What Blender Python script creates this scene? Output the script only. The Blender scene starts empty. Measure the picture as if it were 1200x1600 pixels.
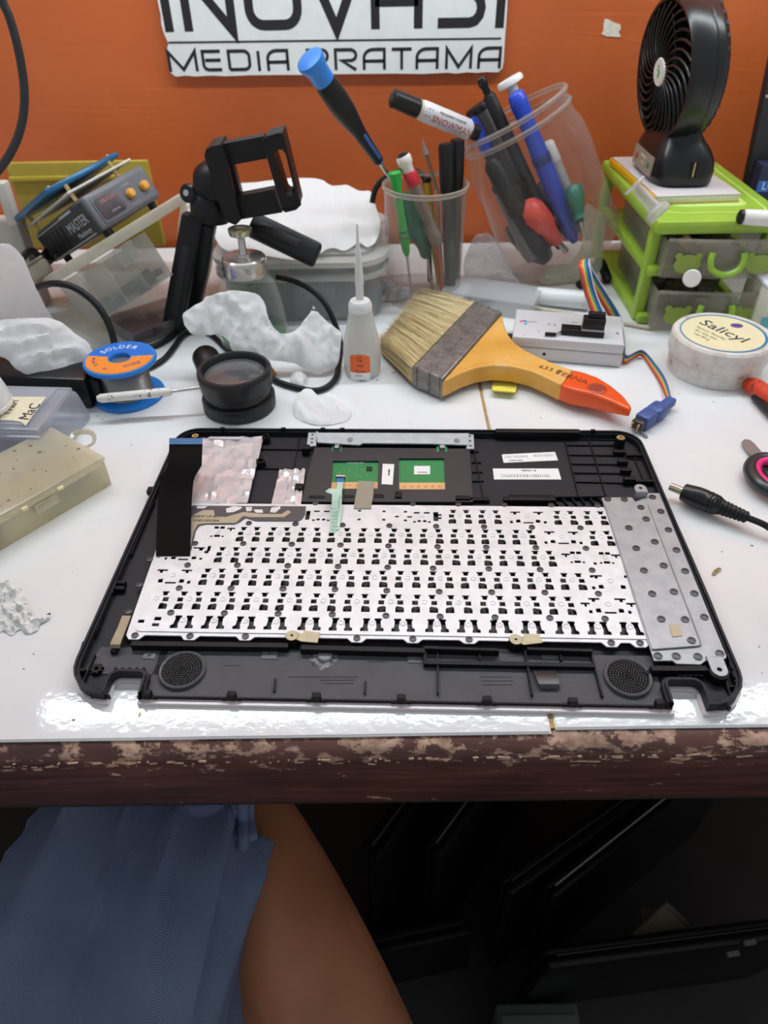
import bpy, bmesh, math, random
from mathutils import Vector, Matrix, noise
from mathutils.geometry import delaunay_2d_cdt
random.seed(7)
R = math.radians
S = bpy.context.scene
COL = S.collection

# ---------------------------------------------------------------- camera
PITCH, ROLL, YAW, CAMH, FPX = R(40.335), R(-1.062), R(.308), .3106, 1110.0
def _axes():
    d = Vector((0, math.cos(PITCH), -math.sin(PITCH))); r = Vector((1, 0, 0)); u = r.cross(d)
    c, s = math.cos(ROLL), math.sin(ROLL)
    r, u = c*r + s*u, -s*r + c*u
    Q = Matrix.Rotation(YAW, 3, 'Z')
    return Q@r, Q@u, Q@d
CR, CU, CD = _axes()
CO = Vector((0, 0, CAMH))
cd = bpy.data.cameras.new('camera'); cam = bpy.data.objects.new('camera', cd); COL.objects.link(cam)
cam.matrix_world = Matrix(((CR.x, CU.x, -CD.x, CO.x), (CR.y, CU.y, -CD.y, CO.y), (CR.z, CU.z, -CD.z, CO.z), (0, 0, 0, 1)))
cd.sensor_fit = 'HORIZONTAL'; cd.sensor_width = 26.0; cd.lens = 26.0*FPX/1200
cd.clip_start = .01; cd.clip_end = 50
cd.dof.use_dof = True; cd.dof.focus_distance = .44; cd.dof.aperture_fstop = 9.0
S.camera = cam

# ---------------------------------------------------------------- light and exposure
w = bpy.data.worlds.new('room_light'); S.world = w; w.use_nodes = True
w.node_tree.nodes['Background'].inputs[0].default_value = (.93, .96, 1, 1)
w.node_tree.nodes['Background'].inputs[1].default_value = .45
LAMP_Y, LAMP_Z, LAMP_STRENGTH = .672, .672, 58.0
S.view_settings.view_transform = 'Standard'; S.view_settings.look = 'None'
S.view_settings.exposure = 0.0; S.view_settings.gamma = 1.0
S.view_settings.use_curve_mapping = False

# ---------------------------------------------------------------- where a ray of the photograph meets a real plane
def _ray(px, py): return (px-600)/FPX*CR - (py-800)/FPX*CU + CD
def at(px, py, z=0.0):
    v = _ray(px, py); return CO + v*((z-CO.z)/v.z)
def aty(px, py, y):
    v = _ray(px, py); return CO + v*(y/v.y)
def atx(px, py, x):
    v = _ray(px, py); return CO + v*(x/v.x)

# ---------------------------------------------------------------- materials
def lin(c): 
    f = lambda v: (v/255/12.92) if v/255 <= .04045 else ((v/255+.055)/1.055)**2.4
    return (f(c[0]), f(c[1]), f(c[2]), 1)
class NT:
    def __init__(s, name):
        s.m = bpy.data.materials.new(name); s.m.use_nodes = True; s.t = s.m.node_tree; s.t.nodes.clear()
        s.out = s.n('ShaderNodeOutputMaterial')
    def n(s, t, **kw):
        x = s.t.nodes.new(t)
        for k, v in kw.items(): setattr(x, k, v)
        return x
    def l(s, a, b): s.t.links.new(a, b)
    def coord(s, scale=(1, 1, 1), rot=(0, 0, 0)):
        tc = s.n('ShaderNodeTexCoord'); mp = s.n('ShaderNodeMapping')
        mp.inputs['Scale'].default_value = scale; mp.inputs['Rotation'].default_value = rot
        s.l(tc.outputs['Object'], mp.inputs[0]); return mp.outputs[0]
    def noise(s, co, scale, detail=4, rough=.55):
        x = s.n('ShaderNodeTexNoise'); x.inputs['Scale'].default_value = scale; x.inputs['Detail'].default_value = detail
        x.inputs['Roughness'].default_value = rough
        s.l(co, x.inputs['Vector']); return x.outputs['Fac']
    def ramp(s, f, stops):
        x = s.n('ShaderNodeValToRGB'); e = x.color_ramp.elements
        while len(e) < len(stops): e.new(.5)
        for k, (p, c) in enumerate(stops): e[k].position = p; e[k].color = c
        s.l(f, x.inputs[0]); return x.outputs[0]
    def mix(s, f, a, b):
        x = s.n('ShaderNodeMix', data_type='RGBA')
        for sock, v in ((x.inputs['Factor'], f), (x.inputs[6], a), (x.inputs[7], b)):
            if hasattr(v, 'node'): s.l(v, sock)
            else: sock.default_value = v
        return x.outputs[2]
    def bump(s, h, strength, dist=.001, normal=None):
        x = s.n('ShaderNodeBump'); x.inputs['Strength'].default_value = strength; x.inputs['Distance'].default_value = dist
        s.l(h, x.inputs['Height'])
        if normal: s.l(normal, x.inputs['Normal'])
        return x.outputs[0]
    def pbr(s, col, rough=.5, metal=0, **kw):
        p = s.n('ShaderNodeBsdfPrincipled')
        if hasattr(col, 'node'): s.l(col, p.inputs['Base Color'])
        else: p.inputs['Base Color'].default_value = col
        if hasattr(rough, 'node'): s.l(rough, p.inputs['Roughness'])
        else: p.inputs['Roughness'].default_value = rough
        p.inputs['Metallic'].default_value = metal
        for k, v in kw.items():
            k = k.replace('_', ' ')
            if hasattr(v, 'node'): s.l(v, p.inputs[k])
            else: p.inputs[k].default_value = v
        s.l(p.outputs[0], s.out.inputs[0]); s.p = p
        return p
def mat(name, col, rough=.5, metal=0, var=.0, vs=40, bump=0, bs=300, spec=.5, coat=0, sub=0):
    """plain coloured material with slight mottling VAR at noise scale VS and fine relief BUMP at scale BS"""
    t = NT(name); c = lin(col); co = t.coord()
    kw = {'Specular_IOR_Level': spec}
    if coat: kw['Coat_Weight'] = coat
    if sub: kw['Subsurface_Weight'] = sub; kw['Subsurface_Radius'] = (.004, .003, .002); kw['Subsurface_Scale'] = 1
    cc = c
    if var:
        f = t.noise(co, vs); d = tuple(x*(1-var) for x in c[:3])+(1,); u = tuple(min(1, x*(1+var)) for x in c[:3])+(1,)
        cc = t.ramp(f, [(.3, d), (.7, u)])
    if bump: kw['Normal'] = t.bump(t.noise(co, bs, 3), bump)
    t.pbr(cc, rough, metal, **kw); return t.m
def clear(name, tint, opacity, rough=.1, body=(235, 238, 240), stain=0, transl=.0, sc=30):
    """thin clear or frosted plastic: what is behind shows through, tinted, under a glossy skin"""
    t = NT(name); co = t.coord()
    tr = t.n('ShaderNodeBsdfTransparent'); tr.inputs[0].default_value = lin(tint)
    p = t.n('ShaderNodeBsdfPrincipled'); p.inputs['Roughness'].default_value = rough
    p.inputs['Base Color'].default_value = lin(body)
    if stain:
        c = t.ramp(t.noise(co, sc), [(.35, lin(body)), (.75, tuple(x*(1-stain) for x in lin(body)[:3])+(1,))]); t.l(c, p.inputs['Base Color'])
    lw = t.n('ShaderNodeLayerWeight'); lw.inputs[0].default_value = .4
    mr = t.n('ShaderNodeMapRange'); mr.inputs[3].default_value = opacity; mr.inputs[4].default_value = min(1, opacity*1.4+.28)
    t.l(lw.outputs['Facing'], mr.inputs[0])
    tl = t.n('ShaderNodeBsdfTranslucent'); tl.inputs[0].default_value = lin(body); pm = t.n('ShaderNodeMixShader'); pm.inputs[0].default_value = .4; t.l(p.outputs[0], pm.inputs[1]); t.l(tl.outputs[0], pm.inputs[2])
    mx = t.n('ShaderNodeMixShader'); t.l(mr.outputs[0], mx.inputs[0]); t.l(tr.outputs[0], mx.inputs[1]); t.l(pm.outputs[0], mx.inputs[2])
    g = t.n('ShaderNodeBsdfGlossy'); g.inputs['Roughness'].default_value = rough; f = t.n('ShaderNodeMath', operation='POWER'); t.l(lw.outputs['Facing'], f.inputs[0]); f.inputs[1].default_value = 4; f2 = t.n('ShaderNodeMapRange'); t.l(f.outputs[0], f2.inputs[0]); f2.inputs[3].default_value = .035; f2.inputs[4].default_value = .5
    m2 = t.n('ShaderNodeMixShader'); t.l(f2.outputs[0], m2.inputs[0]); t.l(mx.outputs[0], m2.inputs[1]); t.l(g.outputs[0], m2.inputs[2])
    t.l(m2.outputs[0], t.out.inputs[0]); return t.m

# ---------------------------------------------------------------- mesh builder
I4 = Matrix.Identity(4)
def fr(o, x, z=None):
    """frame at O whose X axis runs along X, Z axis near Z"""
    x = Vector(x).normalized(); z = Vector(z or (0, 0, 1)); y = z.cross(x)
    if y.length < 1e-6: y = Vector((0, 1, 0))
    y.normalize(); z = x.cross(y)
    return Matrix(((x.x, y.x, z.x, o[0]), (x.y, y.y, z.y, o[1]), (x.z, y.z, z.z, o[2]), (0, 0, 0, 1)))
class MB:
    def __init__(s, M=None): s.v = []; s.f = []; s.mi = []; s.k = 0; s.M = M or I4
    def add(s, vs, fs, M=None):
        M = s.M @ M if M else s.M; b = len(s.v)
        s.v += [M @ Vector(v) for v in vs]; s.f += [[i+b for i in f] for f in fs]; s.mi += [s.k]*len(fs); return s
    def bm(s, bm, M=None):
        bm.verts.ensure_lookup_table(); bm.verts.index_update()
        s.add([v.co.copy() for v in bm.verts], [[v.index for v in f.verts] for f in bm.faces], M); bm.free(); return s
    def box(s, c, size, b=0, M=None, seg=2, taper=1):
        bm = bmesh.new(); bmesh.ops.create_cube(bm, size=1)
        for v in bm.verts:
            k = taper if v.co.z > 0 else 1
            v.co = Vector((v.co.x*size[0]*k, v.co.y*size[1]*k, v.co.z*size[2]))
        if b:
            bmesh.ops.bevel(bm, geom=bm.edges[:], offset=min(b, min(size)*.49), segments=seg, affect='EDGES', profile=.5)
        bmesh.ops.translate(bm, verts=bm.verts, vec=c); return s.bm(bm, M)
    def b2(s, lo, hi, b=0, M=None):
        return s.box([(a+c)/2 for a, c in zip(lo, hi)], [abs(c-a) for a, c in zip(lo, hi)], b, M)
    def bar(s, p, q, w, h, b=0, up=(0, 0, 1), ext=0, seg=2):
        """box from P to Q, W across, H along UP"""
        p, q = Vector(p), Vector(q); L = (q-p).length
        return s.box((0, 0, 0), (L+2*ext, w, h), b, fr((p+q)/2, q-p, up), seg)
    def lathe(s, prof, n=32, M=None, cap=(1, 1), sx=1, sy=1):
        vs = []; fs = []; m = len(prof)
        for r, z in prof:
            for k in range(n):
                a = 2*math.pi*k/n; vs.append((r*sx*math.cos(a), r*sy*math.sin(a), z))
        for i in range(m-1):
            for k in range(n):
                k2 = (k+1) % n; fs.append([i*n+k, i*n+k2, (i+1)*n+k2, (i+1)*n+k])
        if cap[0]: fs.append([k for k in range(n)][::-1])
        if cap[1]: fs.append([(m-1)*n+k for k in range(n)])
        return s.add(vs, fs, M)
    def cyl(s, p, q, r, r2=None, n=16):
        p, q = Vector(p), Vector(q); L = (q-p).length
        return s.lathe([(r, 0), (r if r2 is None else r2, L)], n, axis(p, q))
    def tube(s, pts, r, n=8, flat=1, up=None, cap=True):
        pts = [Vector(p) for p in pts]; m = len(pts); vs = []; fs = []; y = None
        for i, p in enumerate(pts):
            t = (pts[min(i+1, m-1)]-pts[max(i-1, 0)]).normalized()
            if up: y = t.cross(Vector(up)).normalized()
            elif y is None:
                y = t.orthogonal().normalized()
            else:
                y = (y-t*y.dot(t)).normalized()
            z = t.cross(y); rr = r[i] if isinstance(r, (list, tuple)) else r
            for k in range(n):
                a = 2*math.pi*k/n; vs.append(p + y*math.cos(a)*rr + z*math.sin(a)*rr*flat)
        for i in range(m-1):
            for k in range(n):
                k2 = (k+1) % n; fs.append([i*n+k, i*n+k2, (i+1)*n+k2, (i+1)*n+k])
        if cap: fs += [[k for k in range(n)][::-1], [(m-1)*n+k for k in range(n)]]
        return s.add(vs, fs)
    def prism(s, poly, z0, z1, holes=(), M=None, bottom=True, cdt=False):
        """flat plate with real cut-outs"""
        def ccw(l):
            l = [tuple(p[:2]) for p in l]; return l if sum(l[i-1][0]*l[i][1]-l[i][0]*l[i-1][1] for i in range(len(l))) > 0 else l[::-1]
        loops = [ccw(poly)]+[ccw(h) for h in holes]
        if not holes and not cdt:
            vs = [(x, y, z1) for x, y in poly]+[(x, y, z0) for x, y in poly]; n = len(poly)
            a = sum(poly[i][0]*poly[(i+1) % n][1]-poly[(i+1) % n][0]*poly[i][1] for i in range(n))
            o = list(range(n)) if a > 0 else list(range(n))[::-1]
            fs = [o]+([[i+n for i in o[::-1]]] if bottom else [])
            fs += [[o[i], o[i-1], o[i-1]+n, o[i]+n] for i in range(n)]
            return s.add(vs, fs, M)
        pv = []
        for lp in loops:
            pv += [Vector(p) for p in lp]
        b = 0; ids = []
        for lp in loops: ids.append(list(range(b, b+len(lp)))); b += len(lp)
        V, E, F, _, _, oF = delaunay_2d_cdt(pv, [], ids, 1, 1e-7)
        F = [f for f, q in zip(F, oF) if list(q) == [0]]
        n = len(V); vs = [(v.x, v.y, z1) for v in V]+[(v.x, v.y, z0) for v in V]; fs = []
        for f in F:
            a = sum(V[f[i]].x*V[f[(i+1) % len(f)]].y-V[f[(i+1) % len(f)]].x*V[f[i]].y for i in range(len(f)))
            f = list(f) if a > 0 else list(f)[::-1]
            fs.append(f); fs.append([i+n for i in f[::-1]])
        cnt = {}
        for f in fs[::2]:
            for i in range(len(f)): cnt[(f[i], f[(i+1) % len(f)])] = 1
        for (a, b) in list(cnt):
            if (b, a) not in cnt: fs.append([b, a, a+n, b+n])
        return s.add(vs, fs, M)
    def ribbon(s, L, Rr, t=.0004):
        """thin sheet between two 3-D lines of points"""
        n = len(L); vs = []
        for a, b in zip(L, Rr): vs += [Vector(a), Vector(b)]
        nn = (Vector(Rr[0])-Vector(L[0])).cross(Vector(L[1])-Vector(L[0])).normalized()*t
        vs += [v-nn for v in vs]; m = 2*n; fs = []
        for i in range(n-1):
            a = 2*i
            fs += [[a, a+1, a+3, a+2], [m+a, m+a+2, m+a+3, m+a+1], [a, a+2, m+a+2, m+a], [a+1, m+a+1, m+a+3, a+3]]
        fs += [[0, m, m+1, 1], [m-2, m-1, 2*m-1, 2*m-2]]
        return s.add(vs, fs)
    def grid(s, P, thick=0):
        """sheet through a grid of points"""
        ny, nx = len(P), len(P[0]); vs = [Vector(p) for r in P for p in r]
        fs = [[j*nx+i, j*nx+i+1, (j+1)*nx+i+1, (j+1)*nx+i] for j in range(ny-1) for i in range(nx-1)]
        return s.add(vs, fs)
    def build(s, name, mats, parent=None, sm=35, off=None):
        me = bpy.data.meshes.new(name); vs = s.v
        if off is not None: vs = [v-off for v in vs]
        me.from_pydata([tuple(v) for v in vs], [], s.f); me.validate()
        for m in (mats if isinstance(mats, (list, tuple)) else [mats]): me.materials.append(m)
        if s.k and len(me.polygons) == len(s.mi): me.polygons.foreach_set('material_index', s.mi)
        me.polygons.foreach_set('use_smooth', [True]*len(me.polygons))
        if sm < 180: me.set_sharp_from_angle(angle=R(sm))
        o = bpy.data.objects.new(name, me); COL.objects.link(o)
        if parent: o.parent = parent
        return o
def axis(p, q):
    """frame at P with Z towards Q"""
    p, q = Vector(p), Vector(q); z = (q-p).normalized()
    x = z.orthogonal().normalized(); y = z.cross(x)
    return Matrix(((x.x, y.x, z.x, p.x), (x.y, y.y, z.y, p.y), (x.z, y.z, z.z, p.z), (0, 0, 0, 1)))
def smooth(pts, n=8, closed=False):
    """Catmull-Rom through points"""
    P = [Vector(p) for p in pts]; m = len(P); out = []
    for i in range(m if closed else m-1):
        a, b, c, d = (P[(i-1) % m], P[i], P[(i+1) % m], P[(i+2) % m]) if closed else (P[max(i-1, 0)], P[i], P[i+1], P[min(i+2, m-1)])
        for k in range(n):
            t = k/n
            out.append(.5*((2*b)+(c-a)*t+(2*a-5*b+4*c-d)*t*t+(3*b-a-3*c+d)*t*t*t))
    if not closed: out.append(P[-1])
    return out
def rrect(x0, y0, x1, y1, r, n=4):
    out = []
    for cx, cy, a0 in ((x1-r, y1-r, 0), (x0+r, y1-r, 90), (x0+r, y0+r, 180), (x1-r, y0+r, 270)):
        for k in range(n+1):
            a = R(a0+90*k/n); out.append((cx+r*math.cos(a), cy+r*math.sin(a)))
    return out
def circ(x, y, r, n=16, ry=None): return [(x+r*math.cos(2*math.pi*k/n), y+(ry or r)*math.sin(2*math.pi*k/n)) for k in range(n)]
def stroke(mb, pts, wd, M, h=.0003, closed=False):
    """a flat pen stroke of constant width, mitred, as a thin raised strip"""
    P = [Vector(p) for p in pts]; n = len(P); L = []; Rr = []
    for i in range(n):
        a = P[i-1] if i or closed else None; c = P[(i+1) % n] if i < n-1 or closed else None
        d1 = (P[i]-a).normalized() if a is not None else None; d2 = (c-P[i]).normalized() if c is not None else None
        d1 = d1 or d2; d2 = d2 or d1
        n1 = Vector((-d1.y, d1.x)); n2 = Vector((-d2.y, d2.x)); m = n1+n2
        m = n1 if m.length < 1e-6 else m.normalized(); k = wd/2/max(.35, m.dot(n1))
        L.append(P[i]+m*k); Rr.append(P[i]-m*k)
    idx = range(n if closed else n-1)
    vs = [(v.x, v.y, h) for v in L]+[(v.x, v.y, h) for v in Rr]+[(v.x, v.y, 0) for v in L]+[(v.x, v.y, 0) for v in Rr]; fs = []
    for i in idx:
        j = (i+1) % n
        fs += [[n+i, n+j, j, i], [i, j, 2*n+j, 2*n+i], [n+j, n+i, 3*n+i, 3*n+j]]
    if not closed: fs += [[0, 2*n, 3*n, n], [2*n-1, 4*n-1, 3*n-1, n-1]]
    return mb.add(vs, fs, M)
_font = {}
def words(mb, text, size, M, h=.0002, align='CENTER', sx=1.0, shear=0):
    """print: filled lettering SIZE high, lying in the XY plane of M"""
    c = bpy.data.curves.new('print', 'FONT'); c.body = text; c.size = size; c.align_x = align; c.align_y = 'CENTER'; c.shear = shear
    c.extrude = h/2; c.resolution_u = 2
    o = bpy.data.objects.new('print', c); COL.objects.link(o); bpy.context.view_layer.update()
    me = bpy.data.meshes.new_from_object(o.evaluated_get(bpy.context.evaluated_depsgraph_get()))
    mb.add([(v.co.x*sx, v.co.y, v.co.z+h/2) for v in me.vertices], [list(p.vertices) for p in me.polygons], M)
    bpy.data.objects.remove(o); bpy.data.curves.remove(c); bpy.data.meshes.remove(me); return mb

# ---------------------------------------------------------------- objects
def tag(o, label, cat, group=None):
    o['label'] = label; o['category'] = cat
    if group: o['group'] = group
    return o
def thing(name, label, cat, loc=(0, 0, 0), group=None, rot=None):
    o = bpy.data.objects.new(name, None); COL.objects.link(o); o.location = loc
    if rot: o.rotation_euler = rot
    o.empty_display_size = .01
    return tag(o, label, cat, group)
class T:
    """a thing at LOC whose parts are given in world coordinates"""
    def __init__(s, name, label, cat, loc, group=None): s.o = thing(name, label, cat, loc, group); s.loc = Vector(loc)
    def part(s, name, mb, m, sm=35, under=None, label=None, kind=None):
        o = mb.build(name, m, under or s.o, sm, s.loc)
        if label: o['label'] = label
        if kind: o['kind'] = kind
        return o
def single(name, mb, m, label, cat, loc, group=None, sm=35):
    o = mb.build(name, m, None, sm, Vector(loc)); o.location = loc; return tag(o, label, cat, group)
def copypart(o, loc, parent=None):
    c = o.copy(); COL.objects.link(c); c.location = loc
    if parent: c.parent = parent
    return c

# ---------------------------------------------------------------- shared materials
def m_wall():
    t = NT('orange_wall_paint'); co = t.coord()
    a = t.ramp(t.noise(co, 3.2, 6), [(.3, lin((168, 79, 33))), (.75, lin((200, 99, 45)))])
    sp = t.ramp(t.noise(co, 95, 2), [(.73, (0, 0, 0, 1)), (.77, (1, 1, 1, 1))])
    a = t.mix(sp, a, lin((182, 100, 62)))
    st = t.coord((2, 1, 60)); h = t.noise(st, 3, 3)
    nb = t.bump(h, .25, .0015, t.bump(t.noise(co, 120, 3), .12))
    t.pbr(a, .42, Normal=nb); return t.m
def m_tile():
    t = NT('white_glazed_tile'); co = t.coord()
    c = t.ramp(t.noise(co, 9, 5), [(.35, lin((226, 228, 230))), (.7, lin((236, 238, 238)))])
    d = t.ramp(t.noise(co, 340, 2), [(.745, (0, 0, 0, 1)), (.78, (1, 1, 1, 1))])
    big = t.ramp(t.noise(co, 14, 3), [(.48, (0, 0, 0, 1)), (.66, (.75, .75, .75, 1))])
    x = t.n('ShaderNodeMath', operation='MULTIPLY'); t.l(d, x.inputs[0]); t.l(big, x.inputs[1])
    c = t.mix(x.outputs[0], c, lin((120, 116, 110)))
    sm = t.ramp(t.noise(t.coord((1, 2.5, 1)), 34, 5, .7), [(.66, (0, 0, 0, 1)), (.82, (.35, .35, .35, 1))])
    c = t.mix(sm, c, lin((165, 163, 160)))
    nb = t.bump(t.noise(co, 70, 2), .05, .001, t.bump(t.noise(co, 230, 2), .10, .0005))
    t.pbr(c, .06, Normal=nb, Specular_IOR_Level=.5); return t.m
def m_oldwood():
    t = NT('worn_mahogany_board'); co = t.coord((3, 1, 60)); co2 = t.coord((1, 1, 3))
    c = t.ramp(t.noise(co, 4, 6), [(.3, lin((60, 36, 32))), (.55, lin((92, 54, 47))), (.8, lin((112, 70, 60)))])
    se = t.n('ShaderNodeSeparateXYZ'); tc = t.n('ShaderNodeTexCoord'); t.l(tc.outputs['Object'], se.inputs[0])
    wr = t.n('ShaderNodeMapRange'); wr.inputs[1].default_value = -.02; wr.inputs[2].default_value = -.006; wr.inputs[3].default_value = 0; wr.inputs[4].default_value = .115; t.l(se.outputs[2], wr.inputs[0])
    ad = t.n('ShaderNodeMath', operation='ADD'); t.l(t.noise(t.coord((1, 1, 3.2)), 60, 7, .72), ad.inputs[0]); t.l(wr.outputs[0], ad.inputs[1])
    ch = t.ramp(ad.outputs[0], [(.63, (0, 0, 0, 1)), (.665, (1, 1, 1, 1))])
    c = t.mix(ch, c, t.ramp(t.noise(co2, 180, 3), [(.3, lin((150, 112, 92))), (.7, lin((206, 172, 150)))]))
    gr = t.ramp(t.noise(t.coord((1, 1, 2)), 14, 5), [(.45, (0, 0, 0, 1)), (.75, (.6, .6, .6, 1))])
    c = t.mix(gr, c, lin((40, 24, 24)))
    nb = t.bump(t.noise(co, 9, 5), .4, .001)
    t.pbr(c, .5, Normal=nb); return t.m
WALL, TILE, OLDWOOD = m_wall(), m_tile(), m_oldwood()
SATIN = mat('satin_black_plastic', (17, 17, 19), .34, spec=.4)
CABLE = mat('black_cable_rubber', (17, 17, 19), .5, spec=.35)
WHITE = mat('white_plastic', (228, 228, 226), .35)
STEEL = mat('bright_steel', (200, 200, 200), .25, 1)
BRASS = mat('brass', (206, 184, 130), .35, .8)
PAPER = mat('white_paper', (238, 238, 236), .8)
INK = mat('black_ink', (28, 26, 28), .6)
REDINK = mat('red_ink', (196, 40, 44), .6)

# ---------------------------------------------------------------- the setting
def structure(name, mb, m, parent=None, sm=35):
    o = mb.build(name, m, parent, sm); o['kind'] = 'structure'; return o
WY = .88
wall = structure('wall_back', MB().b2((-1.6, WY, -.75), (1.6, WY+.1, 1.9)), WALL)
floor = structure('floor', MB().b2((-1.6, -1.4, -.80), (1.6, WY, -.75)), mat('dark_floor', (40, 37, 36), .6, var=.3, vs=8))
def seam(pts, r):
    mb = MB(); mb.tube(smooth([aty(x, y, WY) for x, y in pts], 6), r*.8, 6, flat=.12, up=(0, 1, 0)); o = mb.build('paint_seam', WALL, wall); o['kind'] = 'structure'
for pts, r in (([(-30, 157), (60, 160), (185, 172), (260, 176)], .0009), ([(885, 50), (950, 56), (1005, 68)], .0013), ([(230, 279), (330, 276), (480, 262)], .0008),
               ([(1000, 200), (1100, 203), (1180, 199)], .0009), ([(430, 195), (500, 208), (560, 220)], .0007), ([(-30, 282), (60, 281)], .001)):
    seam(pts, r)
ch = [(945, 29), (952, 31), (961, 36), (969, 38), (970, 45), (966, 50), (970, 57), (964, 58), (956, 57), (948, 57), (940, 53), (943, 46), (943, 38)]
mb = MB(); P = [aty(x, y, WY) for x, y in ch]
mb.prism([(p.x, p.z) for p in P], 0, .0006, M=Matrix(((1, 0, 0, 0), (0, 0, -1, WY), (0, 1, 0, 0), (0, 0, 0, 1))))
o = mb.build('bare_plaster_chip', mat('bare_plaster', (214, 205, 192), .9, var=.1, vs=200), wall); o['kind'] = 'structure'
# ---------------------------------------------------------------- workbench: two glazed slabs on an old board
bench = T('workbench', 'long workbench topped with white glazed tiles behind a scuffed brown wooden front board', 'workbench', (0, .19, 0))
XS = .0808
def slab(x0, x1, edge):
    mb = MB(); pts = [(x0, edge[0]), ]; n = 40
    pts = [(x0+(x1-x0)*k/n, edge[0]+(edge[1]-edge[0])*k/n+.0004*noise.noise(Vector((k*.9+x0*50, 3, 1)))) for k in range(n+1)]+[(x1, WY-.012), (x0, WY-.012)]
    bm = bmesh.new(); vs = [bm.verts.new((x, y, 0)) for x, y in pts]; f = bm.faces.new(vs)
    r = bmesh.ops.extrude_face_region(bm, geom=[f]); bmesh.ops.translate(bm, verts=[v for v in r['geom'] if isinstance(v, bmesh.types.BMVert)], vec=(0, 0, -.0015))
    bmesh.ops.recalc_face_normals(bm, faces=bm.faces)
    top = [e for e in bm.edges if all(abs(v.co.z) < 1e-6 for v in e.verts)]
    bmesh.ops.bevel(bm, geom=top, offset=.0007, segments=2, affect='EDGES'); mb.bm(bm); return mb
bench.part('tile', slab(-1.2, XS-.0013, (.194, .196), ), TILE, 50)
bench.part('tile', slab(XS+.0013, 1.2, (.1982, .198)), TILE, 50)
bench.part('grout_joint', MB().b2((XS-.0013, .199, -.0016), (XS+.0013, WY-.012, -.0007)), mat('dirty_grout', (168, 142, 92), .9, var=.35, vs=160))
bench.part('mortar_bed', MB().b2((-1.2, .2032, -.011), (1.2, WY-.012, -.0016)), mat('mortar', (130, 100, 80), .95, var=.3, vs=60))
# the ledge of the board shows below the tiles, bare where paint has gone
mb = MB(); n = 220; P = []
for r_, (y, z) in enumerate(((.203, -.0017), (.1965, -.0019), (.1905, -.0032), (.188, -.007), (.1872, -.011), (.1865, -.018), (.1865, -.047), (.189, -.0485), (.203, -.0485))):
    row = []
    for k in range(n+1):
        x = -1.2+2.4*k/n; a = .0009*noise.noise(Vector((x*70, r_*1.7, 2)))+.0006*noise.noise(Vector((x*260, r_*2.7, 5))) if 1 < r_ < 6 else 0
        row.append((x, y+a, z+a))
    P.append(row)
mb.grid(P); mb.f = [f[::-1] for f in mb.f]
bench.part('front_board', mb, OLDWOOD, 60)
TR0 = Matrix.Translation; mb = MB(); rr = random.Random(3)
for k in range(170):       # bare splinters along the worn upper edge
    x = -.26+.52*rr.random(); L = .001+.006*rr.random()**3; z = -.0075-.006*rr.random()**2
    mb.box((x, .1876, z), (L, .0012, .0003+.0007*rr.random()), .0002, TR0((x, .1876, z)) @ Matrix.Rotation(rr.uniform(-.15, .15), 4, 'Y') @ TR0((-x, -.1876, -z)), 1)
bench.part('bare_splinters', mb, mat('bare_wood', (196, 160, 136), .8, var=.3, vs=400), kind='stuff')
bench.part('under_frame', MB().b2((-1.2, .2, -.075), (1.2, WY-.02, -.012)), mat('dark_underside', (34, 24, 22), .8))
for x in (-1.1, 1.1): bench.part('leg', MB().b2((x-.03, .24, -.75), (x+.03, .30, -.07), .004), OLDWOOD)
# crumbs and specks on the tiles
mb = MB(); rr = random.Random(11)
def speck(p, s):
    q = [p+Vector((s*(.5+rr.random())*math.cos(a+rr.random()), s*(.5+rr.random())*math.sin(a+rr.random())*.8, 0)) for a in (0, 1.3, 2.5, 3.8, 5)]
    mb.add([tuple(v+Vector((0, 0, .0001))) for v in q]+[tuple(p+Vector((0, 0, s*.5)))], [[0, 1, 5], [1, 2, 5], [2, 3, 5], [3, 4, 5], [4, 0, 5]])
for px, py, s in ((205, 695, .0007), (37, 1045, .0008), (53, 1022, .0005), (590, 594, .0014), (608, 598, .0006), (725, 607, .0006), (845, 653, .0009), (1085, 725, .0005), (1128, 862, .0006), (1175, 853, .001),
                  (1186, 1011, .0008), (1115, 628, .0008), (1060, 615, .0007), (1162, 622, .0007), (1190, 1052, .0004), (120, 748, .0004), (38, 936, .0006), (640, 660, .0003), (115, 1125, .0009),
                  (152, 650, .0009), (160, 655, .0007), (186, 648, .0006), (655, 616, .0005), (735, 650, .0005)):
    speck(at(px, py), s)
for k in range(60): speck(at(rr.choice([rr.uniform(20, 240), rr.uniform(1060, 1195), rr.uniform(440, 950)]), rr.choice([rr.uniform(640, 668), rr.uniform(760, 1000)]) if k % 2 else rr.uniform(620, 668)), rr.uniform(.0002, .00045))
mb.v = [v for v in mb.v]
o = single('bench_crumbs', mb, mat('dark_grit', (96, 90, 84), .9), 'dark grit and crumbs scattered over the white tiles', 'debris', at(600, 640)); o['kind'] = 'stuff'

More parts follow.
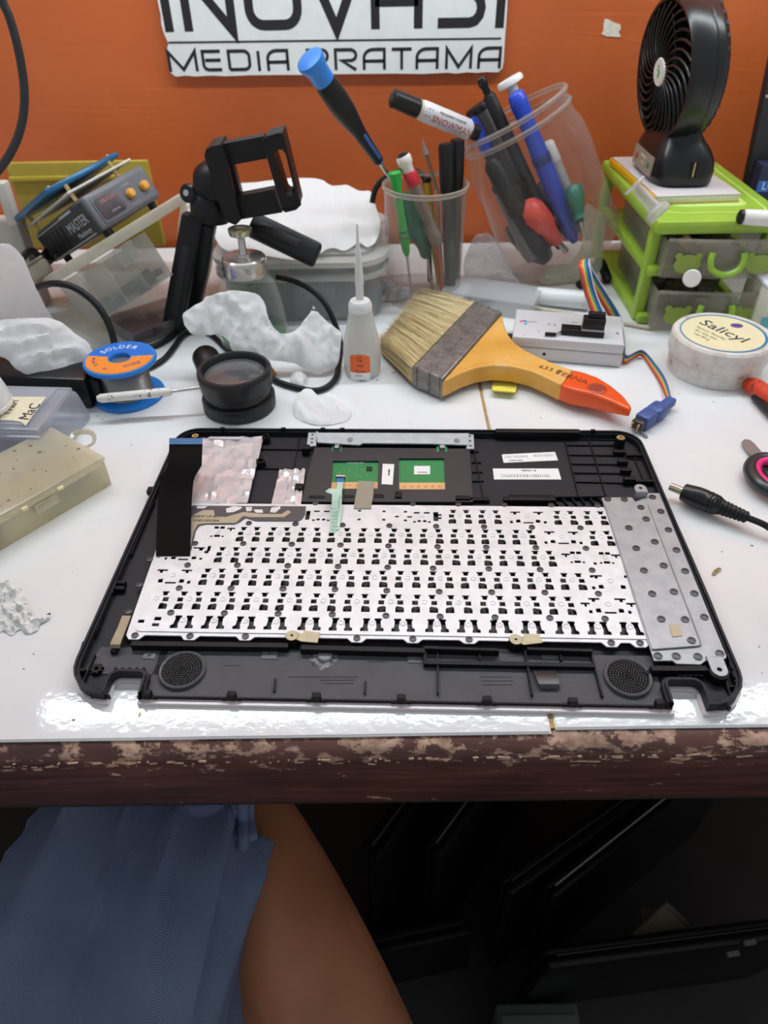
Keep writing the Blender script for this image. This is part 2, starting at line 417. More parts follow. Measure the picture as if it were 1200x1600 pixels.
# ---------------------------------------------------------------- tube lamp hanging over the bench
lampt = T('tube_lamp', 'long slim tube lamp hanging above the workbench', 'lamp', (.1, LAMP_Y, LAMP_Z))
t = NT('lit_tube'); e = t.n('ShaderNodeEmission'); e.inputs[0].default_value = (.86, .955, 1, 1); e.inputs[1].default_value = LAMP_STRENGTH; t.l(e.outputs[0], t.out.inputs[0])
lampt.part('tube', MB().cyl((-.55, LAMP_Y, LAMP_Z), (.75, LAMP_Y, LAMP_Z), .0115, n=20), t.m)
lampt.part('batten', MB().b2((-.58, LAMP_Y-.02, LAMP_Z+.014), (.78, LAMP_Y+.02, LAMP_Z+.045), .004), WHITE)
for x in (-.56, .76): lampt.part('tube_holder', MB().b2((x-.01, LAMP_Y-.013, LAMP_Z-.013), (x+.01, LAMP_Y+.013, LAMP_Z+.016), .003), WHITE)
for x in (-.4, .6): lampt.part('wall_arm', MB().b2((x-.008, LAMP_Y, LAMP_Z+.045), (x+.008, WY, LAMP_Z+.055)), STEEL)

# ---------------------------------------------------------------- sign on the wall
sign = T('shop_sign', 'white foam shop sign with black lettering fixed to the orange wall', 'sign', (-.045, WY-.012, .18))
SY = WY-.005
def sg(px, py): p = aty(px, py, SY); return (p.x, p.z)
SM = Matrix(((1, 0, 0, 0), (0, 0, -1, SY), (0, 1, 0, 0), (0, 0, 0, 1)))
zt = .34
edge = [(246, 0), (248, 10), (251, 22), (252, 38), (256, 52), (263, 68), (260, 80), (263, 92), (266, 104), (267, 114), (275, 120), (290, 118), (305, 119.5), (330, 118), (352, 119), (392, 117.5),
        (430, 117), (470, 117), (520, 116), (560, 115.5), (620, 115), (662, 115.5), (700, 113.5), (712, 115), (730, 113), (745, 114), (760, 112.5), (778, 113), (785, 107), (787, 95), (789, 60), (792, 20), (793, 0)]
pts = [sg(*e) for e in edge]
pts = [(pts[0][0]-.003, zt)]+pts+[(pts[-1][0]+.002, zt)]
sign.part('foam_board', MB().prism(pts, -.0045, 0, M=SM), mat('foam_board', (228, 229, 226), .6, var=.04, vs=60))
mb = MB(); a = sg(263, 66.5); b = sg(783, 60); stroke(mb, [a, b], .0016, SM)
sign.part('rule_line', mb, INK)
def arc(cx, cy, r, a0, a1, n=6): return [(cx+r*math.cos(R(a0+(a1-a0)*k/n)), cy+r*math.sin(R(a0+(a1-a0)*k/n))) for k in range(n+1)]
rc = .28
GL = {   # techno letters in a unit box: polylines
 'M': [[(0, 0), (0, 1), (.5, .02), (1, 1), (1, 0)]], 'N': [[(0, 0), (0, 1), (1, 0), (1, 1)]],
 'E': [[(1, 1), (0, 1)]+[(0, rc)]+arc(rc, rc, rc, 180, 270)[1:]+[(1, 0)], [(.12, .52), (.98, .52)]],
 'D': [[(0, 0), (0, 1), (1-rc, 1)]+arc(1-rc, 1-rc, rc, 90, 0)[1:]+arc(1-rc, rc, rc, 0, -90)+[(0, 0)]], 'I': [[(.5, 0), (.5, 1)]],
 'A': [[(0, 0), (0, .55)]+arc(.45, .55, .45, 180, 90)[1:]+[(1, 1), (1, 0)], [(0, .38), (1, .38)]],
 'P': [[(0, 0), (0, 1), (1-rc, 1)]+arc(1-rc, 1-rc, rc, 90, 0)[1:]+arc(1-rc, .38+rc, rc, 0, -90)+[(.1, .38)]],
 'R': [[(0, 0), (0, 1), (1-rc, 1)]+arc(1-rc, 1-rc, rc, 90, 0)[1:]+arc(1-rc, .42+rc, rc, 0, -90)+[(.3, .42), (1, 0)]],
 'T': [[(0, 1), (1, 1)], [(.5, 1), (.5, 0)]], 'O': [arc(1-rc, 1-rc, rc, 0, 90)+arc(rc, 1-rc, rc, 90, 180)+arc(rc, rc, rc, 180, 270)+arc(1-rc, rc, rc, 270, 360)],
 'V': [[(0, 1), (.5, 0), (1, 1)]],
 'S': [[(.97, 1), (rc, 1)]+arc(rc, 1-.26, .26, 90, 270)[1:-1]+[(rc, .5)]+arc(1-rc, .25, .25, 90, -90)+[(0, 0)]],
}
def letter(ch, x0, x1, py0, py1, wd):
    """one letter between pixel columns X0..X1 and rows PY0 (top)..PY1 (base) of the sign"""
    mb = MB(); p0 = sg(x0, py1); p1 = sg(x1, py1); q0 = sg(x0, py0)
    H = q0[1]-p0[1]; hw = wd/2
    for pl in GL[ch]:
        pp = [(p0[0]+hw+(p1[0]-p0[0]-wd)*x, (p0[1]+hw if 0 < y else p0[1])+((H-wd) if 0 < y else 0)*y+0) for x, y in pl]
        if ch in 'EDOS': pp = [(p0[0]+hw+(p1[0]-p0[0]-wd)*x, p0[1]+hw+(H-wd)*y+0) for x, y in pl]
        stroke(mb, pp, wd, SM, closed=(ch == 'O'))
    sign.part('letter', mb, INK, 60)
bl = lambda x: 112.5-(x-268)*.0105      # base line of MEDIA PRATAMA
tl = lambda x: 78.5-(x-268)*.0115
for ch, a, b in (('M', 265, 311), ('E', 318, 350), ('D', 358, 394), ('I', 400, 412), ('A', 418, 453), ('P', 480, 515), ('R', 523, 559), ('A', 567, 603), ('T', 610, 645), ('A', 649, 685), ('M', 695, 737), ('A', 745, 782)):
    letter(ch, a, b, tl((a+b)/2), bl((a+b)/2), .0030)
bl2 = lambda x: 50-(x-268)*.0125
for ch, a, b in (('I', 258, 273), ('N', 289, 371), ('O', 386, 474), ('V', 482, 571), ('A', 580, 660), ('S', 677, 759), ('I', 773, 787)):
    letter(ch, a, b, bl2((a+b)/2)-112, bl2((a+b)/2), .0088)
# ---------------------------------------------------------------- laptop top case, lying face down
W, D = .348, .2417; CX, CY, CROT = .0063, .2109, R(-2.22)
case = thing('laptop_top_case', 'black laptop top case lying face down, silver keyboard back and touchpad underside exposed', 'laptop case', (CX, CY, 0), rot=(0, 0, CROT))
_c, _s = math.cos(CROT), math.sin(CROT)
def K(px, py, w=.0075):
    p = at(px, py, w); dx, dy = p.x-CX, p.y-CY
    return (_c*dx+_s*dy, -_s*dx+_c*dy)
def K3(px, py, w): a = K(px, py, w); return Vector((a[0], a[1], w))
def KP(pts, w): return [K(x, y, w) for x, y in pts]
def cpart(name, mb, m, under=None, sm=35, label=None, kind=None):
    o = mb.build(name, m, under or case, sm)
    if label: o['label'] = label
    if kind: o['kind'] = kind
    return o
PB = mat('case_plastic_black', (28, 29, 35), .55, var=.08, vs=30, bump=.05, bs=900, spec=.3)
PN = mat('case_plastic_grey', (80, 80, 85), .6, var=.12, vs=60, bump=.15, bs=700, spec=.3)
RIBM = mat('rib_plastic', (17, 17, 19), .5, spec=.2)
# outline with two hinge notches, near edge first
def fillet(pts, n=6):
    """polygon whose points may carry a corner radius as third value"""
    out = []; m = len(pts)
    for i, p in enumerate(pts):
        if len(p) < 3 or not p[2]: out.append((p[0], p[1])); continue
        P = Vector(p[:2]); a = (Vector(pts[i-1][:2])-P).normalized(); b = (Vector(pts[(i+1) % m][:2])-P).normalized()
        ang = a.angle(b); t = p[2]/math.tan(ang/2); c = P+(a+b).normalized()*(p[2]/math.sin(ang/2))
        s = P+a*t-c; e = P+b*t-c; da = s.angle_signed(e)
        for k in range(n+1): out.append(tuple(c+Matrix.Rotation(-da*k/n, 2)@s))
    return out
nl0, nl1 = K(160, 1086, .008)[0], K(215, 1086, .008)[0]; nr0, nr1 = K(1053, 1100, .008)[0], K(1108, 1101, .008)[0]
nt = K(200, 1050, .008)[1]; nt2 = K(1070, 1063, .008)[1]
OUT = fillet([(-W/2, 0, .021), (nl0, 0), (nl0+.0005, nt, .004), (nl1-.0005, nt, .003), (nl1, 0), (nr0, 0), (nr0, nt2, .003), (nr1, nt2, .004), (nr1, 0), (W/2, 0, .021), (W/2, D, .017), (-W/2, D, .017)])
def inset(poly, d):
    n = len(poly); out = []
    for i in range(n):
        a, p, b = Vector(poly[i-1]), Vector(poly[i]), Vector(poly[(i+1) % n]); d1 = (p-a); d2 = (b-p)
        d1 = d1.normalized() if d1.length > 1e-9 else d2.normalized(); d2 = d2.normalized() if d2.length > 1e-9 else d1
        n1 = Vector((-d1.y, d1.x)); n2 = Vector((-d2.y, d2.x)); m = (n1+n2).normalized(); out.append(tuple(p+m*d/max(.5, m.dot(n1))))
    return out
cpart('outer_shell', MB().prism(inset(OUT, -.0015), .0003, .0026, cdt=True), mat('silver_pink_shell', (214, 206, 206), .35, .1))
KY0, KY1 = .0345, .1585     # keyboard bay
cpart('palm_rest_floor', MB().prism(inset(OUT, .0015), .0026, .003, cdt=True), PB)
near = [(-.173, .0005), (.173, .0005), (.173, .0352), (-.173, .0352)]
mb = MB()
for x0, x1, y1 in ((nl1+.002, nr0-.002, .0012),): mb.b2((x0, .0018, .003), (x1, .0335, .0034))
mb.prism([(-.170, nt+.002), (-.128, nt+.002), (-.128, .0335), (-.166, .0335)], .003, .0034)
cpart('speaker_bay_floor', mb, PN, label='mottled grey floor of the near compartment')
# rim: outer wall and an inner lip
mb = MB(); A = OUT; B = inset(OUT, .0013); C_ = inset(OUT, .0026); n = len(A); z0, z1, z2 = .0022, .0088, .0072
vs = [(x, y, z0) for x, y in A]+[(x, y, z1) for x, y in A]+[(x, y, z1) for x, y in B]+[(x, y, z2) for x, y in B]+[(x, y, z2) for x, y in C_]+[(x, y, .003) for x, y in C_]
fs = [[r*n+i, r*n+(i+1) % n, (r+1)*n+(i+1) % n, (r+1)*n+i] for r in range(5) for i in range(n)]
keep = []
for f in fs:      # the near edge between the notches is open and low
    xs = [vs[i] for i in f]
    if all(v[1] < .004 and nl1-.0005 < v[0] < nr0+.0005 for v in xs): continue
    keep.append(f)
mb.add(vs, keep); cpart('rim', mb, PB, sm=40)
mb = MB(); mb.b2((nl1+.001, .0011, .0022), (nr0-.001, .0019, .0046)); cpart('near_lip', mb, RIBM)
def clip(px, py, w=.0035, d=.003, h=.0105):
    x, y = K(px, py, h); return MB().box((x, y, h/2+.0015), (w, d, h-.003), .0004)
for px, py in ((232, 1075), (363, 1079), (495, 1083), (627, 1088), (761, 1090), (895, 1094), (1031, 1097), (156, 1082), (1125, 1096)):
    x = K(px, py, .006)[0]
    cpart('snap_clip', MB().box((x, .0022, .005), (.0046, .0034, .0046), .0004).box((x-.004, .0012, .0035), (.002, .001, .003)).box((x+.004, .0012, .0035), (.002, .001, .003)), RIBM)
for px in (348, 443, 535, 505, 925):
    x = K(px, 669, .009)[0]; cpart('snap_clip', MB().box((x, D-.0012, .0075), (.0036, .0022, .0052), .0004), RIBM)
x0, x1 = K(775, 676, .0095)[0], K(907, 676, .0095)[0]
cpart('latch_bar', MB().b2((x0, D-.0052, .003), (x1, D-.0002, .0102), .0006), RIBM)
# ---- ribs of the palm rest
def rib(p, q, w0=.003, h=.006, t=.0009, m=None, name='rib'):
    a, b = K(p[0], p[1], h), K(q[0], q[1], h)
    return cpart(name, MB().bar((a[0], a[1], (w0+h)/2), (b[0], b[1], (w0+h)/2), t, h-w0), m or RIBM)
for p, q in (((405, 679), (482, 679)), ((400, 701), (484, 702)), ((405, 731), (470, 733)), ((470, 672), (458, 735)), ((735, 675), (757, 785)), ((747, 683), (975, 687)),
             ((733, 705), (748, 705)), ((737, 722), (752, 722)), ((738, 737), (754, 737)), ((738, 751), (756, 751)),
             ((884, 695), (958, 695)), ((888, 710), (962, 711)), ((893, 724), (966, 725)), ((897, 738), (970, 739)), ((901, 752), (978, 754)),
             ((882, 684), (904, 774)), ((920, 684), (947, 774)), ((905, 675), (985, 678)), ((965, 684), (998, 690)), ((980, 709), (1004, 710)), ((984, 716), (1006, 717)), ((992, 716), (1007, 752)), ((995, 752), (1022, 754)), ((480, 676), (740, 678))):
    rib(p, q, h=.0042)
for a, b in (((865, 778), (872, 788)), ((880, 778), (887, 788)), ((893, 777), (901, 787)), ((907, 776), (914, 786)), ((921, 776), (928, 786)), ((935, 775), (941, 785))): rib(a, b, h=.0055)
rib((866, 776), (945, 775), h=.0062)
def block(px0, py0, px1, py1, h, name='screw_block', m=None, w0=.003, label=None):
    """black box whose top face covers the given pixels"""
    a, b = K(px0, py1, h), K(px1, py0, h); return cpart(name, MB().b2((a[0], a[1], w0), (b[0], b[1], h), .0004), m or RIBM, label=label)
for r in ((796, 773, 867, 781, .0075), (960, 702, 977, 706, .0072), (966, 717, 981, 721, .0072), (971, 731, 986, 735, .0072), (976, 744, 992, 749, .0085), (994, 749, 1006, 752, .007), (1009, 749, 1021, 752, .007), (980, 708, 991, 711, .006), (994, 708, 1004, 711, .006),
          (482, 774, 508, 778, .0065), (538, 773, 553, 777, .0065), (585, 772, 600, 777, .0065), (617, 768, 628, 776, .0075), (712, 774, 735, 779, .0075), (733, 777, 765, 781, .006), (787, 776, 797, 781, .0075),
          (460, 755, 474, 763, .009), (471, 694, 484, 701, .0095)): block(*r)
def post(px, py, h, r=.0034, brass=False, wl=.003, tan=False):
    x, y = K(px, py, h); mb = MB(); mb.lathe([(r*1.15, wl), (r, h), (r*.62, h), (r*.55, h-.002)], 20, Matrix.Translation((x, y, 0)))
    o = cpart('screw_post', mb, RIBM)
    if brass: cpart('brass_insert', MB().lathe([(r*.8, h-.001), (r*.8, h+.0003), (r*.4, h+.0003), (r*.4, h-.001)], 16, Matrix.Translation((x, y, 0)), cap=(0, 1)), BRASS, under=o)
    return o
post(407, 719, .0085, .0032); post(415, 681, .009, .0028); post(970, 684, .011, .0036, True); post(305, 681, .009, .003, True)
# side rail details, left and right
def rail(pts, h, t=.0008):
    for a, b in zip(pts, pts[1:]): rib(a, b, h=h, t=t, name='rail_rib')
rail([(233, 780), (195, 868), (182, 905)], .0075); rail([(240, 782), (204, 866)], .006)
for y in range(0, 6):
    a = (226-9.0*y*.78, 796+15*y); b = (a[0]+7, a[1]); rib(a, b, h=.0065, name='rail_rib')
for x, y, x2, y2 in ((180, 906, 197, 911), (176, 915, 195, 920), (170, 922, 178, 926), (165, 934, 171, 940), (228, 760, 240, 768), (139, 985, 144, 996), (148, 982, 152, 992), (122, 1031, 129, 1038)): block(x, y, x2, y2, .0068, 'side_block')
rail([(166, 945), (150, 988)], .006); rail([(160, 945), (143, 985)], .007)
rail([(130, 1002), (118, 1040)], .006); rail([(148, 1022), (128, 1068)], .0055); rail([(115, 1046), (133, 1046)], .0065, .0016)
for p in ([(1040, 780), (1080, 870), (1110, 940), (1140, 1016)],): rail(p, .0082, .0014)
for x, y, x2, y2 in ((1103, 935, 1109, 944), (1143, 1035, 1152, 1045), (1147, 1048, 1155, 1058), (1150, 1062, 1158, 1068), (1000, 693, 1004, 700), (1018, 735, 1022, 742), (1030, 775, 1036, 782)): block(x, y, x2, y2, .007, 'side_block')
rail([(1138, 1040), (1150, 1070)], .0055); rail([(1134, 1064), (1144, 1092)], .005); rail([(1142, 1072), (1160, 1072)], .006)
# gear shaped boss by the left hinge
x, y = K(151, 1045, .005); g = []
for k in range(16): a = 2*math.pi*k/16; r = .0036 if k % 2 else .0025; g.append((x+r*math.cos(a), y+r*math.sin(a)))
cpart('gear_boss', MB().prism(g, .003, .0055, [circ(x, y, .0011, 10)]), RIBM)
for x0, x1, y_ in ((180, 224, 1044), (1062, 1096, 1054)):
    for k in range(5): block(x0+(x1-x0)*k/4-3, y_-2, x0+(x1-x0)*k/4+3, y_+2, .0065, 'notch_rib')
# ---- near compartment: long walls and cross ribs
def wallk(p, q, h, t=.0016, name='bay_wall'): return rib(p, q, h=h, t=t, name=name)
wallk((205, 1005), (450, 1008), .0078, .003); wallk((470, 1011), (664, 1016), .0078, .003)
wallk((662, 1011), (780, 1015), .0082); wallk((824, 1013), (926, 1016), .0082)
wallk((662, 1034), (930, 1039), .0066, .0026)
wallk((664, 1011), (664, 1032), .0066); wallk((684, 1011), (684, 1082), .006, .0009); wallk((749, 1012), (750, 1030), .006, .0009); wallk((820, 1014), (832, 1085), .006, .0009); wallk((874, 1012), (878, 1032), .006, .0009); wallk((922, 1014), (942, 1088), .0055, .0009)
wallk((430, 1060), (428, 1080), .005, .0009); wallk((571, 1064), (570, 1083), .005, .0009)
wallk((1018, 1044), (1105, 1044), .0085, .003); wallk((1018, 1044), (1010, 1052), .006)
for y, x0, x1 in ((1058, 450, 560), (1063, 500, 555), (1068, 505, 552), (1058, 750, 800), (1064, 752, 802), (1070, 755, 800), (1040, 350, 376), (1034, 575, 605)):
    a, b = K(x0, y, .0034), K(x1, y, .0034); cpart('moulding_line', MB().bar((a[0], a[1], .0034), (b[0], b[1], .0034), .0003, .0003), RIBM)
for px, py, px2, py2 in ((408, 1015, 435, 1030), (637, 1018, 660, 1036), (847, 1021, 872, 1031), (222, 1020, 245, 1030)):
    a, b = K(px, py2, .0034), K(px2, py, .0034); pd = cpart('raised_pad', MB().b2((a[0], a[1], .0032), (b[0], b[1], .0039), .0002), mat('pad_grey', (104, 104, 108), .5))
    x, y = K((px+px2)/2, (py+py2)/2-2, .0039); cpart('pad_pin', MB().lathe([(.0011, .0036), (.0009, .0044)], 10, Matrix.Translation((x, y, 0))), PN, pd)
x, y = K(508, 1023, .0045)
cpart('round_stud', MB().lathe([(.0042, .003), (.0042, .0042), (.0035, .0048), (.001, .005)], 24, Matrix.Translation((x, y, 0))), mat('stud_grey', (120, 122, 126), .45))
t = NT('dried_glue_haze'); co = t.coord(); tr = t.n('ShaderNodeBsdfTransparent'); p_ = t.n('ShaderNodeBsdfPrincipled'); p_.inputs['Base Color'].default_value = lin((165, 165, 168)); p_.inputs['Roughness'].default_value = .8
mx = t.n('ShaderNodeMixShader'); t.l(t.ramp(t.noise(co, 320, 4), [(.42, (0, 0, 0, 1)), (.62, (.8, .8, .8, 1))]), mx.inputs[0]); t.l(tr.outputs[0], mx.inputs[1]); t.l(p_.outputs[0], mx.inputs[2]); t.l(mx.outputs[0], t.out.inputs[0])
hz = [K(a, b, .0035) for a, b in ((482, 1020), (500, 1013), (530, 1015), (534, 1024), (520, 1038), (503, 1048), (486, 1038))]
cpart('glue_residue', MB().prism(hz, .0034, .0036), t.m)
a = [K3(*q) for q in ((832, 1047, .0036), (834, 1052, .0052), (838, 1060, .0062), (842, 1070, .006), (845, 1077, .0046))]; b = [K3(*q) for q in ((868, 1046, .0036), (870, 1052, .0052), (872, 1060, .0062), (874, 1070, .006), (875, 1077, .0046))]
cpart('curled_tape', MB().ribbon(a, b), mat('grey_tape', (52, 52, 56), .35))
# ---- speaker grilles
for px, py in ((285, 1047), (981, 1058)):
    x, y = K(px, py, .0045); r = .0122; holes = []
    for k, nn in enumerate((1, 8, 14, 20, 26, 32, 38, 44)):
        rad = .00139*k
        for j in range(nn):
            a = 2*math.pi*(j+.15*k)/nn; holes.append(circ(x+rad*math.cos(a), y+rad*math.sin(a), .00060, 6))
    g = cpart('speaker_grille', MB().prism(circ(x, y, .0108, 48), .0042, .0052, holes), mat('grille_black', (30, 30, 33), .5, spec=.3))
    cpart('grille_ring', MB().lathe([(.0123, .003), (.0123, .0052), (.0118, .0056), (.0110, .0054), (.0108, .0044)], 48, Matrix.Translation((x, y, 0)), cap=(0, 0)), mat('ring_grey', (76, 76, 80), .4), g)
    cpart('sound_well', MB().lathe([(.0107, .0035), (.0107, .0036)], 32, Matrix.Translation((x, y, 0))), RIBM, g)

# ---- keyboard back plate with its cut-outs
ZK = .0076
def m_plate(name, c0, c1, rough, metal):
    t = NT(name); co = t.coord(); c = t.ramp(t.noise(co, 110, 5), [(.3, lin(c0)), (.7, lin(c1))])
    sm = t.ramp(t.noise(co, 16, 4), [(.60, (0, 0, 0, 1)), (.75, (.35, .35, .35, 1))]); c = t.mix(sm, c, lin((150, 150, 152)))
    t.pbr(c, rough, metal, Normal=t.bump(t.noise(co, 1500, 2), .12, .0004)); return t.m
PLATE = m_plate('brushed_keyboard_plate', (214, 215, 217), (230, 231, 233), .42, .2)
GALV = m_plate('galvanised_plate', (150, 153, 156), (168, 171, 174), .42, .3)
mm = .001
def off(c, pts): return [(c[0]+x*mm, c[1]+y*mm) for x, y in pts]
def std(c):
    q = []
    for sx in (-1, 1):
        f = lambda pts: off(c, [(sx*x, y) for x, y in (pts if sx > 0 else pts)])
        q += [f([(2.2, 6.4), (6.4, 6.4), (6.4, 5.5), (5.7, 5.2), (5.5, 3.1), (3.0, 3.1), (2.9, 5.0), (2.2, 5.4)]),
              f([(3.8, 1.7), (7.1, 1.7), (7.1, -1.5), (3.8, -1.5)]),
              f([(3.0, -2.9), (4.6, -2.6), (4.8, -3.0), (6.6, -3.1), (7.6, -4.2), (7.6, -7.4), (2.7, -7.4), (2.7, -4.0)])]
    return q
def wide(c, bar=True):
    q = []
    for sx in (-1, 1):
        f = lambda pts: off(c, [(sx*x, y) for x, y in pts])
        q += [f([(4.2, 5.4), (10.6, 5.4), (10.6, 4.0), (8.8, 4.0), (8.8, 2.4), (6.9, 2.4), (6.9, 4.0), (4.2, 4.0)]),
              f([(5.1, -2.4), (7.8, -2.8), (7.8, -5.6), (4.8, -5.6)]), f([(9.9, -3.9), (11.8, -3.9), (11.8, -6.3), (9.9, -6.3)])]
    if bar: q.append(off(c, [(-3.3, -5.0), (3.3, -5.0), (3.3, -6.4), (-3.3, -6.4)]))
    return q
def bone(c):
    q = []
    for sx in (-1, 1):
        q.append(off(c, [(sx*x, y) for x, y in ((1.2, 4.3), (5.1, 4.3), (5.3, 3.2), (4.7, 2.5), (5.1, -2.2), (6.5, -3.0), (6.5, -5.1), (2.0, -5.1), (2.0, -3.3), (2.5, -2.4), (2.0, 2.2), (1.2, 3.0))]))
    return q
def small(c, pts): return [off(c, [(x-a, y-b), (x+a, y-b), (x+a, y+b), (x-a, y+b)]) for x, y, a, b in pts]
def tee(c, s=1): return [off(c, [(-2.6, 1.3), (2.6, 1.3), (2.6, -.2), (.7, -.2), (.7, -1.9), (-.6, -1.9), (-.6, -.2), (-2.6, -.2)])]
holes = []; centres = []
def put(fn, u, v, *a): holes.extend(fn((u*mm, v*mm), *a)); centres.append((u*mm, v*mm))
for u in (35.85, 55.15, 103.9, 123.4): put(std, u, 142.1)
put(wide, 79.65, 142)
for k in range(10): put(std, -99.4+19.38*k, 122.9)
put(wide, 99.1, 122.8); put(std, 123.4, 122.7)
for k in range(11): put(std, -109.25+19.38*k, 103.8)
for k in range(12): put(std, -114.3+19.4*k, 84.7)
put(wide, -138.6, 84.5); put(wide, 121.3, 84.4, False)
for k in range(13): put(std, -143.3+19.41*k, 65.5)
put(wide, 116.2, 65.9)
for u in (-123.6, -106.1, -88.5, -71.1, -52.2, -34.8, -17.4, -.1, 18.6, 36.0, 53.4, 70.9, 89.7, 107.2, 124.6): put(bone, u, 49.2)
def arrows(c): return small(c, [(-1.9, 4.2, 1.5, 1.2), (1.9, 4.2, 1.5, 1.2), (0, -3.7, 1.9, 1.1), (-3.6, -4.2, .8, .7), (3.6, -4.2, .8, .7)])
def KM(px, py): a = K(px, py, ZK); return (a[0]/mm, a[1]/mm)
for px, py in ((901, 871), (946.5, 872), (341, 831)): put(arrows, *KM(px, py))
def sm1(px, py, a=1.1, b=1.0): holes.extend(small(K(px, py, ZK), [(0, 0, a, b)]))
for px, py in ((884, 867), (962, 868.5), (361, 826.5), (914.5, 944), (986, 944.5)): holes.extend(tee(K(px, py, ZK)))
# special keys of the top row and outer columns
def top4(c): return small(c, [(-3.3, 4.0, 1.9, .8), (3.3, 4.0, 1.9, .8), (-1.7, -4.2, 1.1, 1.0), (1.9, -4.2, 1.1, 1.0), (-4.7, -5, .9, .8), (4.9, -5, .9, .8)])
put(top4, *KM(502, 805)); put(top4, *KM(659, 807.5))
sm1(481, 805, 1.4, 4.5); sm1(681, 807, 1.6, 4.5); sm1(687, 804.5, 1.2, .9); sm1(687, 809.5, 1.2, .9)
for px, py in ((561.8, 798), (561, 811.6), (600, 799), (599.7, 812), (633.5, 799.5), (633.5, 813)): sm1(px, py, 1.0, .9)
sm1(620, 807, 1.3, .8); sm1(640, 807.5, 1.6, .8)
for px, py, a, b in ((311, 856, 3.6, .7), (314, 858.5, 1.2, 1), (326.5, 857, 1, 2.4), (322.5, 862.5, 1.3, 1.2), (259, 872.6, .8, 1), (271, 871.5, 1.5, 1.2), (286, 874, 3, .7), (303, 871.5, 1.4, 1.2), (313.5, 873, .9, .9),
                     (220, 963, 1.1, .7), (220.5, 970.5, 1.8, 1.2), (213.5, 979, 1.1, .6), (246.5, 966.5, 2, 1.3), (243, 976, 2, 1.1), (924, 900.5, .9, 1.1), (977.5, 901, .9, 1.1), (930, 880.5, .9, 1)):
    sm1(px, py, a, b)
PU0, PU1, PV0, PV1 = -.1525, .1338, .0415, .1535
def pl(px, py): return K(px, py, ZK)
u_l = pl(206, 989)[0]; v_b = pl(600, 992)[1]; v_t = pl(600, 792)[1]
main = fillet([(u_l, v_b, .004), (.1325, v_b), (.1325, v_t), (u_l-.001, v_t, .003)], 4)
ob = [p for p in main]
inside = lambda h: all(u_l+.0006 < x < .1318 and v_b+.0006 < y < v_t-.0006 for x, y in h)
holes = [h if sum(h[i][0]*h[(i+1) % len(h)][1]-h[(i+1) % len(h)][0]*h[i][1] for i in range(len(h))) > 0 else h[::-1] for h in holes if inside(h)]
plate = cpart('keyboard_back_plate', MB().prism(main, .0071, ZK, holes), PLATE, sm=30)
# lower flange with a tongue at every rivet
vf = pl(600, 997)[1]; uf = pl(197, 990)[0]; vt2 = pl(600, 788)[1]
tong = []; fl = [(uf, vf)]
for px, py in ((211, 993), (297, 994), (383.5, 994.5), (557.5, 997.5), (645, 998.5), (733, 999.5), (955, 1004.5), (1000, 1005)):
    x, y = K(px, py, .007); tong.append((x, y)); fl += [(x-.0052, vf), (x-.0028, y-.0026), (x+.0028, y-.0026), (x+.0052, vf)]
fl += [(.1338, vf), (.1338, vt2), (uf-.004, vt2)]
inn = inset(main, .0008)
cpart('plate_flange', MB().prism(fl, .0062, .007, [inn]), PLATE)
cpart('key_carrier', MB().b2((u_l+.001, v_b+.001, .0032), (.132, v_t-.001, .0048)), mat('key_carrier_black', (14, 14, 16), .5))
mb = MB()
for c in centres:       # dark key-hook ends seen inside the openings
    for sx in (-1, 1):
        for x, y, a, b in ((4.5, 4.6, 1.2, .35), (5.6, -.5, 1.0, .35), (5.4, -5.2, 1.5, .5)):
            mb.box((c[0]+sx*x*mm, c[1]+y*mm, .0056), (a*mm, b*mm, .0014))
cpart('key_hooks', mb, mat('hook_grey', (52, 52, 56), .4), kind='stuff')
mb = MB()
for c in centres:
    if inside([(c[0]-.002, c[1]), (c[0]+.002, c[1])]): mb.lathe([(.0018, ZK-.0001), (.0016, ZK+.0003), (.0012, ZK+.0001), (.0011, ZK-.0002)], 12, Matrix.Translation((c[0], c[1]+.0006, 0)), cap=(0, 0))
cpart('dimple_rings', mb, PLATE, kind='stuff')
RIV = mat('rivet_grey', (62, 62, 66), .35, .3)
rv = MB().lathe([(.0021, -.0004), (.0020, .0005), (.0012, .0006), (.0010, .0003), (.0002, .0003)], 14)
rivet0 = cpart('rivet', rv, RIV, sm=50)
first = [True]
def rivet(px, py, w=ZK):
    x, y = K(px, py, w)
    if first[0]: rivet0.location = (x, y, w); first[0] = False
    else: copypart(rivet0, (x, y, w), case)
def crop(ox, oy, s, pts, w=ZK):
    for a, b in pts: rivet(ox+a/s, oy+b/s, w)
f = 5.714
crop(190, 850, f, [(253, 138), (160, 365), (62, 607)], .007)
crop(190, 850, f, [(590, 190), (1035, 190), (515, 395), (977, 395), (440, 613), (918, 618)])
crop(390, 780, f, [(412, 222), (830, 232), (377, 403), (812, 410), (342, 597), (790, 602), (300, 800), (763, 807)])
crop(590, 780, f, [(105, 238), (522, 243), (950, 247), (97, 418), (535, 425), (970, 430), (90, 610), (495, 617), (993, 623), (82, 818), (550, 827), (1018, 832)])
crop(790, 780, f, [(235, 252), (668, 257), (270, 433), (717, 440), (308, 630), (772, 635), (350, 835), (828, 845)])
crop(390, 880, f, [(255, 452), (738, 458)]); crop(590, 880, f, [(75, 470), (558, 477), (1048, 485)]); crop(790, 880, f, [(395, 490), (888, 497)])
crop(290, 770, f, [(565, 273), (980, 280), (515, 455), (948, 460), (463, 648), (912, 652), (407, 853), (868, 857), (85, 453)])
for px in (493, 645, 716, 788, 861, 934): rivet(px, 786.5+(px-493)*.008, .007)
for x, y in tong: copypart(rivet0, (x, y, .007), case)
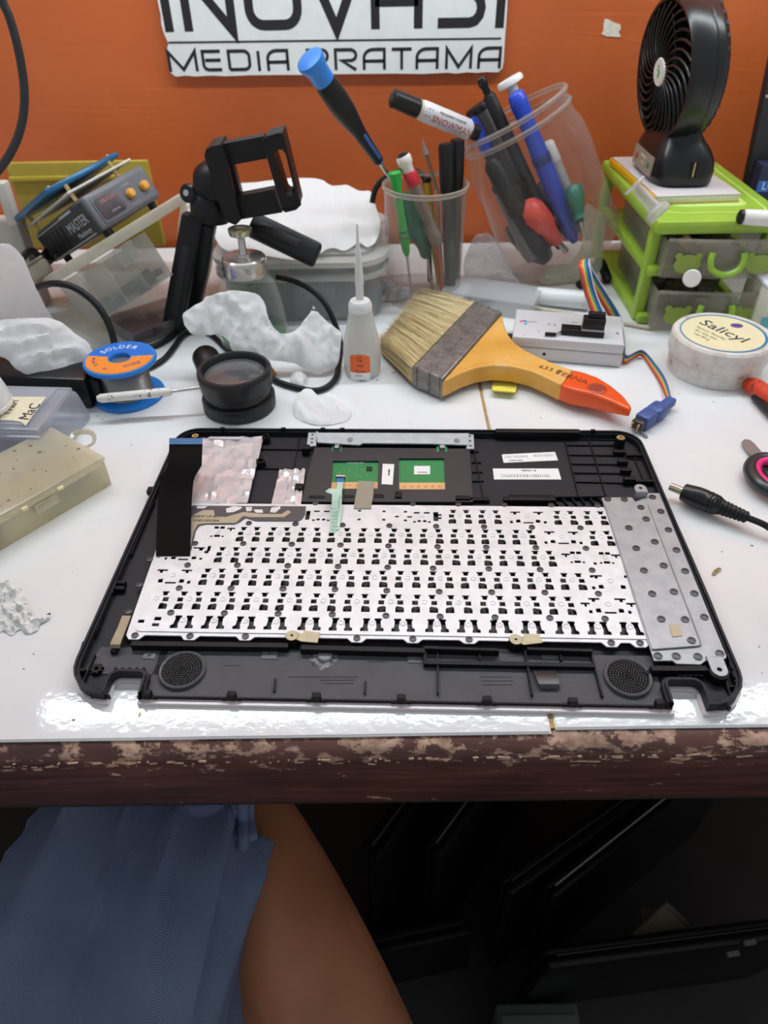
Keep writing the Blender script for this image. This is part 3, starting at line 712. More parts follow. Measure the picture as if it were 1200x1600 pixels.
# ---- grey side plate, right
side = KP([(940, 777.5), (987, 777), (993, 784), (1010, 777), (1011, 770.5), (1030, 770.5), (1036, 785), (1135, 1025), (1134, 1029), (1107, 1029), (1100, 1034), (1095, 1038), (1057, 1037), (1051, 1032), (1022, 1032)], .0082)
sp = cpart('side_plate', MB().prism(side, .0072, .0082), GALV, label='grey galvanised plate beside the keyboard back')
rs = fillet([K(945, 787, .0089), K(1013, 790, .0089), K(1096, 1008, .0089)+(.004,), K(1019, 1014, .0089)], 5)
cpart('raised_panel', MB().prism(rs, .0082, .0089), GALV, sp)
for a, b in ((198, 160), (302, 162), (478, 148), (405, 212), (438, 285), (330, 340), (530, 237), (578, 352), (492, 427), (376, 467), (628, 478), (548, 576), (424, 606), (682, 610), (612, 739), (476, 752), (740, 750), (533, 910), (682, 913), (802, 898), (722, 1044), (898, 1125), (512, 1140), (627, 1142), (762, 1145)):
    px, py = 900+a/4, 740+b/4; w = .0082
    x, y = K(px, py, .0089)
    n = len(rs); ins = False; j = n-1
    for i in range(n):
        if (rs[i][1] > y) != (rs[j][1] > y) and x < (rs[j][0]-rs[i][0])*(y-rs[i][1])/(rs[j][1]-rs[i][1])+rs[i][0]: ins = not ins
        j = i
    c = copypart(rivet0, (0, 0, 0), case); w = .0089 if ins else .0082; x, y = K(px, py, w); c.location = (x, y, w); c.scale = (1.15, 1.15, 1)
cpart('tape_patch', MB().prism(KP([(1045.5, 975.5), (1060, 975.5), (1066, 994), (1051, 995)], .0091), .0089, .0093), mat('yellowed_tape', (196, 182, 150), .6))
mb = MB(); cr = [K3(1013, 790, .009), K3(1055, 900, .009), K3(1094, 1001, .009), K3(1095.5, 1006, .009), K3(1092, 1008.5, .009), K3(1060, 1011, .009), K3(1019, 1014, .009)]
mb.tube(cr, .0005, 6); cpart('lip_shade_bead', mb, GALV, sp)  # bead added along the panel lip to bring out its shaded line
# hinge tabs
def tab(px, py, h, ln, wd, rot):
    x, y = K(px, py, h); M = Matrix.Translation((x, y, 0)) @ Matrix.Rotation(R(rot), 4, 'Z')
    out = [(wd/2, -ln*.5), (wd/2, ln*.2)]+[(wd/2*math.cos(R(a)), ln*.2+wd/2*math.sin(R(a))) for a in range(15, 180, 15)]+[(-wd/2, ln*.2), (-wd/2, -ln*.5)]
    o = cpart('hinge_tab', MB().prism(out, h-.0009, h, [circ(0, ln*.2, wd*.17, 12)], M), GALV)
    cpart('tab_leg', MB().box((0, -ln*.5, (h+.0075)/2), (wd, .0009, h-.0075), 0, M), GALV, o)
    return o
tab(1001.5, 764, .0125, .006, .0078, 0); tab(1122, 1040, .0095, .012, .0082, 180)
x, y = K(1124, 1048, .009); cpart('hinge_boss', MB().lathe([(.0052, .003), (.005, .0085)], 20, Matrix.Translation((x, y, 0))), RIBM)
post(1044, 1028, .008, .0026); post(1039, 1040, .006, .0016)
# ---- tan cloth tapes
TAN = mat('tan_cloth_tape', (176, 160, 132), .7, var=.12, vs=120, bump=.3, bs=900)
CREAM = mat('cream_tape', (208, 196, 160), .6, var=.1, vs=150)
a = [K3(191.5, 963, .0079), K3(184, 982, .0084), K3(175.5, 1000, .009), K3(172.5, 1008, .0085), K3(172, 1013, .006)]; b = [K3(204.5, 963, .0079), K3(197.5, 982, .0084), K3(190.5, 1000, .009), K3(188, 1008, .0085), K3(187, 1013, .006)]
cpart('cloth_tape', MB().ribbon(a, b, .0006), TAN)
cpart('screw_block', MB().b2((K(174, 1020, .004)[0], K(174, 1022, .004)[1], .003), (K(188, 1010, .004)[0], K(174, 1012, .004)[1], .006), .0004), RIBM)
for px, py, qx in ((456, 993, 0), (806, 999, 352)):
    post(px, py, .0092, .0036); x, y = K(px, py, .0094)
    cpart('tape_eyelet', MB().prism(circ(x, y, .0034, 20), .0092, .0096, [circ(x, y, .0008, 8)]), CREAM)
    if qx == 0: q = [(462, 988), (474, 990), (474, 985), (500, 988), (496, 1004), (471, 1002), (463, 999)]
    else: q = [(812, 995), (818, 997), (818, 990), (843, 991), (848, 1004), (820, 1007), (811, 1005)]
    cpart('cloth_tape', MB().prism(KP(q, .009), .0086, .0091), CREAM)
# ---- touchpad module
ZT = .006
fr_ = KP([(492, 699), (734, 701), (739, 784), (470, 784)], ZT)
wL = KP([(520, 720), (592, 720), (590, 764), (517, 764)], ZT); wR = KP([(623, 716), (694, 716), (696, 765), (623, 765)], ZT)
tp = cpart('touchpad_frame', MB().prism(fr_, .003, ZT, [fillet([p+(.001,) for p in wL], 3), fillet([p+(.001,) for p in wR], 3)]), mat('touchpad_frame', (38, 38, 42), .5, bump=.05, bs=900))
PCB = mat('green_circuit_board', (40, 132, 74), .35, var=.06, vs=200); COPPER = mat('masked_copper', (226, 176, 120), .4)
pcb = cpart('circuit_board', MB().b2((min(p[0] for p in wL)-.002, min(p[1] for p in wL)-.002, .0035), (max(p[0] for p in wR)+.002, max(p[1] for p in wR)+.002, .0045)), PCB)
for q in ([(518, 753.5), (591, 753), (591, 763.5), (517, 763.5)], [(624, 754), (696, 754), (696, 764.5), (624, 764.5)]):
    c = cpart('copper_strip', MB().prism(KP(q, .0047), .0045, .0047), COPPER, pcb)
mb = MB()
for k in range(6): 
    x, y = K(632+k*11, 760, .0049); mb.box((x, y, .0048), (.0018, .0003, .0002))
    x, y = K(527+k*10, 758, .0049); mb.box((x, y, .0048), (.0014, .0003, .0002))
cpart('trace_marks', mb, INK, pcb)
x, y = K(577, 732, .0052); cpart('chip', MB().box((x, y, .005), (.0042, .0042, .001), .0002), SATIN, pcb)
mb = MB(); rr = random.Random(5)
for k in range(26):
    x, y = K(rr.uniform(530, 575), rr.uniform(732, 746), .0048); mb.box((x, y, .0047), (.0006, .0004, .0003))
cpart('solder_components', mb, mat('component_mix', (200, 196, 150), .4), pcb, kind='stuff')
mb = MB(); x, y = K(555, 723, .0047); words(mb, 'TM-02985-001', .0022, Matrix.Translation((x, y, .0045))); cpart('board_print', mb, PAPER, pcb)
st = cpart('sticker', MB().prism(KP([(647, 728), (672, 728), (672, 741), (647, 741)], .0048), .0045, .0048), PAPER, pcb)
mb = MB(); q = [(598, 724.5), (616, 725), (613.5, 757), (596, 756)]
st = cpart('sticker', mb.prism(KP(q, .0063), ZT, .0062), PAPER, tp)
def bars(o, px0, px1, py, w, hgt, n, seed, slope=0.0):
    mb = MB(); rr = random.Random(seed); x = px0
    while x < px1:
        wd = rr.choice((.6, .9, 1.6, 1.1)); a = K(x, py+(x-px0)*slope, w); mb.box((a[0], a[1], w), (.00028*wd, hgt, .0001)); x += wd+rr.choice((1, 1.5, 2))
    return mb
x, y = K(608, 738, .0063); mb = MB(); words(mb, 'PN 04060', .0018, Matrix.Translation((x, y, .0062)) @ Matrix.Rotation(R(90), 4, 'Z')); cpart('sticker_print', mb, INK, tp)
x, y = K(660, 738, .0049); mb = MB(); words(mb, '920-002755', .0014, Matrix.Translation((x, y, .0048))); cpart('sticker_print', mb, INK, pcb)
for q, lines in (([(784, 710), (867, 706), (872, 719), (787, 723)], 0), ([(770, 732), (872, 732), (877, 749), (772, 749)], 1)):
    s_ = cpart('barcode_sticker', MB().prism(KP(q, .0034), .003, .0034), PAPER)
    if lines: mb = bars(s_, 784, 861, 743.5, .0034, .0032, 0, 4); a = K(826, 735.5, .0034); words(mb, 'NBX0C11B', .0022, Matrix.Translation((a[0], a[1], .0034)))
    else: mb = bars(s_, 789, 824, 714, .0034, .003, 0, 2, -.03); mb2 = bars(s_, 834, 866, 712, .0034, .003, 0, 9, -.03); mb.add(mb2.v, mb2.f); a = K(806, 719.5, .0034); words(mb, '13NB0331AP0301', .0014, Matrix.Translation((a[0], a[1], .0034)))
    cpart('barcode_print', mb, INK, s_)
# touchpad bracket
BRK = m_plate('bracket_steel', (178, 190, 194), (196, 206, 210), .4, .3)
bk = cpart('touchpad_bracket', MB().prism(KP([(494, 673), (498, 676), (733, 677), (731, 695), (672, 693), (567, 692), (562, 695), (496, 691)], .0082), .0072, .0082), BRK)
for q in ([(482, 676), (495, 676), (494, 696), (479, 698)], [(728, 678), (740, 679), (741, 701), (729, 701)]):
    hl = []
    cxs = sum(p[0] for p in q)/4
    for py in (q[0][1]+3, (q[0][1]+q[2][1])/2-.5, q[2][1]-4.5): x, y = K(cxs+(.3 if cxs > 600 else -.3)*(py-688)*.3, py, .0072); hl.append(circ(x, y, .0011, 10))
    cpart('bracket_foot', MB().prism(KP(q, .0072), .0062, .0072, hl), BRK, bk)
for px, py in ((547, 686), (714, 687)):
    x, y = K(px, py, .0095); cpart('screw', MB().lathe([(.0021, .0082), (.0021, .0093), (.0015, .0099), (.0009, .0099), (.0007, .0094)], 16, Matrix.Translation((x, y, 0))), STEEL, bk)
x, y = K(610, 684, .0083); cpart('bracket_dimple', MB().lathe([(.0022, .0081), (.0018, .0085), (.0006, .0087)], 16, Matrix.Translation((x, y, 0))), BRK, bk)
for px in (526.5, 691):
    a = K(px-4, 700, .007); b = K(px+4, 693, .007); cpart('spring_hook', MB().b2((a[0], a[1], .006), (b[0], b[1], .0075), .0003), GALV, tp)
    for d in (-7, 6): a = K(px+d-1.5, 706, .0062); b = K(px+d+1.5, 697, .0062); cpart('green_slot', MB().b2((a[0], a[1], .0059), (b[0], b[1], .0062)), PCB, tp)
for px, py, r in ((604, 777, .0042), (700, 777, .0042), (512, 776, .0036)):
    x, y = K(px, py, .0055); cpart('mount_eye', MB().prism(circ(x, y, r, 18), .003, .0056, [circ(x, y, r*.3, 8)]), mat('eye_black', (40, 40, 43), .5) if px > 520 else CREAM)
# flat cables
FFC = mat('pale_green_flat_cable', (188, 214, 196), .5, var=.12, vs=300)
x, y = K(532, 745, .006); cn = cpart('cable_connector', MB().box((x, y+.0012, .0053), (.0064, .0014, .0016), .0002), mat('ivory', (226, 220, 190), .4), pcb)
cpart('connector_latch', MB().box((x, y-.0004, .0052), (.0064, .0014, .0014), .0002), SATIN, cn)
bl_ = mat('blue_stiffener', (40, 110, 186), .4)
a = [K3(526, 748, .0062), K3(526.5, 752, .0064), K3(527, 757, .0066)]; b = [K3(538, 748, .0062), K3(537, 752, .0064), K3(535.5, 757, .0066)]
cable = cpart('touchpad_cable', MB().ribbon([K3(527, 754, .0066), K3(526, 768, .0125), K3(525.5, 783, .0125), K3(525, 806, .0095), K3(523, 828, .0079)], [K3(537, 754, .0066), K3(534.5, 768, .0125), K3(534, 783, .0125), K3(534, 806, .0095), K3(530, 828, .0079)]), FFC)
cpart('blue_end', MB().ribbon(a, b), bl_, cable)
fo = cpart('folded_end', MB().ribbon([K3(514.5, 832, .0078), K3(516.5, 806, .0105), K3(518.5, 783, .0155), K3(519, 772, .018), K3(508, 768, .017)], [K3(525, 832, .0078), K3(527, 806, .0105), K3(528.5, 783, .0155), K3(531, 764, .018), K3(514, 763, .017)]), FFC, cable)
mb = MB()
for j in range(3):
    for k in range(9):
        px = 517.5+j*3.4-k*.25+2.2; py = 828-k*5.6
        p = K3(px, py, .0084+.0006*k+.0001*k*k*.3); mb.box(p, (.0004, .0012, .0001))
cpart('cable_print', mb, mat('green_ink', (70, 140, 104), .6), cable)
GT = mat('grey_tape_translucent', (150, 142, 126), .45, var=.08, vs=80)
cpart('grey_tape', MB().ribbon([K3(559.5, 752, .0066), K3(556, 775, .0074), K3(552.5, 795, .0079)], [K3(585, 753, .0066), K3(583, 775, .0074), K3(579.5, 795, .0079)]), GT)
# ---- foil shields
def m_foil():
    t = NT('crinkled_foil'); co = t.coord(); c = t.ramp(t.noise(co, 45, 4), [(.35, lin((196, 194, 196))), (.65, lin((222, 218, 220)))])
    v = t.n('ShaderNodeTexVoronoi'); v.inputs['Scale'].default_value = 70; t.l(co, v.inputs['Vector'])
    nb = t.bump(t.noise(co, 130, 5), .6, .0015, t.bump(v.outputs['Distance'], .35, .002)); t.pbr(c, .25, .25, Normal=nb); return t.m
FOIL = m_foil()
def foil(cor, nu, nv, w, amp, seed):
    """crinkled sheet over four image corners (far left, far right, near right, near left)"""
    P = []
    for j in range(nv+1):
        row = []
        for i in range(nu+1):
            s_, t_ = i/nu, j/nv
            x = (cor[0][0]*(1-s_)+cor[1][0]*s_)*(1-t_)+(cor[3][0]*(1-s_)+cor[2][0]*s_)*t_; y = (cor[0][1]*(1-s_)+cor[1][1]*s_)*(1-t_)+(cor[3][1]*(1-s_)+cor[2][1]*s_)*t_
            q = K3(x, y, w); q.z += amp*noise.noise(Vector((i*.7+seed, j*.7, seed)))+.0004*(j == nv//2); row.append(q)
        P.append(row)
    m = MB(); m.grid(P); m.f = [f[::-1] for f in m.f]; return m
cpart('foil_shield', foil([(316, 684), (412, 682), (386, 787), (296, 788)], 14, 18, .0064, .0022, 2), FOIL, sm=20)
cpart('foil_shield', foil([(437, 733), (477, 733), (470, 788), (424, 788)], 10, 10, .0068, .0026, 8), FOIL, sm=20)
block(326, 682, 377, 685, .0078, 'foil_strip', FOIL)
# ---- tan flex tail of the keyboard and black ribbon standing on it
FD = mat('dark_flex', (74, 74, 78), .35); FT = mat('tan_flex', (176, 164, 138), .4, var=.05, vs=60)
fx = [(297, 790), (478, 791), (477, 803), (473, 810), (467, 814), (400, 814), (390, 811), (384, 809), (374, 816), (366, 819), (322, 819), (312, 821), (306, 829), (299, 858), (291, 866), (280, 866)]
flex = cpart('keyboard_flex', MB().prism(KP(fx, .0081), ZK+.0001, .0081), FD)
ft = [(298, 806), (318, 797), (334, 797), (336, 806), (352, 808), (380, 800), (410, 803), (440, 803), (450, 797), (455, 800), (444, 808), (390, 808), (380, 806), (368, 817), (322, 817.5), (309, 819), (303, 829), (297, 858), (292, 862)]
cpart('tan_tracks', MB().prism(KP(ft, .0083), .0081, .0083), FT, flex)
for q in ([(353, 795), (364, 791), (378, 792), (376, 795), (365, 800), (354, 801)], [(422, 800), (424, 793), (438, 791), (438, 794), (430, 801)], [(308, 791), (324, 791), (319, 794), (307, 794)], [(384, 792), (394, 792), (393, 798), (385, 799)], [(396, 796), (410, 796), (411, 801), (400, 801)]):
    cpart('flex_window', MB().prism(KP(q, .0084), .0081, .0084), PLATE, flex)
mb = MB()
for txt, px, py in (('GO5W US BC1', 322, 807), ('+ND10M.00A', 322, 813.5)): x, y = K(px, py, .0083); words(mb, txt, .0029, Matrix.Translation((x, y, .0083)), sx=1.05)
cpart('flex_print', mb, INK, flex)
BR = mat('black_flat_cable', (13, 10, 10), .55, var=.15, vs=40, spec=.04)
z = [.0083, .011, .015, .021, .026, .029, .031]
Lp = [(243.5, 868), (244.5, 835), (246.5, 790), (250, 748), (262, 730), (264, 705), (264.5, 685)]; Rp = [(297, 868), (298, 835), (299, 790), (302, 748), (315, 727), (316, 705), (316.5, 685)]
rb = cpart('ribbon_cable', MB().ribbon([K3(a, b, c) for (a, b), c in zip(Lp, z)], [K3(a, b, c) for (a, b), c in zip(Rp, z)]), BR, label='black flat cable with a blue end, folded back')
lp = [K3(243.5, 868, .0083), K3(245, 862, .0079), K3(250, 850, .0078)]; rp = [K3(297, 868, .0083), K3(297, 862, .0079), K3(298, 850, .0078)]
cpart('cable_fold', MB().ribbon(lp, rp), BR, rb)
cpart('blue_end', MB().ribbon([K3(264, 694, .0307), K3(264.5, 684.5, .0313)], [K3(316.5, 694, .0307), K3(316.5, 684.5, .0313)]), mat('blue_cable_end', (44, 104, 150), .35), rb)
# ---------------------------------------------------------------- helpers for the clutter behind
def hit(px, py, o, n):
    v = _ray(px, py); return CO + v*((Vector(o)-CO).dot(n)/v.dot(n))
def plane3(a, b, c):
    a, b, c = Vector(a), Vector(b), Vector(c); n = (b-a).cross(c-a).normalized(); return lambda x, y: hit(x, y, a, n)
def inpoly(p, poly):
    ins = False; j = len(poly)-1
    for i in range(len(poly)):
        if (poly[i][1] > p[1]) != (poly[j][1] > p[1]) and p[0] < (poly[j][0]-poly[i][0])*(p[1]-poly[i][1])/(poly[j][1]-poly[i][1])+poly[i][0]: ins = not ins
        j = i
    return ins
def sdist(p, poly):
    best = 1e9
    for i in range(len(poly)):
        a = poly[i-1]; b = poly[i]; dx, dy = b[0]-a[0], b[1]-a[1]; L = dx*dx+dy*dy or 1e-9
        t = max(0, min(1, ((p[0]-a[0])*dx+(p[1]-a[1])*dy)/L)); best = min(best, math.hypot(p[0]-a[0]-t*dx, p[1]-a[1]-t*dy))
    return best
def crumple(outline, base, bulge, amp, seed, step=7, reach=26, fs=.03, sm=True, zmin=.0006, n=None, stretch=(1, 1)):
    """a rumpled body of tissue or film, filled between a front and a back sheet that meet along its edge"""
    rr = random.Random(seed); ol = [(p.x, p.y) for p in smooth([(x, y, 0) for x, y in outline], 4, True)] if sm else list(outline)
    ol = [(x+rr.uniform(-.6, .6), y+rr.uniform(-.6, .6)) for x, y in ol]
    pts = []; x0 = min(p[0] for p in ol); x1 = max(p[0] for p in ol); y0 = min(p[1] for p in ol); y1 = max(p[1] for p in ol); y = y0
    while y < y1:
        x = x0
        while x < x1:
            p = (x+rr.uniform(-.35, .35)*step, y+rr.uniform(-.35, .35)*step)
            if inpoly(p, ol) and sdist(p, ol) > step*.6: pts.append(p)
            x += step
        y += step*.85
    a = sum(ol[i-1][0]*ol[i][1]-ol[i][0]*ol[i-1][1] for i in range(len(ol)))
    if a < 0: ol = ol[::-1]
    V, E, F = delaunay_2d_cdt([Vector(p) for p in ol+pts], [], [list(range(len(ol)))], 1, 1e-6)[:3]
    fr_v = []; bk = {}; bv = []
    for i, v in enumerate(V):
        d = sdist(v, ol); f = min(1, d/reach); f = math.sqrt(max(0, 1-(1-f)**2)); P = Vector(base(v.x, v.y)); nn = n or ((CO-P).normalized()*.6+Vector((0, 0, .7))).normalized()
        q = Vector((v.x*fs*stretch[0]+seed, v.y*fs*stretch[1], seed*.37))
        h = max(0, 1-abs(2.6*noise.noise(q)))**1.5*.6+max(0, 1-abs(2.8*noise.noise(q*2.1+Vector((0, 0, 3)))))**1.4*.28+noise.noise(q*5)*.12
        F_ = P+nn*(bulge*f+amp*(h-.5)*min(1, .25+f)); F_.z = max(F_.z, zmin+.0004*f); fr_v.append(F_)
        B = P-nn*bulge*.3*f; B.z = max(min(B.z, F_.z-.0003), zmin*.5)
        if d < 1e-3: bk[i] = i
        else: bk[i] = len(V)+len(bv); bv.append(B)
    fs_ = []
    for t in F:
        t = list(t); A = (fr_v[t[1]]-fr_v[t[0]]).cross(fr_v[t[2]]-fr_v[t[0]])
        if A.dot(CO-fr_v[t[0]]) < 0: t = t[::-1]
        fs_.append(t); fs_.append([bk[i] for i in t[::-1]])
    return MB().add(fr_v+bv, fs_)
def RY(d): return Matrix.Rotation(R(d), 4, 'Y')
def RZ(d): return Matrix.Rotation(R(d), 4, 'Z')
def RX(d): return Matrix.Rotation(R(d), 4, 'X')
def TR(v): return Matrix.Translation(Vector(v))
def m_tissue():
    t = NT('tissue_paper'); co = t.coord(); v = t.n('ShaderNodeTexVoronoi', feature='DISTANCE_TO_EDGE'); v.inputs['Scale'].default_value = 55; t.l(co, v.inputs['Vector']); nb = t.bump(t.noise(co, 420, 3), .15, .001, t.bump(v.outputs['Distance'], .35, .004, t.bump(t.noise(t.coord((1, 1, 2)), 60, 4, .6), .4, .003)))
    d = t.n('ShaderNodeBsdfDiffuse'); d.inputs[0].default_value = lin((251, 251, 251)); l = t.n('ShaderNodeBsdfTranslucent'); l.inputs[0].default_value = lin((253, 253, 253))
    t.l(nb, d.inputs['Normal']); m = t.n('ShaderNodeMixShader'); m.inputs[0].default_value = .45; t.l(d.outputs[0], m.inputs[1]); t.l(l.outputs[0], m.inputs[2]); t.l(m.outputs[0], t.out.inputs[0]); return t.m
TISSUE = m_tissue()
FROST = clear('frosted_box_plastic', (246, 246, 243), .15, .3, (226, 226, 220), .1)
FROSTY = clear('cream_tray_plastic', (246, 244, 236), .45, .35, (236, 232, 220), .1)
CLEAR = clear('clear_plastic', (246, 246, 246), .06, .06)
DARKBITS = mat('dark_bits', (58, 60, 72), .5, var=.4, vs=200)

# ---------------------------------------------------------------- left back: box, tray, power unit with platform
bx = T('yellow_card', 'yellow sheet of card standing before the wall behind the grey power unit', 'card', aty(130, 300, .80))
a, b = aty(8, 256, .79), aty(229, 251, .79)
bx.part('sheet', MB().b2((a.x, .79, .03), (b.x, .797, (a.z+b.z)/2), .001), mat('yellow_card', (170, 150, 52), .7, var=.12, vs=25))
bx.part('folded_edge', MB().b2((a.x, .787, .10), (b.x-.002, .7895, a.z-.012), .0005), mat('yellow_card_edge', (196, 170, 56), .7))
C0 = at(168, 497, .043)
MS = TR(C0) @ RX(-9) @ RY(-27) @ RZ(38)
def loc_hit(px, py, M, z):
    n = (M.to_3x3() @ Vector((0, 0, 1))); o = M @ Vector((0, 0, z)); return M.inverted() @ hit(px, py, o, n)
stb = T('storage_box', 'tilted frosted plastic storage box with dividers under the cream tray', 'storage box', C0)
def shell(L1, L2, h, t, M, z0=0, x0=0, y0=0):
    mb = MB(M); mb.b2((x0, y0, z0), (x0+L1, y0+t, z0+h)); mb.b2((x0, y0+L2-t, z0), (x0+L1, y0+L2, z0+h)); mb.b2((x0, y0+t, z0), (x0+t, y0+L2-t, z0+h)); mb.b2((x0+L1-t, y0+t, z0), (x0+L1, y0+L2-t, z0+h)); mb.b2((x0, y0, z0-t), (x0+L1, y0+L2, z0)); return mb
L1, L2 = .072, .086; UP0 = aty(165, 366, .640); HB = (MS.inverted() @ UP0).z-.0062-.0095
stb.part('box_wall', shell(L1, L2, HB, .0014, MS, .0015), FROST)
for k in (1, 2): stb.part('divider', MB(MS).b2((L1*k/3-.0007, .0015, .002), (L1*k/3+.0007, L2-.002, HB-.002)), FROST)
stb.part('latch', MB(MS).b2((L1*.52, -.003, HB-.014), (L1*.78, .0, HB+.002), .0008), FROST)
mb = MB(MS); rr = random.Random(4)
for k in range(22): mb.box((rr.uniform(.006, L1-.006), rr.uniform(.006, L2-.01), rr.uniform(.004, .012)), (rr.uniform(.006, .018), rr.uniform(.005, .016), rr.uniform(.003, .01)), .0006, RZ(0))
stb.part('loose_parts', mb, DARKBITS, kind='stuff')
tray = T('plastic_tray', 'cream translucent plastic tray tilted on the storage box, carrying the power unit', 'tray', MS @ Vector((.03, .03, HB+.004)))
M2 = MS @ TR((-.004, -.004, HB+.0095))
tl_ = .135
tray.part('tray_base', MB(M2).b2((0, 0, 0), (tl_, .12, .002), .0008), FROSTY)
for lo, hi in (((0, 0, -.0062), (tl_, .002, .003)), ((0, .118, -.0062), (tl_, .12, .003)), ((0, .002, -.0062), (.002, .118, .003)), ((tl_-.002, .002, -.0062), (tl_, .118, .003))): tray.part('tray_rim', MB(M2).b2(lo, hi, .0007), FROSTY)
# power unit
GREYP = mat('grey_enamel', (104, 106, 112), .45, var=.05, vs=60, bump=.05, bs=900)
n3 = M2.to_3x3() @ Vector((0, 0, 1)); p0 = M2.inverted() @ UP0
MU = M2 @ TR((p0.x, p0.y, .0062)) @ RZ(13)
U1 = .073; U2 = .118; UH = .031
pu = T('power_unit', 'grey and black bench power unit with two yellow knobs, tilted on the tray', 'power supply', MU @ Vector((.03, .03, 0)))
mb = MB(MU); mb.prism([(0, .0), (U1, .0), (U1, UH*.75), (U1-.004, UH), (.012, UH*1.02), (.002, UH*.72)], 0, U2, M=Matrix(((1, 0, 0, 0), (0, 0, 1, 0), (0, 1, 0, 0), (0, 0, 0, 1))))
mb = MB(MU); mb.box((U1/2, U2/2, UH*.5+.003), (U1, U2, UH), .004, seg=3)
pu.part('body', mb, GREYP)
pu.part('side_panel', MB(MU).box((-.0005, U2*.5, UH*.5+.002), (.0022, U2*.96, UH*.9), .0008), mat('black_side', (40, 41, 44), .5))
FY = Matrix(((0, 0, -1, -.0017), (-1, 0, 0, U2), (0, 1, 0, 0), (0, 0, 0, 1)))   # side panel: x along -y, y up
mb = MB(MU)
for k in range(5): mb.bar((-.0017, U2*.93-.0105*k, .007), (-.0017, U2*.93-.0105*k-.006, .026), .0048, .0008, up=(1, 0, 0))
pu.part('vent_slot', mb, INK)
mb = MB(MU @ FY); words(mb, 'MASTER', .0125, TR((U2*.75, .0185, 0)), sx=.95); words(mb, 'Machinery', .0068, TR((U2*.77, .0095, 0)))
stroke(mb, [(.004, .0300), (U2*.6, .0300)], .0008, I4); stroke(mb, [(.006, .0045), (U2*.92, .0045)], .001, I4); stroke(mb, [(U2*.55, .0305), (U2*.78, .0305)], .002, I4)
for cx, cy in ((.008, .0115), (.0055, .008), (.0105, .008)): stroke(mb, circ(cx, cy, .0017, 12), .0005, I4, closed=True)
pu.part('panel_print', mb, mat('grey_print', (190, 192, 196), .6))
FX = Matrix(((1, 0, 0, 0), (0, 0, -1, -.0004), (0, 1, 0, 0), (0, 0, 0, 1)))      # control face: x along x, y up
mb = MB(MU @ FX); mb.prism(rrect(.006, .006, U1-.005, .029, .004), -.0002, .0004)
cp = pu.part('control_panel', mb, mat('panel_dark_grey', (86, 87, 94), .35))
mb = MB(MU @ FX); mb.prism(rrect(.008, .009, .034, .027, .0025), .0004, .0010); pu.part('display', mb, mat('display_dark', (66, 48, 52), .2), under=cp)
mb = MB(MU @ FX); words(mb, 'YAXUN', .0050, TR((.021, .023, .0010))); pu.part('panel_print', mb, mat('pinkish_print', (196, 120, 130), .5), under=cp)
mb = MB(MU @ FX); words(mb, 'DIGITAL', .0026, TR((.023, .0125, .0010))); words(mb, 'POWER', .0028, TR((.044, .0255, .0004))); words(mb, 'CURRENT', .0026, TR((.044, .009, .0004))); words(mb, 'VOLT', .0026, TR((.061, .009, .0004)))
pu.part('panel_print', mb, mat('grey_print2', (170, 172, 178), .6), under=cp)
KNOB = mat('yellow_knob', (222, 158, 50), .4)
for x in (.044, .061):
    k = pu.part('knob', MB(MU @ FX).lathe([(.0042, .0004), (.004, .004), (.0032, .0052), (.0012, .0054)], 20, TR((x, .0175, 0))), KNOB, under=cp)
for x, y in ((.008, .010), (.064, .010), (.008, .106), (.064, .106)): pu.part('foot', MB(MU).cyl((x, y, -.0030), (x, y, .004), .004, n=12), CABLE)
# platform on standoffs
pf = T('platform_stand', 'blue-edged square platform over a white board on brass standoffs, above the power unit', 'work platform', MU @ Vector((.02, .03, UH+.002)))
MP = MU @ TR((-.008, .004, UH+.0045)) 
for (x, y) in ((.012, .012), (.062, .012), (.012, .108), (.062, .108)):
    pf.part('standoff', MB(MP).cyl((x, y, -.0012), (x, y, .0135), .002, n=6), BRASS)
pf.part('white_board', MB(MP).b2((.006, .006, .0055), (.080, .114, .0075), .0005), mat('white_board', (214, 210, 200), .5))
pf.part('blue_plate', MB(MP).b2((-.006, .016, .0135), (.078, .126, .0180), .001), mat('blue_anodised', (22, 92, 132), .3, .2))
pf.part('plate_top', MB(MP).b2((-.004, .018, .0180), (.076, .124, .0184)), mat('dark_plate_top', (88, 74, 84), .4))
for x in (.001, .069): pf.part('screw', MB(MP).lathe([(.0018, .018), (.0016, .0194), (.0006, .0196)], 12, TR((x, .020, 0))), STEEL)
mb = MB(); mb.tube(smooth([MU @ Vector((-.001, U2*.96, .012)), MU @ Vector((-.006, U2+.010, .010)), MU @ Vector((-.016, U2+.014, .008))], 5), .007, 10)
pl_ = pu.part('plug_boot', mb, CABLE)
mb = MB(); mb.tube(smooth([MU @ Vector((-.006, U2+.008, .006)), aty(50, 392, .665), aty(30, 408, .64), aty(5, 428, .62), aty(-30, 450, .61)], 6), .0032, 8)
pu.part('power_lead', mb, CABLE)
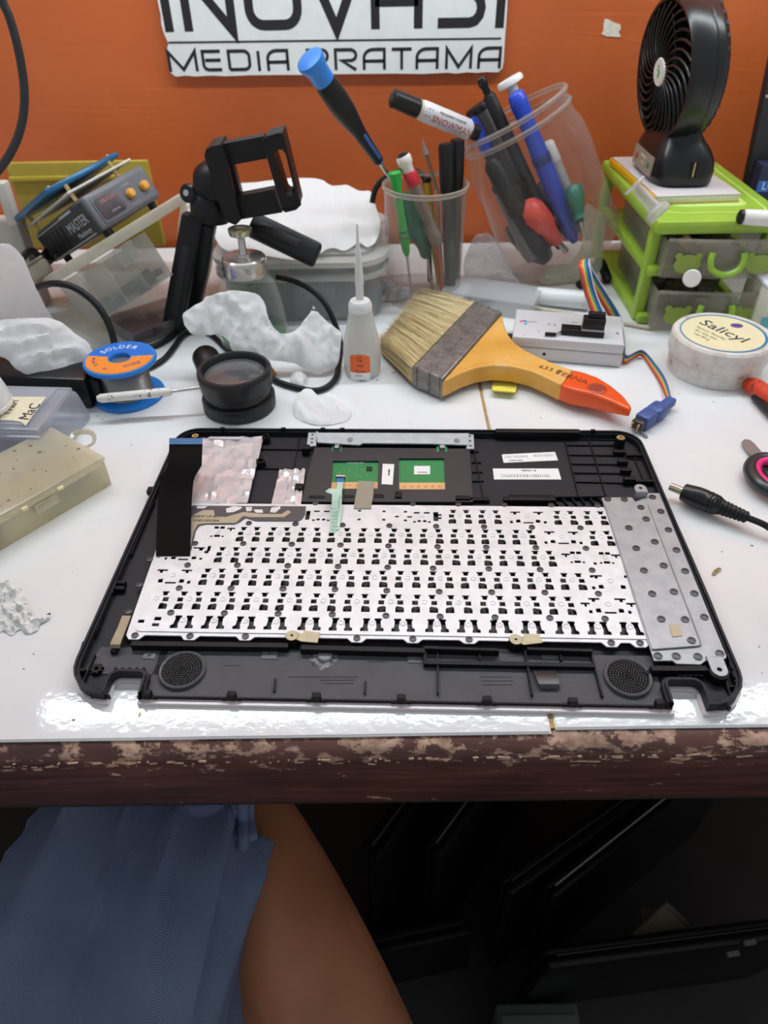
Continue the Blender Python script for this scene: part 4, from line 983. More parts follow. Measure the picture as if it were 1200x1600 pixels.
# beige block and pale column at the far left
bb = T('beige_block', 'dusty beige plastic block on the tray at the left edge behind the big tissue', 'block', aty(15, 390, .60))
q_ = Vector((.012, .10, 0)); bb.part('block_body', MB(M2).b2((q_.x-.03, q_.y, .0035), (q_.x, q_.y+.04, .018), .003), mat('dusty_beige', (168, 156, 138), .7, var=.15, vs=60))
bb.part('block_lid', MB(M2).b2((q_.x-.029, q_.y+.001, .018), (q_.x-.001, q_.y+.039, .0205), .001), mat('dusty_beige_top', (176, 166, 148), .7))
pc = T('pale_carton', 'pale upright plastic strip standing at the far left beside the yellow card', 'strip', aty(5, 330, .70))
a = aty(22, 345, .70); pc.part('strip_body', MB().bar(aty(2, 283, .70), aty(24, 350, .70), .01, .012, .002, up=(0, 1, 0)), mat('pale_grey', (196, 194, 184), .6)); pc.part('strip_foot', MB().b2((a.x-.05, .70, .001), (a.x+.002, .72, a.z), .002), mat('pale_grey2', (178, 174, 164), .6))
# thick hanging cable, top left
pts = [aty(x, y, .62) for x, y in ((-60, -420), (-45, -260), (-20, -100), (2, -5), (14, 25), (25, 62), (33, 100), (38, 140), (37, 175), (31, 205), (20, 232), (6, 255), (-20, 285), (-60, 325), (-110, 380), (-170, 460), (-230, 520))]
single('hanging_cable', MB().tube(smooth(pts, 6), .0032, 10), mat('grey_black_cable', (48, 47, 50), .5), 'thick black cable hanging in a bow down the left edge of the wall', 'cable', pts[6], sm=60)
# clear box with red strips under the storage box
a = at(212, 545, 0); MC = TR(a) @ RZ(42)
cb = T('clear_parts_box', 'clear shallow plastic box with dark red contents lying below the storage box', 'parts box', a)
cb.part('box_wall', shell(.062, .050, .0125, .001, MC, .0012), CLEAR); cb.part('lid', MB(MC).b2((-.001, -.001, .0137), (.063, .051, .0155), .0006), clear('smoky_lid', (240, 232, 236), .16, .15, (206, 196, 200)))
for k, (x, y, z) in enumerate(((.014, .012, .002), (.022, .028, .002), (.040, .014, .002), (.046, .038, .002), (.014, .042, .002))): cb.part('packet', MB(MC).box((x, y, z+.0035), (.022, .013, .006), .001, TR((0, 0, 0))), mat('packet_red', (140, 60, 70), .5) if k % 2 else mat('packet_purple', (96, 76, 92), .5))
cb.part('clip', MB(MC).b2((.028, -.004, .006), (.042, -.0008, .0165), .0008), CLEAR)
# cables in the left half
def cable(name, pts, r, label, m=CABLE, group=None): 
    return single(name, MB().tube(smooth(pts, 7), r, 8), m, label, 'cable', pts[len(pts)//2], group, 60)
Zc = lambda x, y, z: at(x, y, z)
cable('black_cable', [aty(20, 462, .59), aty(58, 449, .585), aty(85, 443, .575), aty(115, 449, .57), aty(145, 470, .565), aty(165, 497, .56), aty(176, 525, .555), aty(179, 548, .553), at(172, 566, .0035)], .0029, 'black cable arching over in front of the tilted storage box')
cable('black_cable', [Zc(150, 575, .004), Zc(180, 563, .003), Zc(215, 548, .0029), Zc(240, 541, .0029), Zc(262, 530, .0029), Zc(283, 514, .0029), Zc(300, 505, .0029), Zc(325, 500, .003)], .0026, 'black cable lying behind the solder spool towards the glass jar')
cable('black_cable', [Zc(232, 575, .003), Zc(255, 562, .0028), Zc(270, 545, .0028), Zc(285, 525, .0028), Zc(302, 517, .0028), Zc(318, 516, .0028), Zc(335, 527, .0028), Zc(352, 543, .0028), Zc(372, 557, .0028), Zc(400, 572, .0028), Zc(430, 594, .0028), Zc(465, 606, .0028), Zc(492, 610, .0028), Zc(512, 604, .0028), Zc(525, 590, .0028), Zc(529, 572, .0028), Zc(533, 545, .0028)], .0026, 'black cable looping around the small rumpled tissue beside the needle bottle')
cable('black_cable', [aty(432, 433, .64), aty(455, 438, .635), aty(480, 449, .63), aty(500, 465, .625), aty(513, 483, .62), aty(522, 503, .615), aty(530, 525, .61), at(534, 548, .0028)], .0026, 'black cable bowing in front of the clear food container')

# ---------------------------------------------------------------- left front: tissues, adapter, boxes
ad = T('power_adapter', 'black power adapter brick under the big left tissue', 'power adapter', at(100, 620, 0))
a = at(150, 640, 0); M = TR(a) @ RZ(-6)
ad.part('brick', MB(M).b2((-.10, 0, .0), (-.002, .04, .028), .003), SATIN); ad.part('end_cap', MB(M).b2((-.002, .004, .003), (.006, .036, .025), .002), CABLE)
ad.part('rating_sticker', MB(M).b2((-.094, -.0004, .006), (-.076, .0006, .021)), mat('grey_blue_sticker', (150, 164, 178), .5))
bo = T('blue_box', 'small blue and grey box at the left edge behind the labelled box', 'box', at(0, 590, .02)); p = at(-4, 600, .0)
bo.part('box_body', MB().b2((p.x-.05, .502, .029), (p.x+.010, .53, .042), .001), mat('blue_card', (40, 84, 160), .5))
t1 = crumple([(-30, 384), (0, 381), (17, 382), (36, 402), (46, 425), (55, 447), (66, 470), (82, 497), (84, 515), (60, 528), (30, 535), (0, 530), (-40, 530)], plane3(at(0, 535, .035), at(80, 525, .03), aty(20, 380, .55)), .008, .0085, 3.3, 6, 30, .019, stretch=(1, .55))
single('tissue', t1, TISSUE, 'big rumpled white tissue standing upright at the left edge', 'tissue', at(20, 500, .03), sm=60)
t2 = crumple([(-40, 535), (-5, 503), (20, 497), (55, 496), (83, 498), (100, 506), (118, 521), (135, 533), (144, 547), (149, 568), (151, 584), (140, 590), (150, 606), (140, 611), (125, 612), (108, 603), (80, 596), (52, 589), (24, 576), (8, 560), (-40, 548)], plane3(at(-20, 560, .045), at(130, 600, .012), at(80, 500, .06)), .006, .0085, 5.1, 5, 26, .019, stretch=(.7, 1.3))
single('tissue', t2, TISSUE, 'white tissue draped towards the solder spool, its twisted tail by the pen', 'tissue', at(80, 570, .03), sm=60)
t3 = crumple([(126, 597), (140, 598), (150, 607), (158, 618), (150, 620), (138, 613), (126, 610)], plane3(at(130, 605, .010), at(152, 622, .014), at(140, 596, .016)), .004, .002, 2.2, 4, 8, .06)
# labelled box
pA, pB = at(59, 672, .031), at(113, 604, .031); ex = Vector((pB.x-pA.x, pB.y-pA.y, 0)); MLb = TR((pA.x, pA.y, 0)) @ RZ(math.degrees(math.atan2(ex.y, ex.x)))
LL = ex.length
BLUISH = clear('bluish_box_plastic', (240, 242, 246), .26, .22, (222, 225, 232), .08)
lb = T('labelled_box', 'grey-blue translucent lidded box with a handwritten paper label', 'storage box', at(40, 650, .015))
lb.part('base', MB(MLb).box((LL/2, .065, .0135), (LL+.012, .142, .027), .004, taper=.93), BLUISH)
ld = lb.part('lid', MB(MLb).b2((0, 0, .027), (LL, .13, .031), .0018), BLUISH)
lb.part('lid_panel', MB(MLb).b2((.005, .010, .031), (LL-.005, .122, .0322), .0009), BLUISH, under=ld)
q = [at(x, y, .0325) for x, y in ((14, 620), (72, 620), (62, 634), (52, 647), (40, 665), (33, 659), (20, 657), (0, 656), (3, 645))]
lab = lb.part('paper_label', MB().prism([(p.x, p.y) for p in q], .0322, .0326), mat('cream_paper', (226, 218, 190), .8, var=.05, vs=80), under=ld)
def written(txt, x0, y0, x1, y1, size, sx=1):
    a, b = at(x0, y0, .0327), at(x1, y1, .0327); mb = MB(); words(mb, txt, size, fr((a+b)/2, b-a), sx=sx, shear=.15); return mb
lb.part('handwriting', written('1 MEM', 6, 652, 27, 622, .0088, .8), mat('brown_pen', (70, 52, 44), .7), under=ld); lb.part('handwriting', written('MaC', 33, 660, 60, 628, .0115, 1.0), INK, under=ld)
wr = T('white_roll', 'white smooth rounded cup at the left edge on the labelled box', 'cup', at(-22, 650, .033))
pr = at(-22, 640, .033); wr.part('cup_body', MB(TR((pr.x, pr.y, .0328))).lathe([(.0165, 0), (.0185, .002), (.0195, .012), (.0165, .026), (.011, .030), (.003, .031)], 32), mat('white_gloss', (240, 240, 240), .25)); wr.part('cup_rim', MB(TR((pr.x, pr.y, .0328))).lathe([(.0186, .0018), (.0199, .003), (.0199, .0055), (.0192, .0062)], 32, cap=(0, 0)), WHITE)
# yellowed compartment box
O_ = at(175, 757, 0); MY = TR((O_.x, O_.y, 0)) @ RZ(math.degrees(math.atan2(-.79, -.61))) @ Matrix.Diagonal((1, -1, 1, 1))
YEL = clear('yellowed_box_plastic', (250, 248, 238), .3, .22, (240, 236, 216), .12, sc=45)
yb = T('compartment_box', 'yellowed translucent compartment box with hinged lid and dark parts inside', 'storage box', O_)
yl, yw, yh = .15, .062, .024
yb.part('box_base', shell(yl, yw, .019, .0013, MY, .0015, 0, 0), YEL)
ly = yb.part('lid', MB(MY).b2((-.001, -.001, .0212), (yl, yw+.001, .0245), .0011), YEL)
for k, x in enumerate((.038, .078, .115)): yb.part('divider', MB(MY).b2((x, .0015, .002), (x+.001, yw-.0015, .019)), YEL)
yb.part('divider', MB(MY).b2((.002, yw*.5, .002), (yl-.002, yw*.5+.001, .019)), YEL)
for x in (.04, .098): 
    yb.part('latch', MB(MY).b2((x, -.0035, .012), (x+.016, -.0002, .018), .0008).b2((x+.003, -.0045, .0135), (x+.013, -.003, .0165), .0008), YEL); 
for x in (.034, .06): yb.part('hinge_pin', MB(MY).cyl((x, -.0018, .0205), (x+.004, -.0018, .0205), .0014, n=8), mat('cream_pin', (224, 214, 176), .4))
mb = MB(MY); mb.tube([(.002, -.0015, .0206), (yl, -.0015, .0206)], .0011, 6); yb.part('lid_lip', mb, YEL, under=ly)
mb = MB(MY); rr = random.Random(9)
for k in range(40):
    mb.box((rr.uniform(.01, yl-.01), rr.uniform(.008, yw-.008), rr.uniform(.004, .010)), (rr.uniform(.005, .016), rr.uniform(.004, .012), rr.uniform(.003, .008)), .0008)
yb.part('loose_parts', mb, mat('dim_parts', (104, 110, 124), .5, var=.4, vs=150), kind='stuff')
mb = MB(MY); mb.tube(smooth([(.0, .004+.018, .0225), (-.007, .003+.018, .0235), (-.0125, .010+.018, .024), (-.0125, .018+.018, .024), (-.007, .024+.018, .0235), (.0, .022+.018, .0225)], 6), .0011, 8, flat=1.8); yb.part('handle_loop', mb, clear('clear_loop', (244, 238, 224), .35, .15, (226, 220, 204)))
mb = MB(MY); rr = random.Random(21)
for k in range(38):
    cx_, cy_, s_ = rr.uniform(.004, yl*.8), rr.uniform(.006, yw-.006), rr.uniform(.0003, .0006)*rr.choice((1, 1, 2, 3.2)); mb.prism([(cx_+s_*rr.uniform(.6, 1.3)*math.cos(a), cy_+s_*rr.uniform(.6, 1.3)*math.sin(a)) for a in (0, .8, 1.6, 2.4, 3.2, 4, 4.9, 5.6)], .0245, .0247)
yb.part('dirt_marks', mb, mat('brown_dirt', (132, 112, 84), .9), kind='stuff', under=ly)
# cotton scrap, left
t4 = crumple([(-40, 925), (0, 912), (18, 905), (35, 920), (48, 945), (60, 962), (78, 957), (76, 968), (62, 975), (58, 985), (42, 990), (30, 983), (18, 993), (5, 985), (-10, 995), (-40, 985)], plane3(at(0, 985, .001), at(60, 980, .001), at(10, 905, .002)), .003, .007, 8.4, 3.5, 14, .065)
single('cotton_scrap', t4, mat('frayed_cotton', (226, 226, 224), .95, var=.04, vs=200, bump=.6, bs=900), 'frayed scrap of white cotton on bare tile at the left edge', 'cotton', at(20, 960), sm=60)

# ---------------------------------------------------------------- solder spool, pen, loupe
sx_, sy_ = -.2155, .523
sp_ = T('solder_spool', 'blue spool of solder wire with an orange and blue label', 'spool', (sx_, sy_, 0)); MSp = TR((sx_, sy_, 0))
SPB = mat('spool_blue', (36, 128, 214), .35)
for z in (0, .0315): sp_.part('flange', MB(MSp).lathe([(.0085, z), (.0285, z), (.0292, z+.0015), (.0292, z+.0025), (.0285, z+.0038), (.0085, z+.0038)], 48, cap=(0, 0)).lathe([(.0085, z+.0038), (.0085, z)], 32, cap=(0, 0)), SPB)
sp_.part('solder_wire', MB(MSp).lathe([(.0195+.0006*(k % 2), .0038+.0278*k/36) for k in range(37)], 40), mat('solder_grey', (150, 148, 146), .35, .7))
sp_.part('core', MB(MSp).lathe([(.0085, .0), (.0085, .0353)], 24, cap=(0, 0)), SPB)
def sector(r0, r1, a0, a1, n=24): return [(r1*math.cos(R(a0+(a1-a0)*k/n)), r1*math.sin(R(a0+(a1-a0)*k/n))) for k in range(n+1)]+[(r0*math.cos(R(a1+(a0-a1)*k/n)), r0*math.sin(R(a1+(a0-a1)*k/n))) for k in range(n+1)]
lbl = sp_.part('label', MB(MSp).prism(sector(.0095, .0268, 8, 172), .0353, .0356), mat('label_blue', (30, 108, 204), .45)); lbo = sp_.part('label', MB(MSp).prism(sector(.0095, .0268, 172, 368), .0353, .0356), mat('label_orange', (238, 140, 44), .45))
mb = MB(MSp)
for i, ch in enumerate('SOLDER'): a = 150-i*17; words(mb, ch, .0075, RZ(a-90) @ TR((0, .0185, .0356)))
sp_.part('label_print', mb, mat('white_print', (236, 232, 240), .6), under=lbl)
mb = MB(MSp)
for i, ch in enumerate('0.8mm'): a = 300-i*16+100; words(mb, ch, .005, RZ(-20-i*16+90-90) @ TR((0, -.02, .0356)))
words(mb, 'WIRE', .006, RZ(35) @ TR((.004, -.0175, .0356)))
sp_.part('label_print', mb, mat('violet_print', (84, 60, 150), .6), under=lbo)
pn = T('scraper_pen', 'chipped white pen with a steel rod leaning across the blue spool', 'hand tool', at(210, 618, .02))
p0, p1, p2 = at(152, 623, .0195), at(267, 612, .0205), at(313, 605.5, .021)
pn.part('handle', MB().lathe([(.0022, 0), (.0036, .003), (.0037, (p1-p0).length*.9), (.003, (p1-p0).length)], 16, axis(p0, p1)), (lambda t: (t.pbr(t.ramp(t.noise(t.coord(), 260, 4), [(.60, lin((226, 224, 218))), (.66, lin((110, 96, 84)))]), .4), t.m)[1])(NT('chipped_white_paint')))
pn.part('rod', MB().cyl(p1, p2, .0014, n=12), STEEL)
lx, ly_ = -.1195, .5035; ML = TR((lx, ly_, 0))
lo = T('loupe', 'black stubby eye loupe with a glass lens standing on the tile', 'loupe', (lx, ly_, 0))
RUB = mat('loupe_black', (26, 26, 28), .4)
lo.part('base_ring', MB(ML).lathe([(.0275, 0), (.0293, .0012), (.0296, .010), (.0288, .0118), (.026, .0122)], 48), RUB); lo.part('barrel', MB(ML).lathe([(.0265, .0115), (.0268, .022)], 48), SATIN)
lo.part('eye_ring', MB(ML).lathe([(.0275, .0195), (.0288, .0205), (.0295, .030), (.0295, .0335), (.0284, .0352), (.0262, .0352), (.0252, .0335), (.0248, .029)], 48, cap=(0, 0)), RUB)
mb = MB(ML)
for k in range(72): a = 2*math.pi*k/72; mb.box((.0290*math.cos(a), .0290*math.sin(a), .0055), (.0007, .0007, .0085), 0)
lo.part('grip_ribs', mb, RUB)
t = NT('lens_glass'); t.pbr(lin((84, 84, 86)), .10, 0, Coat_Weight=.3, Specular_IOR_Level=.5); lo.part('lens', MB(ML).lathe([(.0249, .0295)]+[(.0249*math.cos(R(a)), .0295+.0035*math.sin(R(a))) for a in range(10, 90, 10)]+[(.0004, .033)], 40), t.m)
# small bottle with black cap behind the loupe
bt = T('capped_bottle', 'short clear bottle with a black cap lying behind the loupe', 'bottle', at(330, 590, .01))
b0 = at(338, 592, .011); b1 = at(303, 522, .02)
dv = (b1-b0).normalized(); bt.part('bottle_body', MB().lathe([(.006, -.012), (.0125, -.009), (.0125, .012), (.010, .016)], 24, axis(b0, b1)), clear('milky_plastic', (236, 236, 230), .5, .2, (220, 220, 212)))
bt.part('cap', MB().lathe([(.0108, .014), (.0118, .016), (.0118, .033), (.0108, .036), (.004, .0365)], 24, axis(b0, b1)), SATIN); bt.part('cap_ring', MB().lathe([(.0124, .012), (.0128, .0135), (.0128, .0155), (.0119, .0165)], 24, axis(b0, b1), cap=(0, 0)), SATIN)
# tan wooden chip
a, b = at(412, 560, .006), at(430, 586, .001); single('wood_chip', MB().bar(a, b, .0035, .0018, .0003), mat('tan_wood', (176, 126, 66), .6), 'short tan wooden stick tucked under the middle tissue', 'stick', at(421, 573))
# tissues in the middle
t5 = crumple([(285, 493), (300, 478), (322, 466), (345, 457), (375, 455), (398, 457), (412, 470), (417, 488), (421, 500), (432, 515), (444, 521), (460, 517), (476, 500), (487, 484), (490, 479), (500, 491), (515, 505), (533, 519), (532, 540), (530, 562), (525, 573), (510, 582), (495, 585), (480, 578), (462, 568), (440, 565), (415, 560), (398, 550), (372, 552), (362, 545), (355, 530), (340, 521), (318, 524), (296, 518)],
             plane3(at(400, 575, .012), at(520, 585, .001), aty(360, 455, .575)), .005, .010, 6.2, 4.5, 20, .022, stretch=(1.2, .7))
single('tissue', t5, TISSUE, 'rumpled white tissue spread across in front of the glass pump jar', 'tissue', at(410, 570, .02), sm=60)
t6 = crumple([(459, 640), (462, 620), (470, 612), (480, 606), (490, 611), (500, 620), (515, 614), (530, 622), (548, 640), (545, 655), (525, 662), (500, 664), (478, 660), (463, 652)], lambda x, y: at(x, y, .001+max(0, (655-y))*.00012), .003, .004, 4.4, 4, 14, .04)
single('tissue', t6, TISSUE, 'small flattened scrap of white tissue just behind the laptop case', 'tissue', at(500, 640), sm=60)
t7 = crumple([(455, 585), (470, 580), (480, 588), (478, 600), (482, 612), (470, 606), (455, 598)], lambda x, y: at(x, y, .002), .005, .004, 7.7, 4, 10, .06)
single('cotton_scrap', t7, mat('grubby_cotton', (214, 214, 212), .95, var=.15, vs=300), 'tiny grubby cotton wisp inside the cable loop', 'cotton', at(468, 595), sm=60)
# ---------------------------------------------------------------- food container with tissue, behind the middle
fc = T('food_container', 'clear rounded food container with a ridged lid, tissue heaped on top', 'container', (-.085, .72, 0))
GREYCLEAR = clear('grey_clear_plastic', (244, 245, 246), .28, .2, (222, 224, 226), .06)
LIDW = clear('white_lid_plastic', (240, 240, 238), .6, .3, (226, 226, 222), .06)
cx0, cx1, cy0, cy1 = -.160, .002, .655, .80
def ring(o, i, z0, z1): return MB().prism(o, z0, z1, [i])
rr_o = lambda d: rrect(cx0-d, cy0-d, cx1+d, cy1+d, .03+d, 8)
fc.part('base', MB().prism(rr_o(-.006), .0005, .002).prism(rr_o(-.004), .002, .043, [rr_o(-.0055)]), GREYCLEAR)
fc.part('rim', ring(rr_o(.003), rr_o(-.006), .043, .047), LIDW); fc.part('band', ring(rr_o(-.002), rr_o(-.0035), .047, .056), GREYCLEAR)
lid_ = fc.part('lid', MB().prism(rr_o(.0035), .056, .061), LIDW); fc.part('lid_step', MB().prism(rr_o(-.012), .061, .064), LIDW, under=lid_)
mb = MB(); rr = random.Random(6)
for k in range(30): mb.box((rr.uniform(cx0+.03, cx1-.03), rr.uniform(cy0+.03, cy1-.03), .008+.008*rr.random()), (.018, .02, .01), .001)
fc.part('stored_parts', mb, mat('grey_parts', (120, 122, 126), .5, var=.3, vs=120), kind='stuff')
t8 = crumple([(322, 300), (345, 290), (400, 284), (440, 279), (470, 277), (500, 280), (520, 289), (540, 289), (560, 297), (580, 300), (588, 325), (594, 345), (590, 372), (575, 385), (560, 378), (540, 390), (515, 388), (490, 402), (470, 408), (420, 400), (380, 395), (345, 385), (330, 350)],
             plane3(at(340, 400, .068), at(580, 385, .068), aty(450, 285, .80)), .004, .008, 9.9, 7, 30, .014, zmin=.0655)
single('tissue', t8, TISSUE, 'big sheet of white tissue heaped on the food container behind the phone stand', 'tissue', at(460, 350, .08), sm=60)
t9 = crumple([(278, 345), (285, 318), (300, 300), (325, 298), (335, 330), (338, 370), (330, 420), (318, 460), (300, 475), (282, 462), (276, 440), (276, 400)], plane3(at(285, 476, .004), at(330, 470, .004), aty(300, 300, .76)), .008, .007, 1.7, 7, 28, .022)
single('plastic_bag', t9, clear('cream_film', (236, 228, 214), .62, .25, (214, 204, 188), .12), 'creased cream plastic bag between the storage box and the phone stand', 'bag', at(290, 430, .03), sm=60)

# ---------------------------------------------------------------- phone stand
TM = mat('stand_black', (19, 19, 21), .42, spec=.35)
ps = T('phone_stand', 'black folding tripod phone stand with an open clamp head', 'tripod', at(300, 500, 0))
def q3(x, y, d): return aty(x, y, d)
def leg(p, q, w, h, up, slot):
    o = ps.part('leg', MB().bar(p, q, w, h, .003, up=up, seg=3), TM)
    d = (Vector(q)-Vector(p)); u = Vector(up); y = u.cross(d).normalized(); z = d.cross(y).normalized()
    for s_ in slot:
        a = Vector(p)+d*s_[0]+z*(h/2); b = Vector(p)+d*s_[1]+z*(h/2); ps.part('leg_slot', MB().bar(a, b, w*.36, .0012, .0005, up=up), INK, under=o)
leg(q3(303, 335, .652), at(270, 512, .006), .019, .014, (0, -1, .25), [(.25, .86)])
leg(q3(392, 350, .648), q3(497, 400, .636), .021, .013, (.25, -.8, .6), [(.12, .70)])
leg(q3(322, 345, .655), at(298, 486, .004), .019, .014, (0, -1, .2), [])
hub = q3(330, 322, .65); ps.part('hub', MB().lathe([(.012, -.012), (.0175, -.009), (.0185, .004), (.015, .011), (.010, .014)], 28, axis(hub, hub+Vector((.25, -.1, 1)))), TM)
nb_ = q3(338, 285, .648); ps.part('ball_neck', MB().lathe([(.016, -.012), (.0185, -.004), (.0175, .006), (.013, .012)], 28, axis(nb_, q3(368, 280, .64))), TM)
kb = q3(297, 302, .645); ps.part('lock_knob', MB().lathe([(.0065, -.006), (.0078, -.004), (.0078, .004), (.006, .006)], 20, axis(kb, kb+Vector((-.3, -1, .35)))), SATIN)
ps.part('pivot_pin', MB().lathe([(.003, .0058), (.0026, .0072), (.001, .0076)], 14, axis(kb, kb+Vector((-.3, -1, .35)))), STEEL)
yb_, yf_ = .645, .632
UPV = Vector((0, -1, .2))
def plate_px(name, px, y0, th, m=TM, holes=(), under=None):
    """a slab whose front face covers the pixel outline at depth Y0, TH thick away from the camera"""
    P = [aty(x, y, y0) for x, y in px]; H = [[(p.x, p.z) for p in (aty(x, y, y0) for x, y in h)] for h in holes]
    mb = MB(); mb.prism([(p.x, p.z) for p in P], -th, 0, H, Matrix(((1, 0, 0, 0), (0, 0, -1, y0), (0, 1, 0, 0), (0, 0, 0, 1)))); return ps.part(name, mb, m, under=under)
plate_px('clamp_base', [(319, 243), (322, 233), (330, 229), (343, 226), (352, 243), (372, 330), (377, 343), (368, 352), (356, 347), (346, 330)], .622, .030)
plate_px('clamp_bar', [(343, 226), (412, 213), (416, 248), (362, 258), (347, 246)], .63, .012)
plate_px('clamp_bar', [(365, 308), (428, 296), (441, 332), (376, 343)], .63, .012)
plate_px('clamp_web', [(336, 243), (360, 240), (377, 305), (382, 338), (352, 335)], .634, .01)
jaw = plate_px('clamp_jaw', [(410, 222), (415, 214), (441, 207), (469, 320), (462, 327), (446, 331), (440, 326)], .612, .026, holes=[[(427, 240), (432, 234), (441, 234), (446, 240), (460, 298), (458, 304), (450, 306), (446, 302)]])
mb = MB(); mb.tube(smooth([aty(x, y, .6115) for x, y in ((411, 221), (416, 215), (441, 208))], 3)+[aty(x, y, .6115) for x, y in ((469, 320), (462, 326), (446, 330), (440, 325))], .0011, 6); ps.part('jaw_edge', mb, TM, under=jaw)
ps.part('rubber_pad', MB().bar(aty(448, 301, .617), aty(459, 298, .617), .004, .012, .001, up=(0, -1, 0)), mat('pad_rubber', (52, 52, 54), .6), under=jaw)

# ---------------------------------------------------------------- glass pump jar
jx, jy = -.1215, .617; MJ = TR((jx, jy, 0))
gj = T('pump_jar', 'green-tinted glass jar with a metal screw cap and pump plunger', 'jar', (jx, jy, 0))
zj = lambda py: aty(385, py, jy).z
t = NT('jar_glass'); co = t.coord(); p_ = t.n('ShaderNodeBsdfPrincipled'); p_.inputs['Base Color'].default_value = lin((226, 234, 226)); p_.inputs['Roughness'].default_value = .05
tr = t.n('ShaderNodeBsdfTransparent'); tr.inputs[0].default_value = lin((252, 254, 252)); lw = t.n('ShaderNodeLayerWeight'); lw.inputs[0].default_value = .3; mx = t.n('ShaderNodeMixShader')
mr = t.n('ShaderNodeMapRange'); mr.inputs[3].default_value = .02; mr.inputs[4].default_value = .42; t.l(lw.outputs['Facing'], mr.inputs[0]); t.l(mr.outputs[0], mx.inputs[0]); t.l(tr.outputs[0], mx.inputs[1]); t.l(p_.outputs[0], mx.inputs[2]); t.l(mx.outputs[0], t.out.inputs[0]); GLASS = t.m
gj.part('glass_body', MB(MJ).lathe([(.028, .0005), (.0312, .002), (.0322, .006), (.0315, .014), (.0285, zj(470)), (.0250, zj(447)), (.0215, zj(437)), (.0196, zj(432)), (.0196, zj(427))], 48, cap=(1, 0)), GLASS)
gj.part('green_fluid', MB(MJ).lathe([(.0265, .002), (.0295, .004), (.0302, .010), (.0298, .014), (.028, .0145)], 40), clear('green_fluid', (196, 222, 200), .12, .1, (110, 150, 120)))
cap_ = gj.part('screw_cap', MB(MJ).lathe([(.0190, zj(428)), (.0199, zj(426)), (.0195, zj(421)), (.0199, zj(417)), (.0194, zj(413)), (.0198, zj(409)), (.0194, zj(405)), (.0191, zj(402)), (.0177, zj(400)), (.006, zj(400)+.0005), (.0058, zj(396))], 48), mat('cap_metal', (208, 204, 200), .22, .85))
gj.part('plunger', MB(MJ).lathe([(.0048, zj(398)), (.0032, zj(394)), (.0030, zj(372)), (.0045, zj(369))], 20), STEEL)
gj.part('pump_dish', MB(MJ).lathe([(.0045, zj(370)), (.0095, zj(366)), (.0102, zj(360)), (.0103, zj(357)), (.0092, zj(357)), (.0075, zj(361)), (.003, zj(362))], 32, cap=(0, 1)), mat('dish_metal', (196, 192, 164), .25, .8))
gj.part('dish_hole', MB(MJ).lathe([(.0036, zj(362)+.0004), (.003, zj(362)+.0008)], 16), mat('old_brass', (128, 106, 60), .5))

# ---------------------------------------------------------------- needle bottle
nx, ny = -.0195, .556; MN = TR((nx, ny, 0))
nbt = T('needle_bottle', 'translucent white squeeze bottle with a long needle spout and orange label', 'bottle', (nx, ny, 0))
zn = lambda py: max(.0005, aty(565, py, ny).z)
MILK = clear('milky_bottle', (238, 238, 234), .72, .22, (232, 232, 228))
nbt.part('bottle_body', MB(MN).lathe([(.0135, .0005), (.0155, .002), (.0160, .006), (.0160, zn(545)), (.0152, zn(530)), (.0135, zn(518)), (.0118, zn(505)), (.0105, zn(492)), (.0098, zn(484))], 40), MILK)
nbt.part('collar', MB(MN).lathe([(.0095, zn(485)), (.0100, zn(482)), (.0096, zn(474)), (.0080, zn(469)), (.0045, zn(467))], 32), mat('collar_white', (232, 232, 230), .35))
nbt.part('spout', MB(MN).lathe([(.0034, zn(469)), (.0032, zn(445)), (.0038, zn(443)), (.0030, zn(418)), (.0022, zn(395)), (.0012, zn(378)), (.0007, zn(350))], 20), mat('spout_white', (226, 226, 224), .3))
def wrap(r, a0, a1, z0, z1, n=14, arch=0):
    """label curved round the bottle"""
    vs = []; fs = []
    m = 8
    for j in range(m+1):
        for i in range(n+1):
            u = i/n; a = R(a0+(a1-a0)*u); zt_ = z1-arch*(2*u-1)**2; z = z0+(zt_-z0)*j/m; vs.append((r*math.cos(a), r*math.sin(a), z))
    for j in range(m):
        for i in range(n): b = j*(n+1)+i; fs.append([b, b+1, b+n+2, b+n+1])
    return vs, fs
zm = zn(569); mb = MB(MN); mb.add(*wrap(.0162, -128, -64, zm, zn(540), 16, .003)); olb = nbt.part('label', mb, mat('orange_label', (236, 106, 40), .5)); mb = MB(MN); mb.add(*wrap(.0162, -128, -64, zn(585), zm, 16, 0)); wlb = nbt.part('label', mb, PAPER)
def curved(txt, size, a, z, r=.0163):
    mb0 = MB(); words(mb0, txt, size, I4, .0001); return [((r+v.z)*math.cos(R(a)+v.x/r), (r+v.z)*math.sin(R(a)+v.x/r), z+v.y) for v in mb0.v], mb0.f
mb = MB(MN); mb.add(*curved('G', .0062, -96, zn(548))); mb.add(*curved('OPPER', .0022, -96, zn(558))); mb.add(*curved('MINI TOOLS', .0016, -96, zn(566))); nbt.part('label_print', mb, INK, under=olb)
mb = MB(MN); mb.add(*curved('CLEANER', .0016, -100, zn(573))); mb.add(*curved('50 ml', .0022, -90, zn(580))); nbt.part('label_print', mb, INK, under=wlb)

